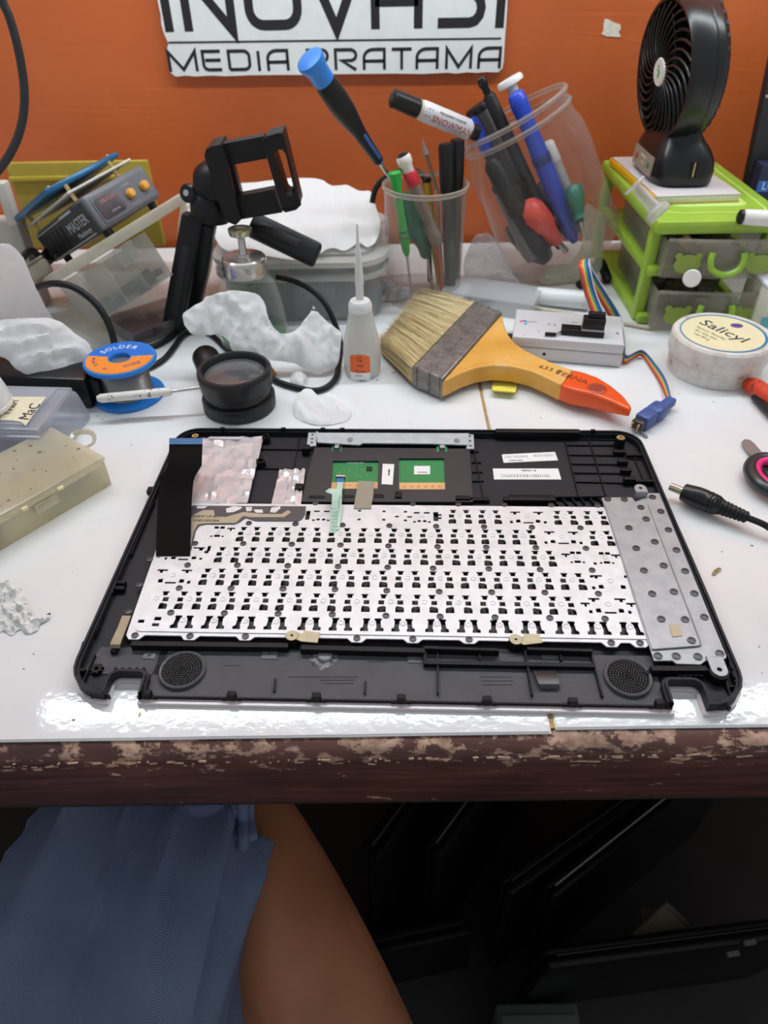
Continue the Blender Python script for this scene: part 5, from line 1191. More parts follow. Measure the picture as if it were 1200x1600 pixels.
# ---------------------------------------------------------------- tool cup
ux, uy = .041, .71; MU_ = TR((ux, uy, 0))
tc = T('tool_cup', 'clear plastic tumbler holding screwdrivers and tools', 'cup', (ux, uy, 0))
zu = lambda py: aty(663, py, uy).z
rt = .0405; CUPC = clear('cup_clear', (242, 241, 240), .08, .06, (206, 200, 196))
tc.part('cup_wall', MB(MU_).lathe([(.0365, .001), (.0375, .003), (.0385, .06), (rt-.001, zu(292))], 48, cap=(1, 0)), CUPC)
tc.part('cup_rim', MB(MU_).lathe([(rt-.0008, zu(294)), (rt+.0008, zu(290)), (rt+.0006, zu(286)), (rt-.0006, zu(285))], 48, cap=(0, 0)), clear('cup_rim_clear', (228, 222, 214), .4, .1, (216, 208, 198)))
def inside(name, label, cat, base, *specs, group=None):
    t_ = T(name, label, cat, base, group)
    for nm, mb, m in specs: t_.part(nm, mb, m, sm=50)
    return t_
def lz(p, q, prof, n=18):
    """lathe along P-Q, profile given as (radius, fraction)"""
    L = (Vector(q)-Vector(p)).length; return MB().lathe([(r, f*L) for r, f in prof], n, axis(p, q))
HBLK = mat('handle_black', (24, 24, 26), .5, spec=.35); SBLUE = mat('screwdriver_blue', (48, 134, 222), .4)
d0 = aty(592, 252, .70); d1 = aty(482, 90, .655); dd = (d1-d0); tipp = d0-dd.normalized()*.105
sd = inside('precision_screwdriver', 'black precision screwdriver with a bright blue cap leaning in the tumbler', 'screwdriver', tipp,
    ('handle', lz(d0, d1, [(.0036, .0), (.0048, .01), (.0052, .14), (.0062, .32), (.0096, .52), (.0100, .62), (.0094, .76), (.0088, .80)]), HBLK),
    ('cap', lz(d0, d1, [(.0088, .80), (.0090, .82), (.0092, .90), (.0105, .93), (.0118, .965), (.0114, .99), (.0085, 1.0), (.003, 1.005)], 24), SBLUE),
    ('shaft', MB().cyl(tipp, d0, .0019, n=10), STEEL), ('collar', lz(d0-dd*.015, d0, [(.003, 0), (.0042, .5), (.0042, 1)]), mat('collar_blue', (58, 110, 180), .4)),
    ('grip_stripe', MB().bar(d0+dd*.04+Vector((.0035, -.0035, 0)), d0+dd*.30+Vector((.0038, -.0045, .0)), .003, .0012, .0004, up=(.5, -1, 0)), mat('stripe_blue', (40, 96, 170), .4)))
GRN = mat('handle_green', (40, 170, 66), .35); DGRN = mat('handle_dark_green', (16, 108, 84), .4)
g1 = aty(616, 268, .695); g0 = aty(636, 400, .69); gt = Vector((ux-.012, uy-.012, .004))
inside('green_tool', 'bright green slim handled tool in the tumbler under the blue screwdriver', 'hand tool', gt, ('handle', lz(g0, g1, [(.0018, 0), (.0036, .06), (.0046, .2), (.0036, .5), (.0042, .8), (.0058, .93), (.0066, .985), (.0055, 1)]), GRN), ('shaft', MB().cyl(gt, g0, .0011, n=8), STEEL),
    ('grip_rings', lz(g0, g1, [(.004, .22), (.0052, .23), (.0052, .25), (.004, .26), (.004, .29), (.0050, .30), (.0050, .32), (.004, .33)]), mat('ring_dark_green', (24, 110, 50), .4)))
w1 = aty(629, 243, .70); w0 = aty(684, 383, .70); wt = Vector((ux+.020, uy-.012, .005)); 
def fseg(p, q, a, b): p, q = Vector(p), Vector(q); return p+(q-p)*a, p+(q-p)*b
inside('ribbed_screwdriver', 'grey ribbed screwdriver with a white knob and red collar in the tumbler', 'screwdriver', wt,
    ('handle', (lambda mb: mb)(lz(w0, w1, [(.004, 0), (.0065, .03), (.0070, .1), (.0050, .22), (.0058, .4), (.0062, .70)], 10)), clear('grey_acetate', (200, 190, 180), .7, .15, (168, 156, 144))),
    ('collar', lz(w0, w1, [(.0062, .69), (.0068, .71), (.0066, .82), (.0058, .835)], 16), mat('collar_red', (204, 44, 56), .3)), ('knob', lz(w0, w1, [(.0050, .83), (.0054, .89), (.0068, .92), (.0070, .98), (.0058, 1.0)], 20), mat('knob_white', (232, 226, 216), .35)),
    ('knob_cap', lz(w0, w1, [(.0056, .995), (.0054, 1.012), (.0024, 1.014), (.0024, 1.022), (.0014, 1.023)], 18), SATIN), ('shaft', MB().cyl(wt, w0, .0022, n=10), mat('shaft_rust_red', (176, 84, 66), .4, .3)))
e1 = aty(626, 305, .728); e0 = aty(668, 402, .722); et = Vector((ux+.010, uy+.004, .004))
inside('dark_green_screwdriver', 'dark green screwdriver deep inside the tumbler behind the grey one', 'screwdriver', et, ('handle', lz(e0, e1, [(.004, 0), (.0062, .05), (.0055, .18), (.0098, .5), (.0100, .9), (.0075, 1)]), DGRN), ('shaft', MB().cyl(et, e0, .0014, n=8), STEEL))
s1 = aty(659, 216, .715); s0 = aty(682, 296, .715); stt = Vector((ux+.022, uy+.012, .004))
inside('scriber', 'thin steel scriber pointing up from the tumbler', 'hand tool', stt, ('tip', lz(s0, s1, [(.0016, 0), (.0016, .66), (.0034, .70), (.0026, .78), (.0008, .95), (.0003, 1)], 12), mat('dull_steel', (160, 142, 128), .35, .7)), ('shaft', MB().cyl(stt, s0, .0017, n=10), STEEL))
for i, (x, y, x0, y0, yy) in enumerate(((697, 224, 706, 440, .715), (714, 218, 717, 430, .728))):
    a, b = Vector((ux+(.028, .033)[i], uy+(-.006, .010)[i], .004)), aty(x, y, yy); d = (b-a).normalized()
    inside('marker_pen', ('black capped marker in the tumbler, left of the black pair', 'black capped marker in the tumbler, right of the black pair')[i], 'pen', a,
        ('barrel', lz(a, b, [(.0050, 0), (.0058, .04), (.0060, .60), (.0060, .70)]), HBLK), ('cap', lz(a, b, [(.0064, .70), (.0068, .71), (.0073, .80), (.0073, .98), (.0062, 1)]), SATIN))
yt = aty(668, 283, .735); y0_ = Vector((ux+.018, uy+.024, .004)); inside('yellow_pen', 'thin yellow handled tool behind the scriber in the tumbler', 'hand tool', y0_, ('handle', lz(y0_, yt, [(.002, 0), (.0035, .3), (.0038, .97), (.003, 1)]), mat('handle_ochre', (196, 150, 40), .45)), ('end_cap', lz(y0_, yt, [(.0030, .99), (.0039, 1.0), (.0036, 1.03), (.002, 1.04)]), SATIN))
rc_ = [aty(x, y, .755) for x, y in ((580, 330), (585, 300), (597, 282), (615, 270), (640, 266), (658, 272), (666, 290), (668, 320))]
single('black_cable', MB().tube(smooth(rc_, 6)+[at(672, 440, .004)], .0028, 8), CABLE, 'black cable end looping through the back of the clear tumbler', 'cable', rc_[3], sm=60)

# ---------------------------------------------------------------- big tilted jar of pens
Mm = aty(797, 205, .775); MBt = None
TILT = 28
MJt = TR(Mm) @ RY(-TILT) @ RX(-6)     # mouth at the origin, jar runs down -Z
JL = .163
BODY = [(.052, 0), (.0535, -.004), (.0545, -.022), (.059, -.034), (.0605, -.05), (.0605, -.134), (.056, -.147), (.043, -.152)]
MJt = TR((0, 0, .0008-min((MJt @ Vector((r*math.cos(a), r*math.sin(a), z))).z for r, z in BODY for a in [k*.1 for k in range(63)]))) @ MJt
low = min((MJt @ Vector((r*math.cos(a), r*math.sin(a), z))).z for r, z in BODY for a in [k*.2 for k in range(32)])
jr = T('pen_jar', 'big clear plastic jar tipped to the left and stuffed with pens and tools', 'jar', MJt @ Vector((0, 0, -.15)))
JC = clear('jar_clear', (248, 247, 246), .03, .05, (226, 224, 222)); JR = clear('jar_rim_clear', (232, 224, 214), .3, .1, (214, 206, 196))
jr.part('jar_wall', MB(MJt).lathe(BODY[::-1], 56, cap=(1, 0)), JC)
for z in (-.001, -.012): jr.part('thread_ring', MB(MJt).lathe([(.0530, z-.0035), (.0558, z-.002), (.0562, z), (.0545, z+.0015), (.0525, z+.0015)], 56, cap=(0, 0)), JR)
def jl(x, y, z): return MJt @ Vector((x, y, z))
def jpt(px, py, d): return aty(px, py, d)
# marker across the mouth
a, b = aty(613, 153, .715), aty(738, 205, .745); dm = b-a
mk = inside('permanent_marker', 'black and white permanent marker with red print lying across the jar mouth', 'marker', b, ('cap', lz(a, b, [(.0066, 0), (.0078, .01), (.0082, .24), (.0082, .30)], 24), SATIN), ('barrel', lz(a, b, [(.0078, .33), (.0088, .36), (.0090, .93), (.0074, .96)], 24), mat('marker_white', (214, 212, 216), .3)),
    ('cap_ring', lz(a, b, [(.0082, .30), (.0080, .33), (.0078, .34)], 24), mat('ring_cream', (206, 200, 180), .4)), ('end_plug', lz(a, b, [(.0074, .95), (.0072, 1.06), (.0058, 1.07)], 24), SATIN))
mx_ = dm.normalized(); vz = (CO-(a+b)/2); vz = (vz-mx_*vz.dot(mx_)).normalized(); vy = vz.cross(mx_); FM = Matrix(((mx_.x, vy.x, vz.x, 0), (mx_.y, vy.y, vz.y, 0), (mx_.z, vy.z, vz.z, 0), (0, 0, 0, 1)))
def onbarrel(txt, size, frac, r, yo, **k):
    mb0 = MB(); words(mb0, txt, size, I4, .0001, **k); c = a+dm*frac; return MB().add([c+FM.to_3x3() @ Vector((v.x, (r+v.z)*math.sin((v.y+yo)/r), (r+v.z)*math.cos((v.y+yo)/r))) for v in mb0.v], mb0.f)
mk.part('barrel_print', onbarrel('SNOWMAN', .0085, .70, .0091, -.003, sx=1.0), REDINK); mk.part('barrel_print', onbarrel('PERMANENT MARKER', .003, .68, .0091, .004), INK)
mk.part('barrel_band', onbarrel('//', .011, .40, .0091, 0, sx=1.1), INK)
# other pens: each from its top (pixel, depth) down into the jar
def pen(name, label, cat, px, py, d, q, specs):
    p = aty(px, py, d)
    if isinstance(q, float):
        l_ = MJt.inverted() @ p; s_ = q; q = jl(l_.x*s_+.004, l_.y*s_, -.137)
    q = Vector(q); return inside(name, label, cat, q, *[(n_, lz(q, p, pr, 16), m) for n_, pr, m in specs])
pen('black_ballpoint', 'black click ballpoint standing highest among the black pens in the jar', 'pen', 751, 122, .762, .62, [('barrel', [(.0025, 0), (.0058, .08), (.0062, .90), (.0045, .915)], HBLK), ('clicker', [(.0036, .91), (.0036, .955), (.0046, .96), (.0046, .985), (.0036, 1)], SATIN)])
pen('black_sleeve', 'wide dark tube leaning behind the black ballpoint in the jar', 'tube', 745, 165, .792, .85, [('barrel', [(.011, 0), (.0125, .3), (.0125, .96), (.010, 1)], mat('dark_sleeve', (52, 46, 44), .4)), ('end', [(.0126, .96), (.0128, .985), (.0120, 1.0)], SATIN)])
pen('blue_pen', 'short blue capped pen beside the marker in the jar mouth', 'pen', 736, 186, .768, .80, [('barrel', [(.003, 0), (.0055, .1), (.0056, .78)], mat('pen_grey', (70, 72, 84), .4)), ('cap', [(.0062, .78), (.0064, .8), (.0064, .96), (.005, 1)], mat('pen_blue', (34, 72, 196), .3))])
pen('syringe', 'white syringe plunger standing out of the jar behind the blue tool', 'syringe', 795, 123, .792, .75, [('barrel', [(.008, .0), (.0085, .06), (.0085, .62)], clear('syringe_clear', (240, 240, 240), .3, .1)), ('plunger_rod', [(.0052, .5), (.0052, .97)], WHITE), ('flange', [(.0085, .965), (.0128, .968), (.0130, .985), (.0118, 1)], WHITE)])
pen('blue_tool', 'thick blue plastic handled tool standing in the middle of the jar', 'hand tool', 804, 143, .757, .80, [('handle', [(.003, 0), (.0072, .06), (.0088, .5), (.0076, .8), (.0086, .93), (.0076, .985), (.004, 1)], mat('tool_blue', (36, 70, 186), .35)), ('band', [(.0088, .55), (.0092, .56), (.0092, .6), (.0086, .61)], mat('tool_navy', (26, 44, 110), .4))])
pen('yellow_tool', 'yellow handled tool inside the jar beside the blue tool', 'hand tool', 830, 215, .812, .9, [('handle', [(.003, 0), (.006, .2), (.0068, .7), (.0066, .97), (.004, 1)], mat('tool_yellow', (224, 166, 60), .4)), ('band', [(.0069, .6), (.0073, .61), (.0073, .66), (.0067, .67)], HBLK)])
pen('red_handle_tool', 'coral red rounded handle low in the jar', 'hand tool', 818, 318, .735, jl(.0, -.022, -.140), [('handle', [(.006, .2), (.0085, .4), (.0135, .62), (.0142, .8), (.0110, .94), (.005, 1)], mat('tool_coral', (222, 82, 70), .35)), ('shaft', [(.003, 0), (.003, .22)], STEEL)])
pen('green_screwdriver', 'dark green screwdriver with a thin shaft slanting at the right side of the jar', 'screwdriver', 896, 290, .745, jl(.018, -.046, -.13), [('handle', [(.004, .34), (.0068, .38), (.0052, .5), (.0085, .72), (.0085, .94), (.006, 1)], DGRN), ('shaft', [(.0014, 0), (.0014, .36)], STEEL)])
pen('grey_marker', 'grey white barrel pen on the right inside the jar', 'pen', 854, 222, .765, 1.0, [('barrel', [(.003, 0), (.0058, .1), (.0062, .8)], mat('pen_pale', (176, 172, 170), .35)), ('cap', [(.0066, .8), (.0068, .82), (.0066, .98), (.005, 1)], mat('pen_pale_cap', (206, 202, 198), .3))])
pen('black_pliers_handle', 'black plastic handle on the left inside the jar', 'hand tool', 765, 250, .742, jl(-.022, -.030, -.137), [('handle', [(.005, 0), (.009, .15), (.010, .6), (.0085, .95), (.005, 1)], HBLK), ('collar', [(.0102, .5), (.0106, .51), (.0106, .56), (.0100, .57)], CABLE)])
pen('black_cutter', 'black cutter handle at the bottom of the jar behind the coral handle', 'hand tool', 840, 290, .765, jl(.026, .002, -.132), [('handle', [(.006, 0), (.011, .2), (.012, .7), (.010, .95), (.006, 1)], mat('cutter_dark', (48, 46, 50), .4)), ('lock', [(.0124, .5), (.0130, .52), (.0130, .6), (.0122, .62)], SATIN)])
pen('silver_tube', 'silver grey tube lying on the left inside the jar', 'tube', 775, 272, .752, jl(-.034, -.012, -.135), [('body', [(.006, 0), (.009, .1), (.0095, .85), (.006, 1)], mat('dull_silver', (128, 124, 122), .35, .4)), ('end', [(.0096, .84), (.0100, .86), (.0094, .9)], SATIN)])
pen('dark_tape_roll', 'dark grey round handle end at the foot of the jar on the left', 'hand tool', 800, 350, .76, jl(-.02, .0, -.145), [('handle', [(.008, 0), (.013, .2), (.014, .8), (.010, 1)], mat('roll_dark', (60, 56, 58), .4)), ('band', [(.0142, .4), (.0146, .45), (.0146, .6), (.0141, .65)], SATIN)])
pen('brown_tool', 'brown stubby handled tool low at the right inside the jar', 'hand tool', 872, 345, .772, jl(.02, .02, -.14), [('handle', [(.005, .1), (.010, .3), (.011, .9), (.007, 1)], mat('brown_handle', (96, 62, 44), .4)), ('shaft', [(.003, 0), (.003, .12)], STEEL)])
# crumpled clear film round and under the jar
f1 = crumple([(735, 380), (748, 365), (770, 368), (790, 400), (800, 425), (812, 445), (790, 452), (750, 450), (728, 440), (725, 410)], plane3(at(735, 455, .001), at(800, 455, .001), aty(765, 370, .735)), .006, .007, 12.2, 6, 18, .04)
single('clear_film', f1, clear('crumpled_film', (244, 244, 246), .28, .12, (226, 226, 228)), 'crumpled clear film between the tumbler and the tilted jar', 'film', at(765, 430, .01), sm=30)
f2 = crumple([(912, 330), (918, 318), (926, 322), (936, 330), (945, 345), (942, 400), (935, 425), (905, 438), (870, 440), (850, 430), (858, 418), (885, 414), (905, 392), (912, 360)], plane3(at(850, 458, .001), at(935, 452, .001), aty(925, 320, .69)), .006, .008, 15.4, 8, 20, .02)
single('clear_bag', f2, clear('bag_film', (238, 240, 228), .2, .1, (214, 216, 204)), 'clear plastic bag wrapped around the right side of the tilted jar', 'bag', at(900, 430, .01), sm=40)
f3 = crumple([(588, 445), (600, 432), (612, 440), (625, 448), (640, 450), (640, 462), (622, 470), (600, 470), (584, 480), (580, 462)], plane3(at(585, 475, .001), at(640, 465, .001), at(612, 440, .014)), .004, .006, 18.8, 4, 10, .06)
single('foil_scrap', f3, FOIL, 'small crumpled scrap of foil at the foot of the tumbler', 'scrap', at(610, 460, .004), sm=25)
f4 = crumple([(842, 430), (862, 420), (880, 412), (893, 418), (886, 430), (900, 436), (890, 444), (860, 446), (845, 442)], plane3(at(845, 446, .001), at(895, 442, .001), at(880, 415, .016)), .004, .005, 21.5, 4, 10, .05)
single('paper_scrap', f4, mat('beige_scrap', (196, 184, 166), .8), 'beige crumpled scrap below the tilted jar', 'scrap', at(870, 435, .004), sm=25)
cable('black_cable', [Zc(905, 446, .004), aty(918, 432, .735), aty(930, 418, .74), aty(938, 410, .745), aty(945, 425, .745), Zc(950, 440, .003)], .005, 'short thick black cable end by the green cabinet foot')
# ---------------------------------------------------------------- paint brush
ZB = .0215
def bp(px, py, z=ZB): p = at(px, py, z); return (p.x, p.y)
br = T('paint_brush', 'wide worn paint brush with yellow wooden handle and orange end', 'paint brush', at(760, 560, .01))
fA, fB, fC, fD = [Vector(bp(*p)+(ZB,)) for p in ((692, 592), (785, 487), (742, 470), (645, 572))]   # ferrule: near handle, far handle, far bristle, near bristle
def m_bristle():
    t = NT('bristle_hair'); t.pbr(t.ramp(t.noise(t.coord((1, 1, 1)), 240, 3), [(.3, lin((74, 62, 40))), (.7, lin((120, 104, 70)))]), .7); return t.m
def m_ferrule():
    t = NT('old_ferrule_metal'); co = t.coord(); c = t.ramp(t.noise(co, 120, 5), [(.3, lin((104, 99, 96))), (.7, lin((146, 140, 135)))])
    c = t.mix(t.ramp(t.noise(co, 190, 4), [(.62, (0, 0, 0, 1)), (.68, (1, 1, 1, 1))]), c, lin((176, 158, 142))); t.pbr(c, .45, .45, Normal=t.bump(t.noise(co, 300, 3), .2)); return t.m
FERR = m_ferrule()
TH = .0195
poly = [tuple(v[:2]) for v in (fA, fB, fC, fD)]
def brprism(name, pl, z0, z1, m, bev=.0015, under=None):
    pl = [tuple(p[:2]) for p in pl]
    if sum(pl[i-1][0]*pl[i][1]-pl[i][0]*pl[i-1][1] for i in range(len(pl))) < 0: pl = pl[::-1]
    n = len(pl); rings = [(inset(pl, bev*.6), z0), (pl, z0+bev*.6), (pl, z1-bev)]+[(inset(pl, bev*(1-math.cos(R(a)))), z1-bev*(1-math.sin(R(a)))) for a in (30, 60, 90)]
    vs = [(x, y, z) for q, z in rings for x, y in q]; fs = [[r*n+i, r*n+(i+1) % n, (r+1)*n+(i+1) % n, (r+1)*n+i] for r in range(len(rings)-1) for i in range(n)]
    mb = MB().add(vs, fs); q, z = rings[-1]; V, E, F = delaunay_2d_cdt([Vector(p) for p in q], [], [list(range(n))], 1, 1e-7)[:3]
    for zz, flip in ((z, 0), (z0, 1)):
        FF = []
        for f in F:
            a_ = sum(V[f[i-1]].x*V[f[i]].y-V[f[i]].x*V[f[i-1]].y for i in range(len(f))); f = list(f); FF.append(f if (a_ > 0) != bool(flip) else f[::-1])
        mb.add([(v.x, v.y, zz) for v in V], FF)
    return br.part(name, mb, m, under=under)
fe = brprism('ferrule', poly, ZB-TH, ZB, FERR, .002)
for s_ in (.12, .46, .88):      # pressed beads across the ferrule
    p = fA.lerp(fD, s_); q = fB.lerp(fC, s_); br.part('ferrule_bead', MB().tube([p, q], .0011, 8, flat=.6, up=(0, 0, 1)), FERR, under=fe)
    d = Vector((0, 0, -TH+.002)); o2 = (p-q).normalized()*.0002; br.part('ferrule_bead', MB().tube([p+o2, p+o2+d], .0009, 6), FERR, under=fe)
for px, py in ((666, 578), (762, 482), (678, 575)): x, y = bp(px, py); br.part('nail', MB().lathe([(.0015, ZB), (.0012, ZB+.0006), (.0003, ZB+.0007)], 10, TR((x, y, 0))), STEEL, under=fe)
up_ = [(785, 488), (787, 500), (793, 518), (805, 533), (822, 545), (845, 556), (868, 566), (890, 573), (912, 578), (935, 586), (957, 599), (975, 613), (987, 627)]
dn_ = [(692, 593), (702, 590), (722, 580), (745, 572), (772, 568), (800, 570), (830, 577), (855, 588), (873, 597), (895, 606), (925, 612), (955, 622), (980, 632)]
U = [Vector(bp(*p)) for p in up_]; Dn = [Vector(bp(*p)) for p in dn_]
cut = 8; ku, kd = 7.3, 8.2
def lerp_at(L, k): i = int(k); return L[i].lerp(L[min(i+1, len(L)-1)], k-i)
yh = [tuple(p) for p in U[:8]]+[tuple(lerp_at(U, ku)), tuple(lerp_at(Dn, kd))]+[tuple(p) for p in Dn[:9][::-1]]
oh = [tuple(lerp_at(U, ku))]+[tuple(p) for p in U[8:]]+[bp(988.5, 631), bp(986, 634)]+[tuple(p) for p in Dn[9:][::-1]]+[tuple(lerp_at(Dn, kd))]
def m_handle():
    t = NT('yellow_handle_wood'); co = t.coord(); c = t.ramp(t.noise(co, 28, 4), [(.35, lin((210, 150, 60))), (.7, lin((232, 178, 88)))])
    c = t.mix(t.ramp(t.noise(t.coord((1, 1, 1)), 22, 3), [(.60, (0, 0, 0, 1)), (.78, (.6, .6, .6, 1))]), c, lin((232, 200, 150))); t.pbr(c, .4); return t.m
hd = brprism('handle', yh, ZB-.0165, ZB-.0012, m_handle(), .002)
hx, hy = bp(933, 604)
oe = brprism('handle_end', oh, ZB-.0165, ZB-.0012, mat('orange_lacquer', (232, 88, 32), .28), .0028)
tipq = Vector(bp(988, 631)); rootq = Vector(bp(880, 588))
for v in oe.data.vertices:      # the end thins towards its tip
    w2 = Vector((v.co.x, v.co.y))+Vector((br.loc.x, br.loc.y)); k = max(0, min(1, (w2-rootq).dot(tipq-rootq)/(tipq-rootq).length_squared)); top_z = ZB-.0012
    z_ = v.co.z+br.loc.z; v.co.z = top_z-(top_z-z_)*(1-.55*k**3)-.002*k**3-br.loc.z
br.part('hang_hole', MB(TR((hx, hy, 0))).lathe([(.0078, ZB-.0011), (.0070, ZB-.0007), (.0064, ZB-.0011)], 24, cap=(0, 0)), mat('orange_lacquer_edge', (206, 74, 28), .3), under=oe)
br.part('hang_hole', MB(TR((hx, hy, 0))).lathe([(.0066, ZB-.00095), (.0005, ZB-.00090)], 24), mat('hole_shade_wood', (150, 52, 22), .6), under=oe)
def along(txt, x0, y0, x1, y1, size, sx=1):
    a, b = Vector(bp(x0, y0)+(ZB-.0012,)), Vector(bp(x1, y1)+(ZB-.0012,)); mb = MB(); words(mb, txt, size, fr((a+b)/2, b-a), sx=sx); return mb
STAMP = mat('stamp_ink', (70, 52, 30), .7)
br.part('handle_print', along('633', 845, 571, 862, 576, .0078, 1.1), STAMP, under=hd); br.part('handle_print', along('E', 868, 578, 878, 581, .0088), STAMP, under=hd); br.part('handle_print', along('TERNA', 878, 582, 909, 593, .0088, 1.05), mat('stamp_red', (120, 44, 20), .7), under=oe)
# bristles: a core and loose hairs
tN, tF = Vector(bp(592, 519)+(ZB-.001,)), Vector(bp(652, 446)+(ZB-.001,))
core = []
for s_, zlo, zhi in ((0, .003, ZB-.001), (.5, .0015, ZB-.0008), (.93, .002, ZB-.004)):
    a = fD.lerp(tN, s_); b = fC.lerp(tF, s_); core += [Vector((a.x, a.y, zlo)), Vector((b.x, b.y, zlo)), Vector((b.x, b.y, zhi)), Vector((a.x, a.y, zhi))]
fs = []
for j in range(2):
    for k in range(4): a = j*4+k; b = j*4+(k+1) % 4; fs.append([a, b, b+4, a+4])
fs += [[3, 2, 1, 0], [8, 9, 10, 11]]
bc = br.part('bristle_core', MB().add(core, fs), m_bristle())
mb = MB(); rr = random.Random(17)
for k in range(3400):
    u = rr.random(); lay = rr.random(); z0 = .004+(ZB-.005)*lay; s_ = .90+.13*rr.random()
    if k % 3 == 0: z0 = ZB-.0012+.0006*rr.random()
    elif k % 3 == 1: u = rr.random()*.04
    a = fD.lerp(fC, u); b = tN.lerp(tF, min(1.02, max(-.02, u+rr.uniform(-.03, .03)))); e = a.lerp(b, s_)
    p = Vector((a.x, a.y, z0)); q = Vector((e.x+rr.uniform(-.0012, .0012), e.y+rr.uniform(-.0012, .0012), max(.0012, z0*(.86+.1*rr.random())+rr.uniform(-.001, .0012))))
    m_ = p.lerp(q, .5)+Vector((rr.uniform(-.0006, .0006), rr.uniform(-.0006, .0006), .0008)); w_ = .00028+.00016*rr.random()
    sd_ = (q-p).cross(Vector((0, 0, 1))).normalized()*w_; z_ = Vector((0, 0, w_))
    mb.k = k % 4
    mb.add([p-sd_, p+sd_, p+z_, m_-sd_, m_+sd_, m_+z_, q], [[0, 3, 5, 2], [1, 2, 5, 4], [3, 6, 5], [4, 5, 6], [0, 1, 4, 3], [3, 4, 6]])
br.part('bristles', mb, [mat('hair_pale', (222, 206, 164), .5), mat('hair_straw', (190, 168, 118), .5), mat('hair_dun', (150, 130, 88), .5), mat('hair_cream', (206, 188, 142), .5)], kind='stuff', under=bc)
br.part('stray_hair', MB().tube(smooth([at(640, 583, .006), at(628, 577, .003), at(612, 583, .0015)], 5), .0004, 5), mat('pink_hair', (204, 150, 120), .5), under=bc)

# ---------------------------------------------------------------- programmer box and rainbow cable
ZP = .022
PQ = [at(x, y, ZP) for x, y in ((802, 531), (980, 545), (971, 503), (803, 494))]
pg = T('programmer_box', 'light grey chip programmer box with a black lever socket on top', 'electronics', (PQ[0].lerp(PQ[2], .5).x, PQ[0].lerp(PQ[2], .5).y, 0))
e1_ = (PQ[1]-PQ[0]).normalized(); PL = (PQ[1]-PQ[0]).length; PW = .058
MPg = TR((PQ[0].x, PQ[0].y+.0065, 0)) @ RZ(math.degrees(math.atan2(e1_.y, e1_.x)))
PGM = mat('programmer_grey', (206, 206, 208), .45)
pg.part('base', MB(MPg).b2((0, 0, .0005), (PL, PW, .0125), .0015), PGM); top_ = pg.part('top_cover', MB(MPg).b2((0.0002, .0002, .0128), (PL-.0002, PW-.0002, ZP), .0015), PGM)
def pgl(px, py, z): return MPg.inverted() @ at(px, py, z)
s0_ = pgl(876, 524, ZP); s1_ = pgl(943, 529, ZP)
zs = pg.part('lever_socket', MB(MPg).b2((s0_.x, s0_.y, ZP), (s1_.x, s0_.y+.012, ZP+.0055), .0006), SATIN)
pg.part('socket_slot', MB(MPg).b2((s0_.x+.003, s0_.y+.003, ZP+.0055), (s0_.x+.016, s0_.y+.0042, ZP+.0059)).b2((s0_.x+.003, s0_.y+.0075, ZP+.0055), (s0_.x+.016, s0_.y+.0087, ZP+.0059)), CABLE, under=zs)
l0 = pgl(851, 525, ZP); l1 = pgl(868, 526, ZP)
pg.part('lever', MB(MPg).cyl((l0.x, l0.y, ZP+.0022), (l1.x, l1.y, ZP+.0022), .0016, n=10), SATIN); pg.part('lever_rod', MB(MPg).cyl((l1.x, l1.y, ZP+.0022), (s0_.x, s0_.y+.003, ZP+.0022), .0007, n=8), STEEL)
h_ = pgl(851, 553, .014); pg.part('side_hole', MB(MPg).cyl((h_.x, -.0002, .0075), (h_.x, .002, .0075), .0016, n=14), INK)
def pgprint(txt, px, py, size, m, rot=0, sx=1): p = pgl(px, py, ZP); mb = MB(); words(mb, txt, size, MPg @ TR((p.x, p.y, ZP)) @ RZ(rot), sx=sx); pg.part('cover_print', mb, m, under=top_)
DG = mat('grey_print3', (110, 112, 122), .6)
pgprint('24', 858, 507, .0036, DG, 90); pgprint('25', 867, 508, .0036, DG, 90); pgprint('CH341', 833, 503, .0026, DG, 0); pgprint('SN', 965, 521, .0035, DG, 90); pgprint('1', 820, 523, .004, DG); pgprint('8', 842, 518, .003, DG); pgprint('RUN', 898, 504, .0026, DG)
for px, py, c in ((815, 502, (210, 80, 120)), (821, 506, (90, 170, 220)), (820, 501.5, (110, 110, 200)), (824, 503, (120, 190, 230))):
    p = pgl(px, py, ZP); pg.part('logo_mark', MB(MPg).prism([(p.x-.0018, p.y), (p.x, p.y-.0022), (p.x+.0018, p.y), (p.x, p.y+.0022)], ZP, ZP+.0002), mat('logo_tint', c, .5), under=top_)
pg.part('metal_plug', MB(MPg).b2((-.005, .014, .006), (.0, .028, .0115), .0008), mat('plug_metal', (90, 90, 94), .35, .8))
# rainbow cable: rises from the connector, turns over, drops behind and comes round to the blue clip
rcb = T('rainbow_cable', 'rainbow ribbon cable from the black socket plug to a blue test clip', 'cable', at(926, 525, .03))
c0 = pgl(908, 508, ZP); c1 = pgl(943, 512, ZP)
cn0, cn1 = MPg @ Vector((s1_.x-.022, s0_.y+.0010, ZP+.006)), MPg @ Vector((s1_.x-.001, s0_.y+.0095, ZP+.0165))
plug = rcb.part('socket_plug', MB(MPg).b2((s1_.x-.0195, s0_.y+.001, ZP+.0062), (s1_.x-.0005, s0_.y+.0105, ZP+.0165), .0008).b2((s1_.x-.016, s0_.y+.003, ZP+.0165), (s1_.x-.0015, s0_.y+.0085, ZP+.021), .0006), SATIN)
rcb.part('plug_board', MB(MPg).b2((s1_.x-.0197, s0_.y-.0004, ZP+.0058), (s1_.x-.0003, s0_.y+.0107, ZP+.0070)), mat('plug_board_grey', (170, 164, 166), .5), under=plug)
RAIN = [(150, 84, 70), (214, 70, 66), (236, 120, 60), (240, 200, 90), (90, 170, 100), (40, 120, 190), (40, 70, 140), (212, 206, 208)]
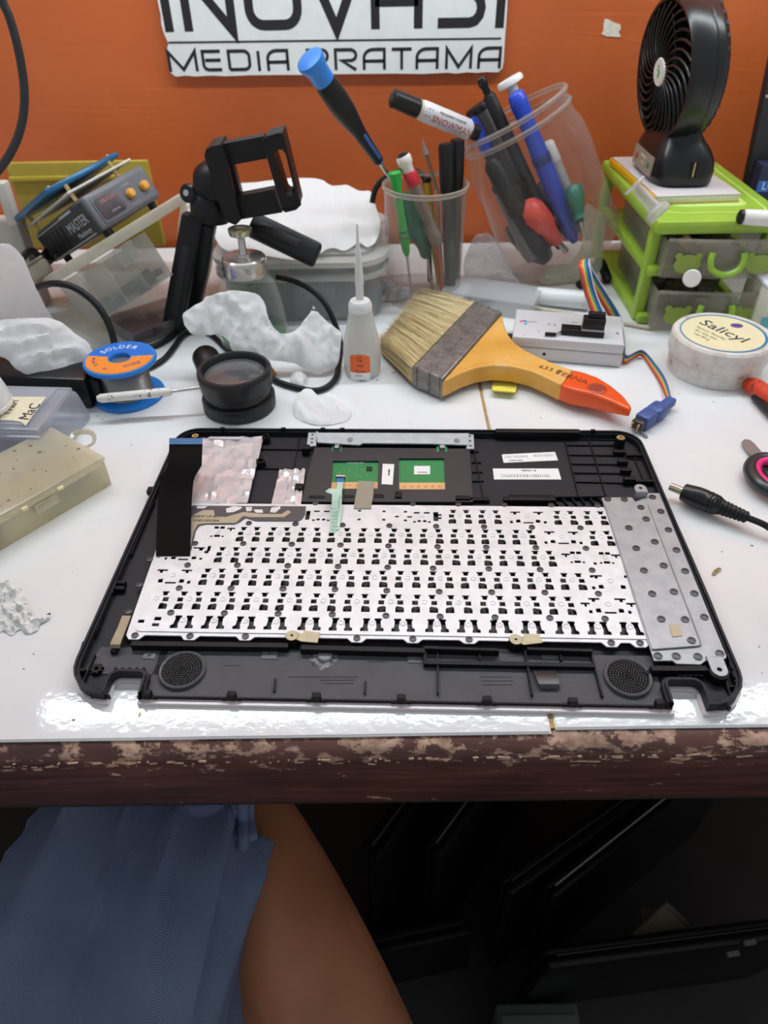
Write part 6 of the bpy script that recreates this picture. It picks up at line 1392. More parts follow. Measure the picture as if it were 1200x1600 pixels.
def rline(pts_l, pts_r):
    """eight coloured conductors side by side between two edge lines"""
    Ls, Rs = smooth(pts_l, 6), smooth(pts_r, 6)
    return Ls, Rs
pbase = MPg @ Vector((s1_.x-.0145, s0_.y+.0075, ZP+.021)); pbr = MPg @ Vector((s1_.x-.003, s0_.y+.0075, ZP+.021))
def W3(px, py, y): return aty(px, py, y)
yb0 = pbase.y
segA_l = [pbase, W3(912, 455, yb0+.008), W3(905, 425, yb0+.014), W3(903, 411, yb0+.022), W3(908, 407, yb0+.034)]
segA_r = [pbr, W3(931, 455, yb0+.008), W3(924, 425, yb0+.014), W3(921, 409, yb0+.022), W3(923, 406, yb0+.034)]
G_ = lambda x, y, z: MPg @ Vector((x, y, z))
seg2_l = [W3(911, 425, yb0+.050), G_(PL-.012, PW+.010, .018), G_(PL-.002, PW+.009, .0015), G_(PL+.0035, PW*.7, .001), G_(PL+.0035, PW*.35, .001), G_(PL+.004, .006, .001)]
seg2_r = [W3(927, 422, yb0+.050), G_(PL-.002, PW+.010, .022), G_(PL+.004, PW+.004, .0105), G_(PL+.0040, PW*.7, .0105), G_(PL+.0040, PW*.35, .0105), G_(PL+.0045, .006, .0105)]
seg3_l = [at(1000, 556, .001), at(1018, 578, .0011), at(1032, 602, .0015), at(1043, 626, .005)]
seg3_r = [at(1004, 546, .0085), at(1026, 568, .0075), at(1042, 592, .007), at(1050, 622, .0075)]
Ls, Rs = rline(segA_l+seg2_l+seg3_l, segA_r+seg2_r+seg3_r)
for k in range(8):
    mb = MB(); mb.tube([l.lerp(r, (k+.5)/8) for l, r in zip(Ls, Rs)], [max(.0006, (r-l).length/15) for l, r in zip(Ls, Rs)], 6); rcb.part('conductor', mb, mat('conductor', RAIN[k], .45), sm=80)
k0, k1 = at(1047, 628, .0065), at(996, 664, .0065); KB = mat('clip_blue', (58, 84, 148), .45)
dd = (k1-k0).normalized(); L_ = (k1-k0).length
rcb.part('clip_neck', MB().bar(k0-dd*.003, k0+dd*L_*.3, .008, .007, .0015), KB); rcb.part('clip_body', MB().bar(k0+dd*L_*.26, k0+dd*L_*.60, .013, .012, .003), KB); rcb.part('clip_body', MB().bar(k0+dd*L_*.58, k0+dd*L_*.92, .0115, .0125, .002), KB)
jw = rcb.part('clip_jaw', MB().bar(k0+dd*L_*.90, k0+dd*L_*1.04, .009, .0075, .001), mat('jaw_dark', (52, 44, 40), .4))
for s_ in (-1, 1):
    for k in range(3): p = k0+dd*L_*1.03+dd.cross(Vector((0, 0, 1)))*(s_*.0025); p = p+Vector((0, 0, -.002+.002*k)); rcb.part('clip_pin', MB().bar(p, p+dd*.003, .0012, .0009), BRASS, under=jw)
# sticky note under the brush
q = [at(x, y, .0012) for x, y in ((770, 590), (810, 593), (804, 622), (768, 618))]
single('sticky_note', MB().ribbon([q[0], q[0].lerp(q[3], .5), q[3]+Vector((0, 0, .004))], [q[1], q[1].lerp(q[2], .5), q[2]+Vector((0, 0, .0046))], .0012), mat('yellow_note', (232, 220, 90), .7), 'small pad of yellow sticky note under the brush handle', 'note', q[0])
cc = T('clear_case', 'clear oblong plastic case lying behind the paint brush', 'case', at(770, 465, 0))
a, b = at(702, 446, .012), at(842, 466, .012); ex = b-a; ex.z = 0; MCc = TR((a.x, a.y, 0)) @ RZ(math.degrees(math.atan2(ex.y, ex.x)))
cc.part('case_shell', shell(ex.length, .045, .014, .0012, TR((0, 0, 0)) @ MCc @ TR((0, -.028, 0)), .0012), clear('case_clear', (250, 250, 250), .16, .08, (232, 234, 236)))
cc.part('case_lid', MB(MCc @ TR((0, -.028, 0))).b2((-.0006, -.0006, .0155), (ex.length+.0006, .0456, .017), .0006), clear('case_lid_clear', (250, 250, 250), .22, .08, (232, 234, 236)))
cc.part('end_block', MB(MCc @ TR((0, -.028, 0))).b2((.002, .003, .0018), (.022, .042, .012), .001), WHITE)
cc.part('divider', MB(MCc @ TR((0, -.028, 0))).b2((.042, .0015, .0016), (.0432, .0435, .0145)), clear('case_div', (250, 250, 250), .3, .1))
a, b = at(838, 462, .009), at(918, 470, .009); wt_ = T('white_tube', 'white plastic tube lying behind the programmer box', 'tube', at(880, 470, 0))
wt_.part('tube_body', MB().lathe([(.0082, 0), (.0088, .002), (.0088, (b-a).length), (.0082, (b-a).length+.001)], 24, axis(a, b)), mat('tube_white', (226, 228, 230), .35)); wt_.part('tube_cap', MB().lathe([(.0090, -.002), (.0091, .004), (.0086, .0045)], 24, axis(b, a)), mat('cap_pale', (206, 208, 212), .4))
a, b = at(838, 481, .0022), at(1012, 512, .0022); st_ = T('thin_stick', 'thin cream stick lying behind the programmer box and tin', 'stick', a); st_.part('stick', MB().cyl(a, b, .0019, n=10), mat('cream_stick', (200, 192, 168), .6)); st_.part('stick_tip', MB().cyl(b, b+(b-a).normalized()*.004, .0021, .0012, 10), mat('cream_stick_tip', (176, 166, 140), .6))

# ---------------------------------------------------------------- round tin
tx, ty = .2865, .5535; MT_ = TR((tx, ty, 0)); tz = .0335; rT = .0405
tn = T('round_tin', 'grubby white round plastic tin with a cream label and blue ring', 'tin', (tx, ty, 0))
def m_grub():
    t = NT('grubby_white_plastic'); co = t.coord(); c = t.ramp(t.noise(co, 70, 5, .65), [(.42, lin((224, 220, 214))), (.62, lin((206, 196, 184))), (.74, lin((120, 100, 84)))]); t.pbr(c, .45); return t.m
GR = m_grub()
tn.part('base', MB(MT_).lathe([(rT-.004, .0), (rT-.002, .0004), (rT-.0015, .0165), (rT-.0015, .018)], 64), GR); tnl = tn.part('lid', MB(MT_).lathe([(rT, .0165), (rT+.0006, .0175), (rT+.0004, tz-.002), (rT-.0012, tz), (rT-.0045, tz), (rT-.005, tz-.0006), (.001, tz-.0006)], 64), GR)
tn.part('label', MB(MT_).lathe([(rT-.0052, tz-.0005), (rT-.0052, tz-.0003), (.001, tz-.0003)], 56), mat('tin_label', (232, 222, 182), .5, var=.04, vs=60), under=tnl)
t_ring = MB(MT_).prism(circ(0, 0, rT-.0056, 56), tz-.0003, tz-.0001, [circ(-.0004, .0004, rT-.0072, 56)]); tn.part('blue_ring', t_ring, mat('ring_blue', (38, 120, 170), .5), under=tnl)
mb = MB(MT_); TS = RZ(-58); words(mb, 'Salicyl', .0165, TS @ TR((-.002, .003, tz-.0002)), sx=1.15); tn.part('label_print', mb, mat('tin_print', (52, 60, 66), .6), under=tnl)
mb = MB(MT_)
for k, txt in enumerate(('Talcum Powder', 'for the skin', 'net 60 g')): words(mb, txt, .0048, TS @ TR((-.006, -.0085-.0058*k, tz-.0002)))
tn.part('label_print', mb, mat('tin_print_pale', (170, 166, 142), .6), under=tnl)
mb = MB(MT_); mb.prism(circ(.0165, .0135, .0052, 24, .0040), tz-.0003, tz-.0001); tn.part('violet_seal', mb, mat('seal_violet', (98, 62, 140), .5), under=tnl)

# ---------------------------------------------------------------- green drawer cabinet
gx0, gx1, gy0, gy1, gz = .2425, .356, .648, .832, .1
gc = T('drawer_cabinet', 'lime green mini desk cabinet with two translucent drawers', 'cabinet', ((gx0+gx1)/2, .74, 0))
LIME = mat('lime_plastic', (150, 186, 62), .4, var=.05, vs=40); PRN = mat('top_print', (188, 226, 110), .45)
def slab_b(lo, hi, b=.003): return MB().b2(lo, hi, b)
gc.part('top', slab_b((gx0-.003, gy0-.016, gz-.0125), (gx1+.003, gy1+.002, gz), .004), LIME)
mb = MB(); P_ = rrect(gx0+.010, gy0+.004, gx1-.010, gy1-.012, .012, 5); mb.prism(P_, gz, gz+.0004, [inset([p for p in P_], .0022)]); gc.part('top_frame_print', mb, PRN)
gc.part('top_picture', MB().prism(rrect(gx0+.022, gy0+.022, gx1-.022, gy1-.03, .01, 4), gz, gz+.0003), mat('top_picture', (196, 224, 132), .45)); 
gc.part('top_picture', MB().prism(circ(gx1-.05, gy0+.06, .010, 20, .006), gz+.0003, gz+.0005).prism(circ(gx1-.038, gy0+.075, .007, 16, .005), gz+.0003, gz+.0005), mat('picture_green', (96, 190, 74), .45))
for x in (gx0, gx1-.010):
    for y0, y1 in ((gy0, gy0+.012), (gy1-.014, gy1)): gc.part('corner_post', slab_b((x, y0, .0), (x+.010, y1, gz-.012), .003), LIME)
    for z in (.0, .0465): gc.part('side_rail', slab_b((x+.001, gy0+.006, z), (x+.009, gy1-.006, z+.0095), .002), LIME)
for z in (.0, .0465): gc.part('shelf', slab_b((gx0+.004, gy0+.012, z+.001), (gx1-.004, gy1-.006, z+.004), .001), LIME)
for z in (.0005, .047): gc.part('front_foot', slab_b((gx0+.002, gy0-.008, z), (gx0+.014, gy0+.004, z+.009), .003), LIME)
SMOK = clear('smoky_drawer', (244, 242, 238), .14, .2, (222, 218, 210), .1)
HL = mat('handle_lime', (146, 188, 62), .35); BEAR = mat('bear_sticker_green', (146, 168, 72), .5)
def drawer(z, yf, h, sk):
    """translucent tray with curved front, raised pocket, U handle and two bear head prints"""
    M = TR((0, yf, z)) @ RZ(sk); x0, x1 = gx0+.0105, gx1-.001; dp = .16
    mb = MB(M); n = 12; prof = []
    arcx = [(x0+(x1-x0)*k/n, -.0035*math.sin(math.pi*k/n)) for k in range(n+1)]
    vs = []
    for x, y in arcx: vs += [(x, y, 0), (x, y-.002, h), (x, y+.0018, 0), (x, y-.0002, h)]
    fs = []
    for k in range(n):
        a_ = 4*k; b_ = a_+4; fs += [[a_, b_, b_+1, a_+1], [a_+2, a_+3, b_+3, b_+2], [a_+1, b_+1, b_+3, a_+3], [a_, a_+2, b_+2, b_]]
    fs += [[0, 1, 3, 2], [4*n, 4*n+2, 4*n+3, 4*n+1]]; mb.add(vs, fs)
    d = gc.part('drawer', mb, SMOK)
    gc.part('drawer_side', MB(M).b2((x0, .002, .001), (x0+.0016, dp, h-.003)).b2((x1-.0016, .002, .001), (x1, dp, h-.003)).b2((x0, .002, .0004), (x1, dp, .0016)).b2((x0, dp-.0016, .001), (x1, dp, h-.003)), SMOK, under=d)
    gc.part('top_lip', MB(M).tube([(x, y-.0018, h) for x, y in arcx], .0016, 8), SMOK, under=d)
    xm = (x0+x1)/2+.001; gc.part('handle_pocket', MB(M).box((xm, -.0035, h*.52), (.036, .004, h*.72), .0018), SMOK, under=d)
    pts = [(xm-.0135, -.0085, h*.74), (xm-.0145, -.0105, h*.55), (xm-.011, -.0115, h*.32), (xm, -.0120, h*.20), (xm+.011, -.0115, h*.32), (xm+.0145, -.0105, h*.55), (xm+.0135, -.0085, h*.74)]
    gc.part('handle', MB(M).tube(smooth(pts, 5), [.0028]*31, 10), HL, under=d)
    for cx, k in ((x0+.020, 1), (x1-.019, -1)):
        y_ = -.0062 if True else 0; Mb = M @ Matrix(((1, 0, 0, cx), (0, 0, -1, -.0042), (0, 1, 0, h*.40), (0, 0, 0, 1)))
        mb = MB(Mb); hp = []
        for t_ in range(40):
            a_ = 2*math.pi*t_/40; rx, ry = .0118, .0085
            hp.append((rx*math.cos(a_), ry*math.sin(a_)))
        mb.prism(hp, 0, .0005); mb.prism(circ(-.0088, .0072, .0032, 14), 0, .0004); mb.prism(circ(.0088, .0072, .0032, 14), 0, .0004); gc.part('head_sticker', mb, BEAR, under=d)
    return d
drawer(.0498, gy0-.004, .0345, -2.5); drawer(.003, gy0-.007, .037, -3.5)
for zz, seed in ((.053, 3), (.0065, 5)):
    mb = MB(); rr = random.Random(seed)
    for k in range(34): mb.box((rr.uniform(gx0+.024, gx1-.018), rr.uniform(gy0+.012, gy1-.05), zz+.005+rr.uniform(0, .008)), (rr.uniform(.008, .024), rr.uniform(.008, .02), rr.uniform(.006, .014)), .001)
    gc.part('drawer_contents', mb, mat('drawer_stuff', (96, 88, 84), .5, var=.6, vs=90), kind='stuff')
gc.part('bright_packet', MB(TR((gx0+.062, gy0+.012, .066)) @ RX(35)).box((0, 0, 0), (.034, .002, .022), .0006), mat('silver_packet', (226, 222, 200), .25, .4)); gc.part('tan_packet', MB(TR((gx0+.037, gy0+.010, .073)) @ RY(35)).box((0, 0, 0), (.011, .006, .010), .0006), mat('tan_packet', (190, 156, 128), .5))
# note block under the fan
nb = T('note_block', 'thin white book with a yellow spine lying under the black fan', 'book', (.29, .74, gz+.0006))
bx0, bx1, by0, by1 = .2475, .3270, .676, .81
MBk = TR((bx0, by0, gz+.0007)) @ RZ(3)
nb.part('pages', MB(MBk).b2((.003, 0, .001), (bx1-bx0, by1-by0, .0062), .0005), mat('book_white', (226, 220, 214), .6)); nb.part('spine', MB(MBk).b2((0, -.0005, .0), (.0032, by1-by0+.0005, .0072), .001), mat('spine_yellow', (236, 180, 24), .45))
nb.part('cover', MB(MBk).b2((.001, -.0005, .0062), (bx1-bx0+.001, by1-by0, .0072), .0004), mat('cover_grey', (206, 200, 200), .5)); nb.part('cover', MB(MBk).b2((.001, -.0005, 0), (bx1-bx0+.001, by1-by0, .0010), .0004), mat('cover_yellow', (232, 196, 60), .5))

# ---------------------------------------------------------------- fan
FZ0 = gz+.0083
fcx, fcy, fcz = .2562, .7467, .1945; phi = R(6.4)
fan = T('desk_fan', 'black rechargeable desk fan with ribbed grille and white round badge', 'fan', (.285, .73, FZ0))
nrm = Vector((-math.cos(phi), -math.sin(phi), 0)); tv = Vector((math.sin(phi), -math.cos(phi), 0)); tl2 = R(-4.5); uv = math.cos(tl2)*Vector((0, 0, 1))-math.sin(tl2)*nrm; nv = math.cos(tl2)*nrm+math.sin(tl2)*Vector((0, 0, 1))
MF = Matrix(((tv.x, uv.x, nv.x, fcx), (tv.y, uv.y, nv.y, fcy), (tv.z, uv.z, nv.z, fcz), (0, 0, 0, 1))) @ Matrix.Diagonal((1.05, 1.05, 1.05, 1))     # x to camera side, y up, z out of the face
FB = mat('fan_black', (17, 17, 19), .3); FG = mat('fan_grille_black', (13, 13, 14), .38)
RF = .0545
fan.part('housing', MB(MF).lathe([(.0500, -.002), (.0508, .0005), (.0530, .0010), (.0548, -.001), (.0560, -.006), (.0565, -.016), (.0558, -.0185)], 72, cap=(0, 0)).lathe([(.0500, -.002), (.0495, -.012)], 72, cap=(0, 0)), FB)
fan.part('rear_shell', MB(MF).lathe([(.0553, -.0185), (.0560, -.0195), (.0555, -.025), (.0535, -.030), (.049, -.033), (.03, -.034), (.001, -.034)], 72, cap=(0, 0)), FB)
vs_ = fan.part('rear_vents', (lambda m_: m_)(MB(MF)), FG) if False else None
for k in range(34):
    a_ = 2*math.pi*k/34; r_ = .0545; fan.part('rear_vent', MB(MF @ RZ(math.degrees(a_))).box((r_-.0010, 0, -.0285), (.0016, .0042, .0035), .0004), INK)
mb = MB(MF); nR = 28
for k in range(nR):      # swirled ribs from hub to rim
    a0 = 2*math.pi*k/nR; L = []; 
    for j in range(9):
        f_ = j/8; r_ = .0105+(.0498-.0105)*f_; a_ = a0-.62*f_+.12*math.sin(f_*3.1); L.append((r_*math.cos(a_), r_*math.sin(a_), .0035*(1-f_*f_)-.001))
    mb2 = MB(MF); mb2.tube(L, [.0009+.0006*(j/8) for j in range(9)], 6, flat=1); fan.part('grille_rib', mb2, FG, sm=60)
fan.part('badge', MB(MF).lathe([(.0106, .0010), (.0110, .0030), (.0100, .0042), (.0005, .0044)], 36), mat('badge_white', (222, 216, 210), .4))
mb = MB(MF @ TR((0, 0, .0043))); stroke(mb, [(-.002, .005), (.0005, .0045), (-.0018, .0015), (.0014, .0005), (-.001, -.0025), (.0005, -.0045)], .0014, I4); stroke(mb, [(.001, .002), (.0025, .0), (.0015, -.003)], .001, I4)
fan.part('badge_print', mb, mat('badge_green', (66, 168, 84), .5))
mb = MB(MF)
for k in range(7):       # blades inside
    a_ = 2*math.pi*k/7; L = []; Rr_ = []
    for j in range(7):
        f_ = j/6; r_ = .012+.034*f_; b_ = a_+.25*f_; L.append((r_*math.cos(b_), r_*math.sin(b_), -.010)); b2 = b_+.55; Rr_.append((r_*math.cos(b2), r_*math.sin(b2), -.019))
    mbb = MB(MF); mbb.ribbon(L, Rr_, .0008); fan.part('blade', mbb, FG)
fan.part('motor_hub', MB(MF).lathe([(.012, -.020), (.0125, -.008), (.011, -.004), (.001, -.0035)], 28), FG)
# neck and base
def oval(cx, cy, rx, ry, n=40, e=4.2):
    out = []
    for k in range(n):
        a_ = 2*math.pi*k/n; c_, s_ = math.cos(a_), math.sin(a_); out.append((cx+rx*math.copysign(abs(c_)**(2/e), c_), cy+ry*math.copysign(abs(s_)**(2/e), s_)))
    return out
secs = [(.0, .283, .745, .027, .045), (.003, .283, .745, .029, .047), (.012, .283, .745, .0292, .047), (.020, .2825, .745, .0285, .0457), (.028, .2815, .745, .0255, .041), (.034, .280, .7455, .0215, .0365), (.040, .279, .746, .0180, .033), (.046, .278, .747, .0165, .033), (.054, .276, .747, .0160, .037)]
vs = []; fs = []; n = 40
for z, cx, cy, rx, ry in secs: vs += [(x, y, FZ0+z) for x, y in oval(cx, cy, rx, ry)]
for i in range(len(secs)-1):
    for k in range(n): fs.append([i*n+k, i*n+(k+1) % n, (i+1)*n+(k+1) % n, (i+1)*n+k])
fs += [list(range(n))[::-1], [(len(secs)-1)*n+k for k in range(n)]]
base_ = fan.part('base', MB().add(vs, fs), FB, sm=50)
# control strip on the left face, usb slot on the camera side
cs = T
MCs = Matrix(((0, 0, -1, .2534), (-1, 0, 0, .745), (0, 1, 0, FZ0+.0130), (0, 0, 0, 1)))
mb = MB(MCs @ RX(-3)); mb.prism(rrect(-.029, -.0085, .029, .0085, .002), -.001, .0004); strip = fan.part('control_strip', mb, mat('strip_grey', (150, 142, 126), .4), under=base_)
mb = MB(MCs @ RX(-3)); mb.lathe([(.0032, .0004), (.0028, .0010), (.0005, .0011)], 14, TR((-.018, 0, 0))); fan.part('button', mb, mat('button_red', (160, 60, 56), .4), under=base_)
mb = MB(MCs @ RX(-3)); mb.lathe([(.0030, .0004), (.0026, .0010), (.0005, .0011)], 14, TR((.019, 0, 0))); fan.part('button', mb, mat('button_green', (30, 110, 72), .4), under=base_)
mb = MB(MCs @ RX(-3)); words(mb, 'MINI FAN', .0038, TR((.0, .0035, .0004))); words(mb, 'L M H', .004, TR((.001, -.002, .0004))); fan.part('strip_print', mb, mat('strip_print', (216, 210, 200), .5), under=base_)
MUs = Matrix(((1, 0, 0, .2865), (0, 0, -1, .6981), (0, 1, 0, FZ0+.0155), (0, 0, 0, 1)))
mb = MB(MUs @ RX(-3)); mb.prism(rrect(-.0030, -.0072, .0030, .0072, .0006), -.002, .0007, [rrect(-.0024, -.0066, .0024, .0066, .0004)]); mb.b2((-.0024, -.0066, -.002), (.0024, .0066, -.0005)); fan.part('charging_port', mb, INK, under=base_)
mb = MB(MUs @ RX(-3)); mb.b2((-.0008, -.006, -.0006), (.0006, .006, .0004)); fan.part('port_contact', mb, BRASS, under=base_)

# ---------------------------------------------------------------- syringes, tube, right edge things
CLS = clear('syringe_barrel', (244, 244, 244), .42, .15, (228, 226, 228))
a, b = aty(992, 290, .618), aty(1030, 334, .606)
sy = T('syringe', 'small clear syringe leaning against the front corner of the green cabinet', 'syringe', b)
sy.part('barrel', lz(a, b, [(.0046, .1), (.0050, .6), (.0062, .85)], 16), CLS); sy.part('flange', lz(a, b, [(.0062, .78), (.0098, .86), (.0105, 1.0), (.0092, 1.06), (.003, 1.07)], 8), CLS); sy.part('plunger', lz(a, b, [(.003, -.06), (.0092, -.05), (.0098, .0), (.0088, .03), (.0035, .05), (.003, .12)], 20), CLS)
a, b = aty(1084, 430, .655), aty(1081, 435, .620)
sy2 = T('syringe_plunger', 'round white plunger end poking out between the two drawers', 'syringe', b); sy2.part('thumb_disc', lz(a, b, [(.0068, .9), (.0078, .92), (.0078, 1.0), (.0068, 1.03)], 24), mat('disc_white', (232, 226, 222), .4)); sy2.part('rod', lz(a, b, [(.0028, 0), (.0028, .95)], 10), WHITE)
a, b = aty(1160, 339, .628), aty(1230, 343, .622); sy3 = T('white_marker', 'fat white pen with a black end lying in the top drawer', 'pen', a); sy3.part('barrel', lz(a, b, [(.0048, 0), (.0062, .03), (.0066, .2), (.0066, 1)], 20), mat('pen_white', (230, 228, 224), .3)); sy3.part('end', lz(a-(b-a)*.12, a, [(.003, 0), (.0058, .4), (.0060, 1)], 16), SATIN)
mk2 = T('black_stick', 'black square stick lying inside the open top drawer', 'stick', aty(1120, 350, .66)); mk2.part('body', MB().bar(aty(1062, 340, .67), aty(1148, 342, .655), .012, .012, .002), HBLK); mk2.part('band', MB().bar(aty(1128, 341, .6585), aty(1132, 341, .6578), .0126, .0126, .001), mat('band_dark_green', (40, 60, 40), .5))
# leaning black panel at the right wall
pn_ = T('leaning_slab', 'tall black slab leaning at the right edge against the wall', 'board', aty(1190, 300, .80))
A_ = [aty(1158, 305, .80), aty(1203, 85, .80)]
mb = MB(); d_ = A_[1]-A_[0]; mb.box((.06, 0, 0), (.12, .012, d_.length*1.9), .002, TR(A_[0]-d_*.42+d_*.5*1.0) @ RY(math.degrees(math.atan2(d_.x, d_.z))))
pn_.part('panel_body', mb, mat('panel_black', (34, 33, 38), .5)); mb = MB(); p = aty(1198, 150, .79); mb.lathe([(.0016, 0), (.0013, .0012), (.0004, .0013)], 10, axis(p, p+Vector((0, -1, 0)))); pn_.part('screw', mb, STEEL)
bl2_ = T('blue_box', 'dark blue box with a bright blue label and white letters behind the cabinet', 'box', aty(1195, 290, .79)); p = aty(1176, 310, .775); q = aty(1184, 258, .775)
bl2_.part('box_body', MB().b2((p.x, .775, .001), (p.x+.09, .793, q.z), .001), mat('navy_card', (36, 44, 72), .5)); l_ = aty(1181, 300, .774); bl2_.part('label', MB().b2((l_.x, .7738, l_.z), (l_.x+.05, .7752, aty(1181, 284, .774).z)), mat('bright_blue', (52, 112, 196), .5))
mb = MB(); words(mb, 'LG', .011, Matrix(((1, 0, 0, l_.x+.011), (0, 0, -1, .7737), (0, 1, 0, l_.z+.0055), (0, 0, 0, 1)))); bl2_.part('label_print', mb, PAPER)
db = T('device_box', 'cream electronic box with a teal label and white lid at the right edge', 'electronics', at(1200, 545, 0)); p = at(1178, 540, 0); q = aty(1181, 460, p.y)
db.part('box_body', MB().b2((p.x, p.y, .0005), (p.x+.07, p.y+.05, q.z), .002), mat('device_cream', (216, 212, 194), .5)); db.part('lid', MB().b2((p.x-.0005, p.y-.001, q.z), (p.x+.071, p.y+.051, q.z+.004), .0015), mat('device_white', (232, 230, 240), .45))
l_ = aty(1186, 512, p.y); lb_ = db.part('label', MB().b2((l_.x, p.y-.0005, l_.z), (l_.x+.03, p.y+.0005, aty(1186, 496, p.y).z)), mat('teal_label', (92, 176, 182), .5)); mb = MB(); words(mb, '- +', .006, Matrix(((1, 0, 0, l_.x+.010), (0, 0, -1, p.y-.0005), (0, 1, 0, l_.z+.004), (0, 0, 0, 1)))); db.part('label_print', mb, mat('teal_print', (24, 96, 110), .5), under=lb_)
db.part('label_frame', (lambda m_: (stroke(m_, [(0, 0), (.02, 0), (.02, .006), (0, .006)], .0005, Matrix(((1, 0, 0, l_.x+.008), (0, 0, -1, p.y-.0002), (0, 1, 0, l_.z+.0105), (0, 0, 0, 1))), closed=True), m_)[1])(MB()), mat('frame_olive', (150, 150, 120), .6))
# pliers handle
pq0, pq1 = at(1163, 598, .006), at(1235, 634, .007)
pr_ = T('pliers', 'worn red-orange pliers grip entering at the right beside the tin', 'pliers', at(1185, 610, 0)); mb = MB(); pp = smooth([pq0, at(1180, 604, .008), at(1200, 618, .009), at(1225, 634, .009), pq1], 5)
mb.tube(pp, [.0030, .0045, .0056, .0062, .0066]+[.007]*(len(pp)-5), 14, flat=.85); pr_.part('grip', mb, (lambda t: (t.pbr(t.ramp(t.noise(t.coord(), 160, 4), [(.58, lin((206, 62, 34))), (.66, lin((70, 40, 36)))]), .4), t.m)[1])(NT('worn_red_grip')))
mb = MB(); pp = smooth([at(1180, 620, .004), at(1200, 640, .005), at(1230, 668, .005)], 4); mb.tube(pp, .0035, 10); pr_.part('grip', mb, SATIN); pr_.part('jaw_steel', MB().bar(at(1228, 650, .006), at(1290, 690, .006), .014, .008, .001), STEEL)
# scissors
sc = T('scissors', 'scissors with black and pink finger loops and a blunt grey blade', 'scissors', at(1190, 740, 0))
bl0 = [(1159, 690), (1163, 686), (1172, 687), (1180, 694), (1215, 735), (1205, 745), (1190, 728), (1165, 700)]
P = [at(x, y, .0035) for x, y in bl0]; sc.part('blade', MB().prism([(p.x, p.y) for p in P], .0022, .0035), mat('blade_grey', (150, 150, 150), .35, .6))
cxy = at(1213, 748, .006); ring_ = [(cxy.x+.0165*math.cos(a_), cxy.y+.0215*math.sin(a_), .0075) for a_ in [2*math.pi*k/28 for k in range(29)]]
lp_ = sc.part('finger_loop', MB().tube(ring_, .0048, 12, cap=False), mat('loop_black', (40, 44, 48), .3), sm=80); ring2 = [(cxy.x+.0128*math.cos(a_), cxy.y+.0176*math.sin(a_), .0085) for a_ in [2*math.pi*k/28 for k in range(29)]]; sc.part('loop_lining', MB().tube(ring2, .0030, 10, flat=1.1, cap=False), mat('loop_pink', (226, 40, 120), .35), under=lp_, sm=80)
cb2 = at(1240, 730, .006); sc.part('blade', MB().bar(at(1210, 740, .003), at(1270, 690, .003), .010, .0014), STEEL); sc.part('pivot', MB().lathe([(.004, .002), (.004, .006), (.002, .0066)], 16, TR(at(1225, 722, 0))), STEEL)
# barrel plug
dc = T('barrel_plug', 'black barrel power plug with a bare metal tip and its cord', 'power plug', at(1110, 790, 0))
a, b = at(1047, 760, .0088), at(1200, 822, .0088); DA = axis(a, b); pxm = (b-a).length/165.0
dc.part('metal_tip', MB().lathe([(.0020, -.0001), (.00275, .0), (.0028, 24*pxm)], 20, DA, cap=(0, 1)).lathe([(.0020, 0), (.0020, .004)], 14, DA, cap=(0, 1)), mat('tip_metal', (196, 186, 160), .25, .9))
f_ = lambda *pr: [(r, x*pxm) for r, x in pr]
dc.part('plug_body', MB().lathe(f_((.0040, 22), (.0056, 23), (.0060, 25), (.0062, 30), (.0066, 36), (.0072, 46), (.0073, 58), (.0070, 66), (.0072, 67), (.0072, 70), (.0067, 71), (.0070, 73), (.0070, 76), (.0066, 77), (.0069, 79), (.0064, 83), (.0054, 88)), 28, DA), SATIN)
pr = []
for k in range(7): x = 87+k*6.6; r = .0053-.00022*k; pr += [(r, x), (r, x+4.2), (r-.0007, x+4.6), (r-.0007, x+6.2)]
dc.part('strain_relief', MB().lathe(f_(*pr), 20, DA), CABLE)
dc.part('cord', MB().tube(smooth([a+(b-a)*.78, a+(b-a)*.95, at(1215, 832, .006), at(1260, 850, .003)], 5), .0022, 10), CABLE)
# small things on the tile right
a = at(1008, 682, .0005); cs_ = T('clear_sequin', 'tiny clear plastic drop beside the blue clip', 'scrap', a); cs_.part('drop', MB(TR((a.x, a.y, .0005))).lathe([(.0026, 0), (.0024, .0006), (.001, .001)], 16, sx=.8), clear('drop_clear', (230, 230, 230), .35, .1, (170, 170, 170))); cs_.part('drop_tail', MB().tube([at(1006, 680, .001), at(1000, 676, .001)], .0005, 5), mat('tail_grey', (110, 110, 110), .5))
single('wire_snippet', MB().tube(smooth([at(1113, 898, .0006), at(1116, 892, .0006), at(1122, 888, .0009), at(1126, 889, .0008), at(1120, 894, .0006), at(1116, 899, .0005)], 4), .0005, 5), mat('brass_thread', (180, 150, 100), .5), 'tiny tan curl of thread on the tile right of the case', 'scrap', at(1118, 893))
single('yellow_flake', MB().box(at(218, 1116, .0004), (.0012, .0022, .0006), .0002), mat('yellow_flake', (214, 190, 130), .6), 'tiny yellow flake on the tile before the left hinge notch', 'scrap', at(218, 1116))
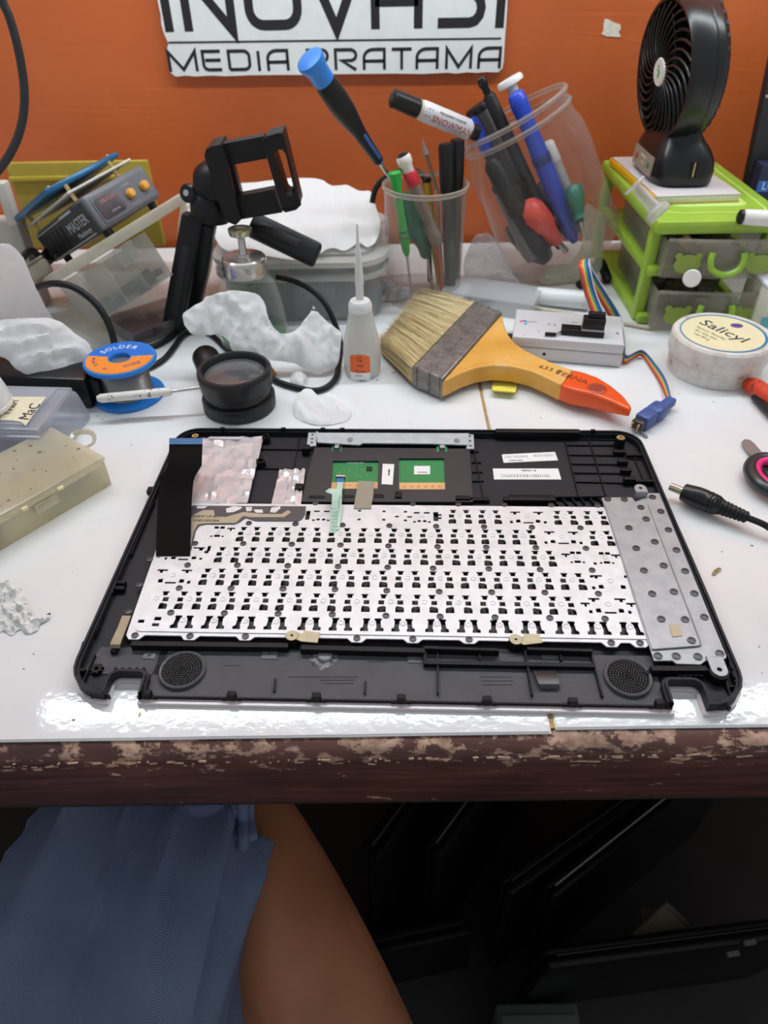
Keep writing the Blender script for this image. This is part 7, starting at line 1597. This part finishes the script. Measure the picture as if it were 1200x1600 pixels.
# ---------------------------------------------------------------- the seated person, seen from the lap down
def m_skin():
    t = NT('tan_skin'); co = t.coord(); c = t.ramp(t.noise(co, 18, 4), [(.3, lin((150, 96, 66))), (.7, lin((178, 118, 84)))]); t.pbr(c, .5, Subsurface_Weight=.1, Subsurface_Radius=(.01, .004, .002), Subsurface_Scale=.3, Normal=t.bump(t.noise(co, 500, 2), .06)); return t.m
def m_denim():
    t = NT('washed_denim'); co = t.coord(); w_ = t.n('ShaderNodeTexWave', wave_type='BANDS', bands_direction='DIAGONAL'); w_.inputs['Scale'].default_value = 430; w_.inputs['Distortion'].default_value = 1.2; w_.inputs['Detail'].default_value = 2; t.l(co, w_.inputs['Vector'])
    c = t.ramp(t.noise(co, 14, 5), [(.3, lin((72, 86, 116))), (.7, lin((100, 114, 142)))]); c = t.mix(t.ramp(w_.outputs['Fac'], [(.3, (.0, .0, .0, 1)), (.8, (.4, .4, .4, 1))]), c, lin((120, 132, 158)))
    t.pbr(c, .85, Normal=t.bump(w_.outputs['Fac'], .35, .0008)); return t.m
pe = T('person', 'seated person in blue denim shorts, only one bent bare leg visible under the bench', 'person', (-.16, .0, -.75))
def skinned(name, pts, m, lvl=2, root=0, under=None, label=None):
    """one continuous limb: points (x, y, z, radius x, radius y), chained by index list"""
    V_ = [p[:3] for p, _ in pts]; E_ = [(i, par) for i, (p, par) in enumerate(pts) if par is not None]
    me = bpy.data.meshes.new(name); me.from_pydata([tuple(Vector(v)-pe.loc) for v in V_], E_, []); o = bpy.data.objects.new(name, me); COL.objects.link(o); o.parent = under or pe.o
    sk = o.modifiers.new('skin', 'SKIN'); sk.use_smooth_shade = True; su = o.modifiers.new('sub', 'SUBSURF'); su.levels = lvl; su.render_levels = lvl
    for i, (p, _) in enumerate(pts): me.skin_vertices[0].data[i].radius = p[3:5]; me.skin_vertices[0].data[i].use_root = (i == root)
    dg = bpy.context.evaluated_depsgraph_get(); bpy.context.view_layer.update(); ev = o.evaluated_get(dg); nm = bpy.data.meshes.new_from_object(ev); o.modifiers.clear(); o.data = nm; nm.materials.clear(); nm.materials.append(m)
    nm.polygons.foreach_set('use_smooth', [True]*len(nm.polygons)); 
    if label: o['label'] = label
    return o
# hips off the frame, thigh up to the knee beneath the bench, shin folding back under the chair
hip = Vector((-.21, -.16, -.30)); knee = Vector((-.150, .290, -.215))
shin = [(-.085, .215, -.245), (-.035, .130, -.275), (.02, .03, -.33), (.06, -.06, -.37)]
body = [((-.30, -.26, -.28, .13, .12), None), ((-.30, -.28, -.12, .125, .115), 0), ((-.30, -.29, .02, .13, .11), 1),
        ((hip.x, hip.y, hip.z, .090, .085), 0), ((-.19, .0, -.265, .082, .078), 3), ((-.172, .13, -.236, .070, .066), 4), ((knee.x, knee.y-.03, knee.z, .060, .055), 5), ((knee.x+.018, knee.y, knee.z-.006, .052, .05), 6),
        ((-.105, .240, -.232, .052, .050), 7), ((-.062, .165, -.250, .058, .056), 8), ((-.018, .085, -.275, .060, .056), 9), ((.03, .0, -.31, .05, .048), 10), ((.075, -.085, -.345, .036, .034), 11), ((.10, -.13, -.36, .034, .032), 12), ((.13, -.10, -.385, .034, .022), 13), ((.165, -.05, -.40, .028, .016), 14),
        ((-.40, -.18, -.31, .088, .083), 0), ((-.43, .02, -.29, .078, .074), 16), ((-.45, .20, -.27, .062, .058), 17), ((-.45, .245, -.30, .052, .05), 18), ((-.44, .20, -.45, .05, .05), 19), ((-.43, .18, -.66, .034, .034), 20), ((-.43, .19, -.715, .034, .028), 21), ((-.43, .28, -.73, .034, .016), 22)]
skinned('body', body, m_skin(), 2, 0, label='tan bare skin of the folded leg')
# denim shorts: a loose sleeve round the thigh with folds and an open hem
DEN = m_denim()
def sleeve(path, radii, seed, nseg=110, hem=True, squash=.92, open_a=0):
    """cloth tube along PATH with folds running to the knee"""
    P = smooth(path, 16); m = len(P); vs = []; fs = []; y = None
    for i, p in enumerate(P):
        t_ = (P[min(i+1, m-1)]-P[max(i-1, 0)]).normalized(); s_ = i/(m-1); k = s_*(len(radii)-1); r = radii[int(k)]+(radii[min(int(k)+1, len(radii)-1)]-radii[int(k)])*(k-int(k))
        x_ = t_.cross(Vector((0, 0, 1))).normalized(); z_ = x_.cross(t_)
        for j in range(nseg):
            a_ = 2*math.pi*j/nseg; q = Vector((math.cos(a_)*2.2+seed, math.sin(a_)*2.2, s_*2.2+a_*.0)); f_ = noise.noise(q*1.1)*.009+(1-abs(2.2*noise.noise(Vector((q.x*1.5, q.y*1.5, s_*1.6+math.cos(a_)*.3)))))*.0085*(.35+s_)
            f_ += .005*(.3+s_)*math.sin(a_*4+s_*8+2.5*noise.noise(Vector((math.cos(a_)*1.5, s_*3, seed+math.sin(a_)))))*max(0, math.sin(s_*3.1))
            f_ += max(0, 1-abs(2.4*noise.noise(Vector((math.cos(a_)*2.6+seed+s_*1.6, math.sin(a_)*2.6-s_*.9, s_*1.1)))))**3*.0085
            ins = f_-.005
            vs.append(p+x_*math.cos(a_)*(r+ins)+z_*math.sin(a_)*(r*squash+ins))
    for i in range(m-1):
        for j in range(nseg): j2 = (j+1) % nseg; fs.append([i*nseg+j, i*nseg+j2, (i+1)*nseg+j2, (i+1)*nseg+j])
    # turn the hem inwards so that the cloth has thickness
    b = len(vs); last = P[-1]; dirv = (P[-1]-P[-2]).normalized()
    for j in range(nseg): v = vs[(m-1)*nseg+j]; vs.append(last+(v-last)*.94-dirv*.002)
    for j in range(nseg): v = vs[b+j]; vs.append(v-dirv*.05)
    for o_ in ((m-1)*nseg, b):
        o2 = b if o_ != b else b+nseg
        for j in range(nseg): j2 = (j+1) % nseg; fs.append([o_+j, o_+j2, o2+j2, o2+j])
    return MB().add(vs, fs), [vs[(m-3)*nseg+j] for j in range(nseg)]
mb, P_ = sleeve([(hip.x-.02, hip.y-.02, hip.z+.01), (-.205, -.02, -.262), (-.190, .10, -.235), (-.174, .205, -.214), (-.155, .270, -.206), (-.117, .284, -.212)], [.108, .102, .096, .090, .083, .078], 4.2)
sh = pe.part('shorts', mb, DEN, sm=70)
mbh = MB(); mbh.tube(P_+[P_[0]], .0042, 8, cap=False); pe.part('hem', mbh, DEN, sm=80, under=sh)
mb2, _ = sleeve([(-.36, -.2, -.30), (-.42, -.02, -.285), (-.445, .12, -.272)], [.108, .098, .09], 9.1); pe.part('shorts', mb2, DEN, sm=70)
mb3 = MB(); mb3.lathe([(.145, -.10), (.158, -.04), (.152, .05), (.14, .10)], 40, TR((-.30, -.25, -.29)), sy=.9); pe.part('shorts', mb3, DEN, sm=70)
# stool under the sitter
sl = T('stool', 'low dark stool under the seated person', 'stool', (-.30, -.2, -.75))
sl.part('seat', MB().b2((-.5, -.42, -.455), (-.12, -.05, -.43), .01), mat('stool_dark', (48, 36, 32), .6))
for x in (-.47, -.15):
    for y in (-.39, -.08): sl.part('leg', MB().b2((x-.015, y-.015, -.75), (x+.015, y+.015, -.455), .003), mat('stool_leg', (44, 34, 30), .6))

# ---------------------------------------------------------------- dark heap of old laptops under the bench
DK = mat('laptop_dark', (11, 11, 12), .4, spec=.25); DK2 = mat('laptop_dark_matt', (9, 9, 10), .5, spec=.2); SIL = mat('laptop_silver_edge', (120, 122, 128), .4, .3)
def laptop(label, p, q, w_, th, up, edge=SIL, name='old_laptop'):
    """closed laptop: its long near edge runs from P to Q, the body goes W back along UP"""
    p, q = Vector(p), Vector(q); x_ = (q-p).normalized(); b_ = Vector(up); b_ = (b_-x_*b_.dot(x_)).normalized(); n_ = x_.cross(b_); M = Matrix(((x_.x, b_.x, n_.x, p.x), (x_.y, b_.y, n_.y, p.y), (x_.z, b_.z, n_.z, p.z), (0, 0, 0, 1))); L = (q-p).length
    t_ = T(name, label, 'laptop', p.lerp(q, .5), 'old laptops under the bench'); t_.part('bottom_case', MB(M).b2((0, 0, 0), (L, w_, th*.55), .004), DK); t_.part('screen_lid', MB(M).b2((.001, .001, th*.58), (L-.001, w_, th), .004), DK2); t_.part('edge_trim', MB(M).b2((.01, -.0006, th*.53), (L-.01, .004, th*.6), .0004), edge)
    for s_ in (.15, .85): t_.part('hinge', MB(M).cyl((L*s_-.02, w_, th*.5), (L*s_+.02, w_, th*.5), th*.35, n=12), DK)
    return t_, M, L
def run(label, x0, y0, x1, y1, z, L, w_, th, up, edge):
    p, q = at(x0, y0, z), at(x1, y1, z); q = p+(q-p).normalized()*L; return laptop(label, p, q, w_, th, up, edge)
run('dark old laptop standing on edge, its bright rim slanting away to the right', 868, 1404, 1012, 1288, -.50, .33, .235, .018, (0, 0, -1), mat('rim_bright', (150, 152, 156), .35))  # edge trim in a lighter grey than the other rims
run('dark old laptop standing on edge, next left of the one with the bright rim', 800, 1400, 960, 1282, -.50, .33, .235, .022, (0, 0, -1), mat('rim_dim', (50, 50, 54), .4))
run('dark old laptop on edge, its rounded corner glinting nearest the bare leg', 590, 1345, 650, 1262, -.47, .30, .27, .026, (0, 0, -1), mat('rim_dim2', (74, 68, 66), .3))
run('dark old laptop on edge in the middle of the heap, second from the bare leg', 690, 1340, 745, 1262, -.47, .30, .27, .024, (0, 0, -1), mat('rim_dim3', (96, 96, 98), .35))
t_, M, L = run('black old laptop standing nearest the front, silver catches at its right end', 858, 1515, 1200, 1470, -.49, .30, .24, .020, (0, .12, -1), mat('rim_black', (34, 34, 38), .3))
for px in (1172, 1146): 
    p = at(px, 1474 if px > 1160 else 1492, -.489); t_.part('catch', MB().bar(p+Vector((-.006, 0, 0)), p+Vector((.006, .0016, 0)), .004, .003), SIL)
run('black laptop slab lying low on the left of the heap beside the leg', 545, 1500, 780, 1450, -.62, .15, .12, .024, (0, 0, -1), mat('rim_black2', (40, 40, 42), .3))
pp = T('old_papers', 'pale folded paper standing between the dark laptops', 'paper', at(1010, 1460, -.56)); P = [at(990, 1462, -.57), at(1070, 1450, -.57), at(1036, 1418, -.55)]
pp.part('sheet', MB().add([P[0], P[1], P[2]]+[v+Vector((0, .003, -.002)) for v in P], [[0, 1, 2], [5, 4, 3], [0, 3, 4, 1], [1, 4, 5, 2], [2, 5, 3, 0]]), mat('old_paper', (150, 146, 120), .8))
d_ = Vector((.008, .006, -.004)); pp.part('sheet', MB().add([v+d_ for v in P]+[v+d_+Vector((0, .003, -.002)) for v in P], [[0, 1, 2], [5, 4, 3], [0, 3, 4, 1], [1, 4, 5, 2], [2, 5, 3, 0]]), mat('old_paper2', (130, 126, 106), .8))
a, b = at(1000, 1462, -.60), at(1050, 1452, -.60); pp.part('paper_stack', MB().b2((a.x, a.y, -.749), (b.x, a.y+.02, -.575), .001), mat('old_paper3', (96, 92, 78), .8))
a, b = at(775, 1568, -.66), at(900, 1560, -.66); cbx = T('old_carton', 'greenish grey flat carton standing at the bottom of the picture before the laptops', 'box', (a.x, a.y, -.75)); cbx.part('carton_body', MB().b2((a.x, a.y-.05, -.749), (b.x, a.y, -.66), .003), mat('carton_grey_green', (74, 80, 76), .7)); cbx.part('carton_flap', MB().b2((a.x+.004, a.y-.048, -.659), (b.x-.004, a.y-.012, -.657), .0008), mat('carton_flap', (92, 96, 92), .7))
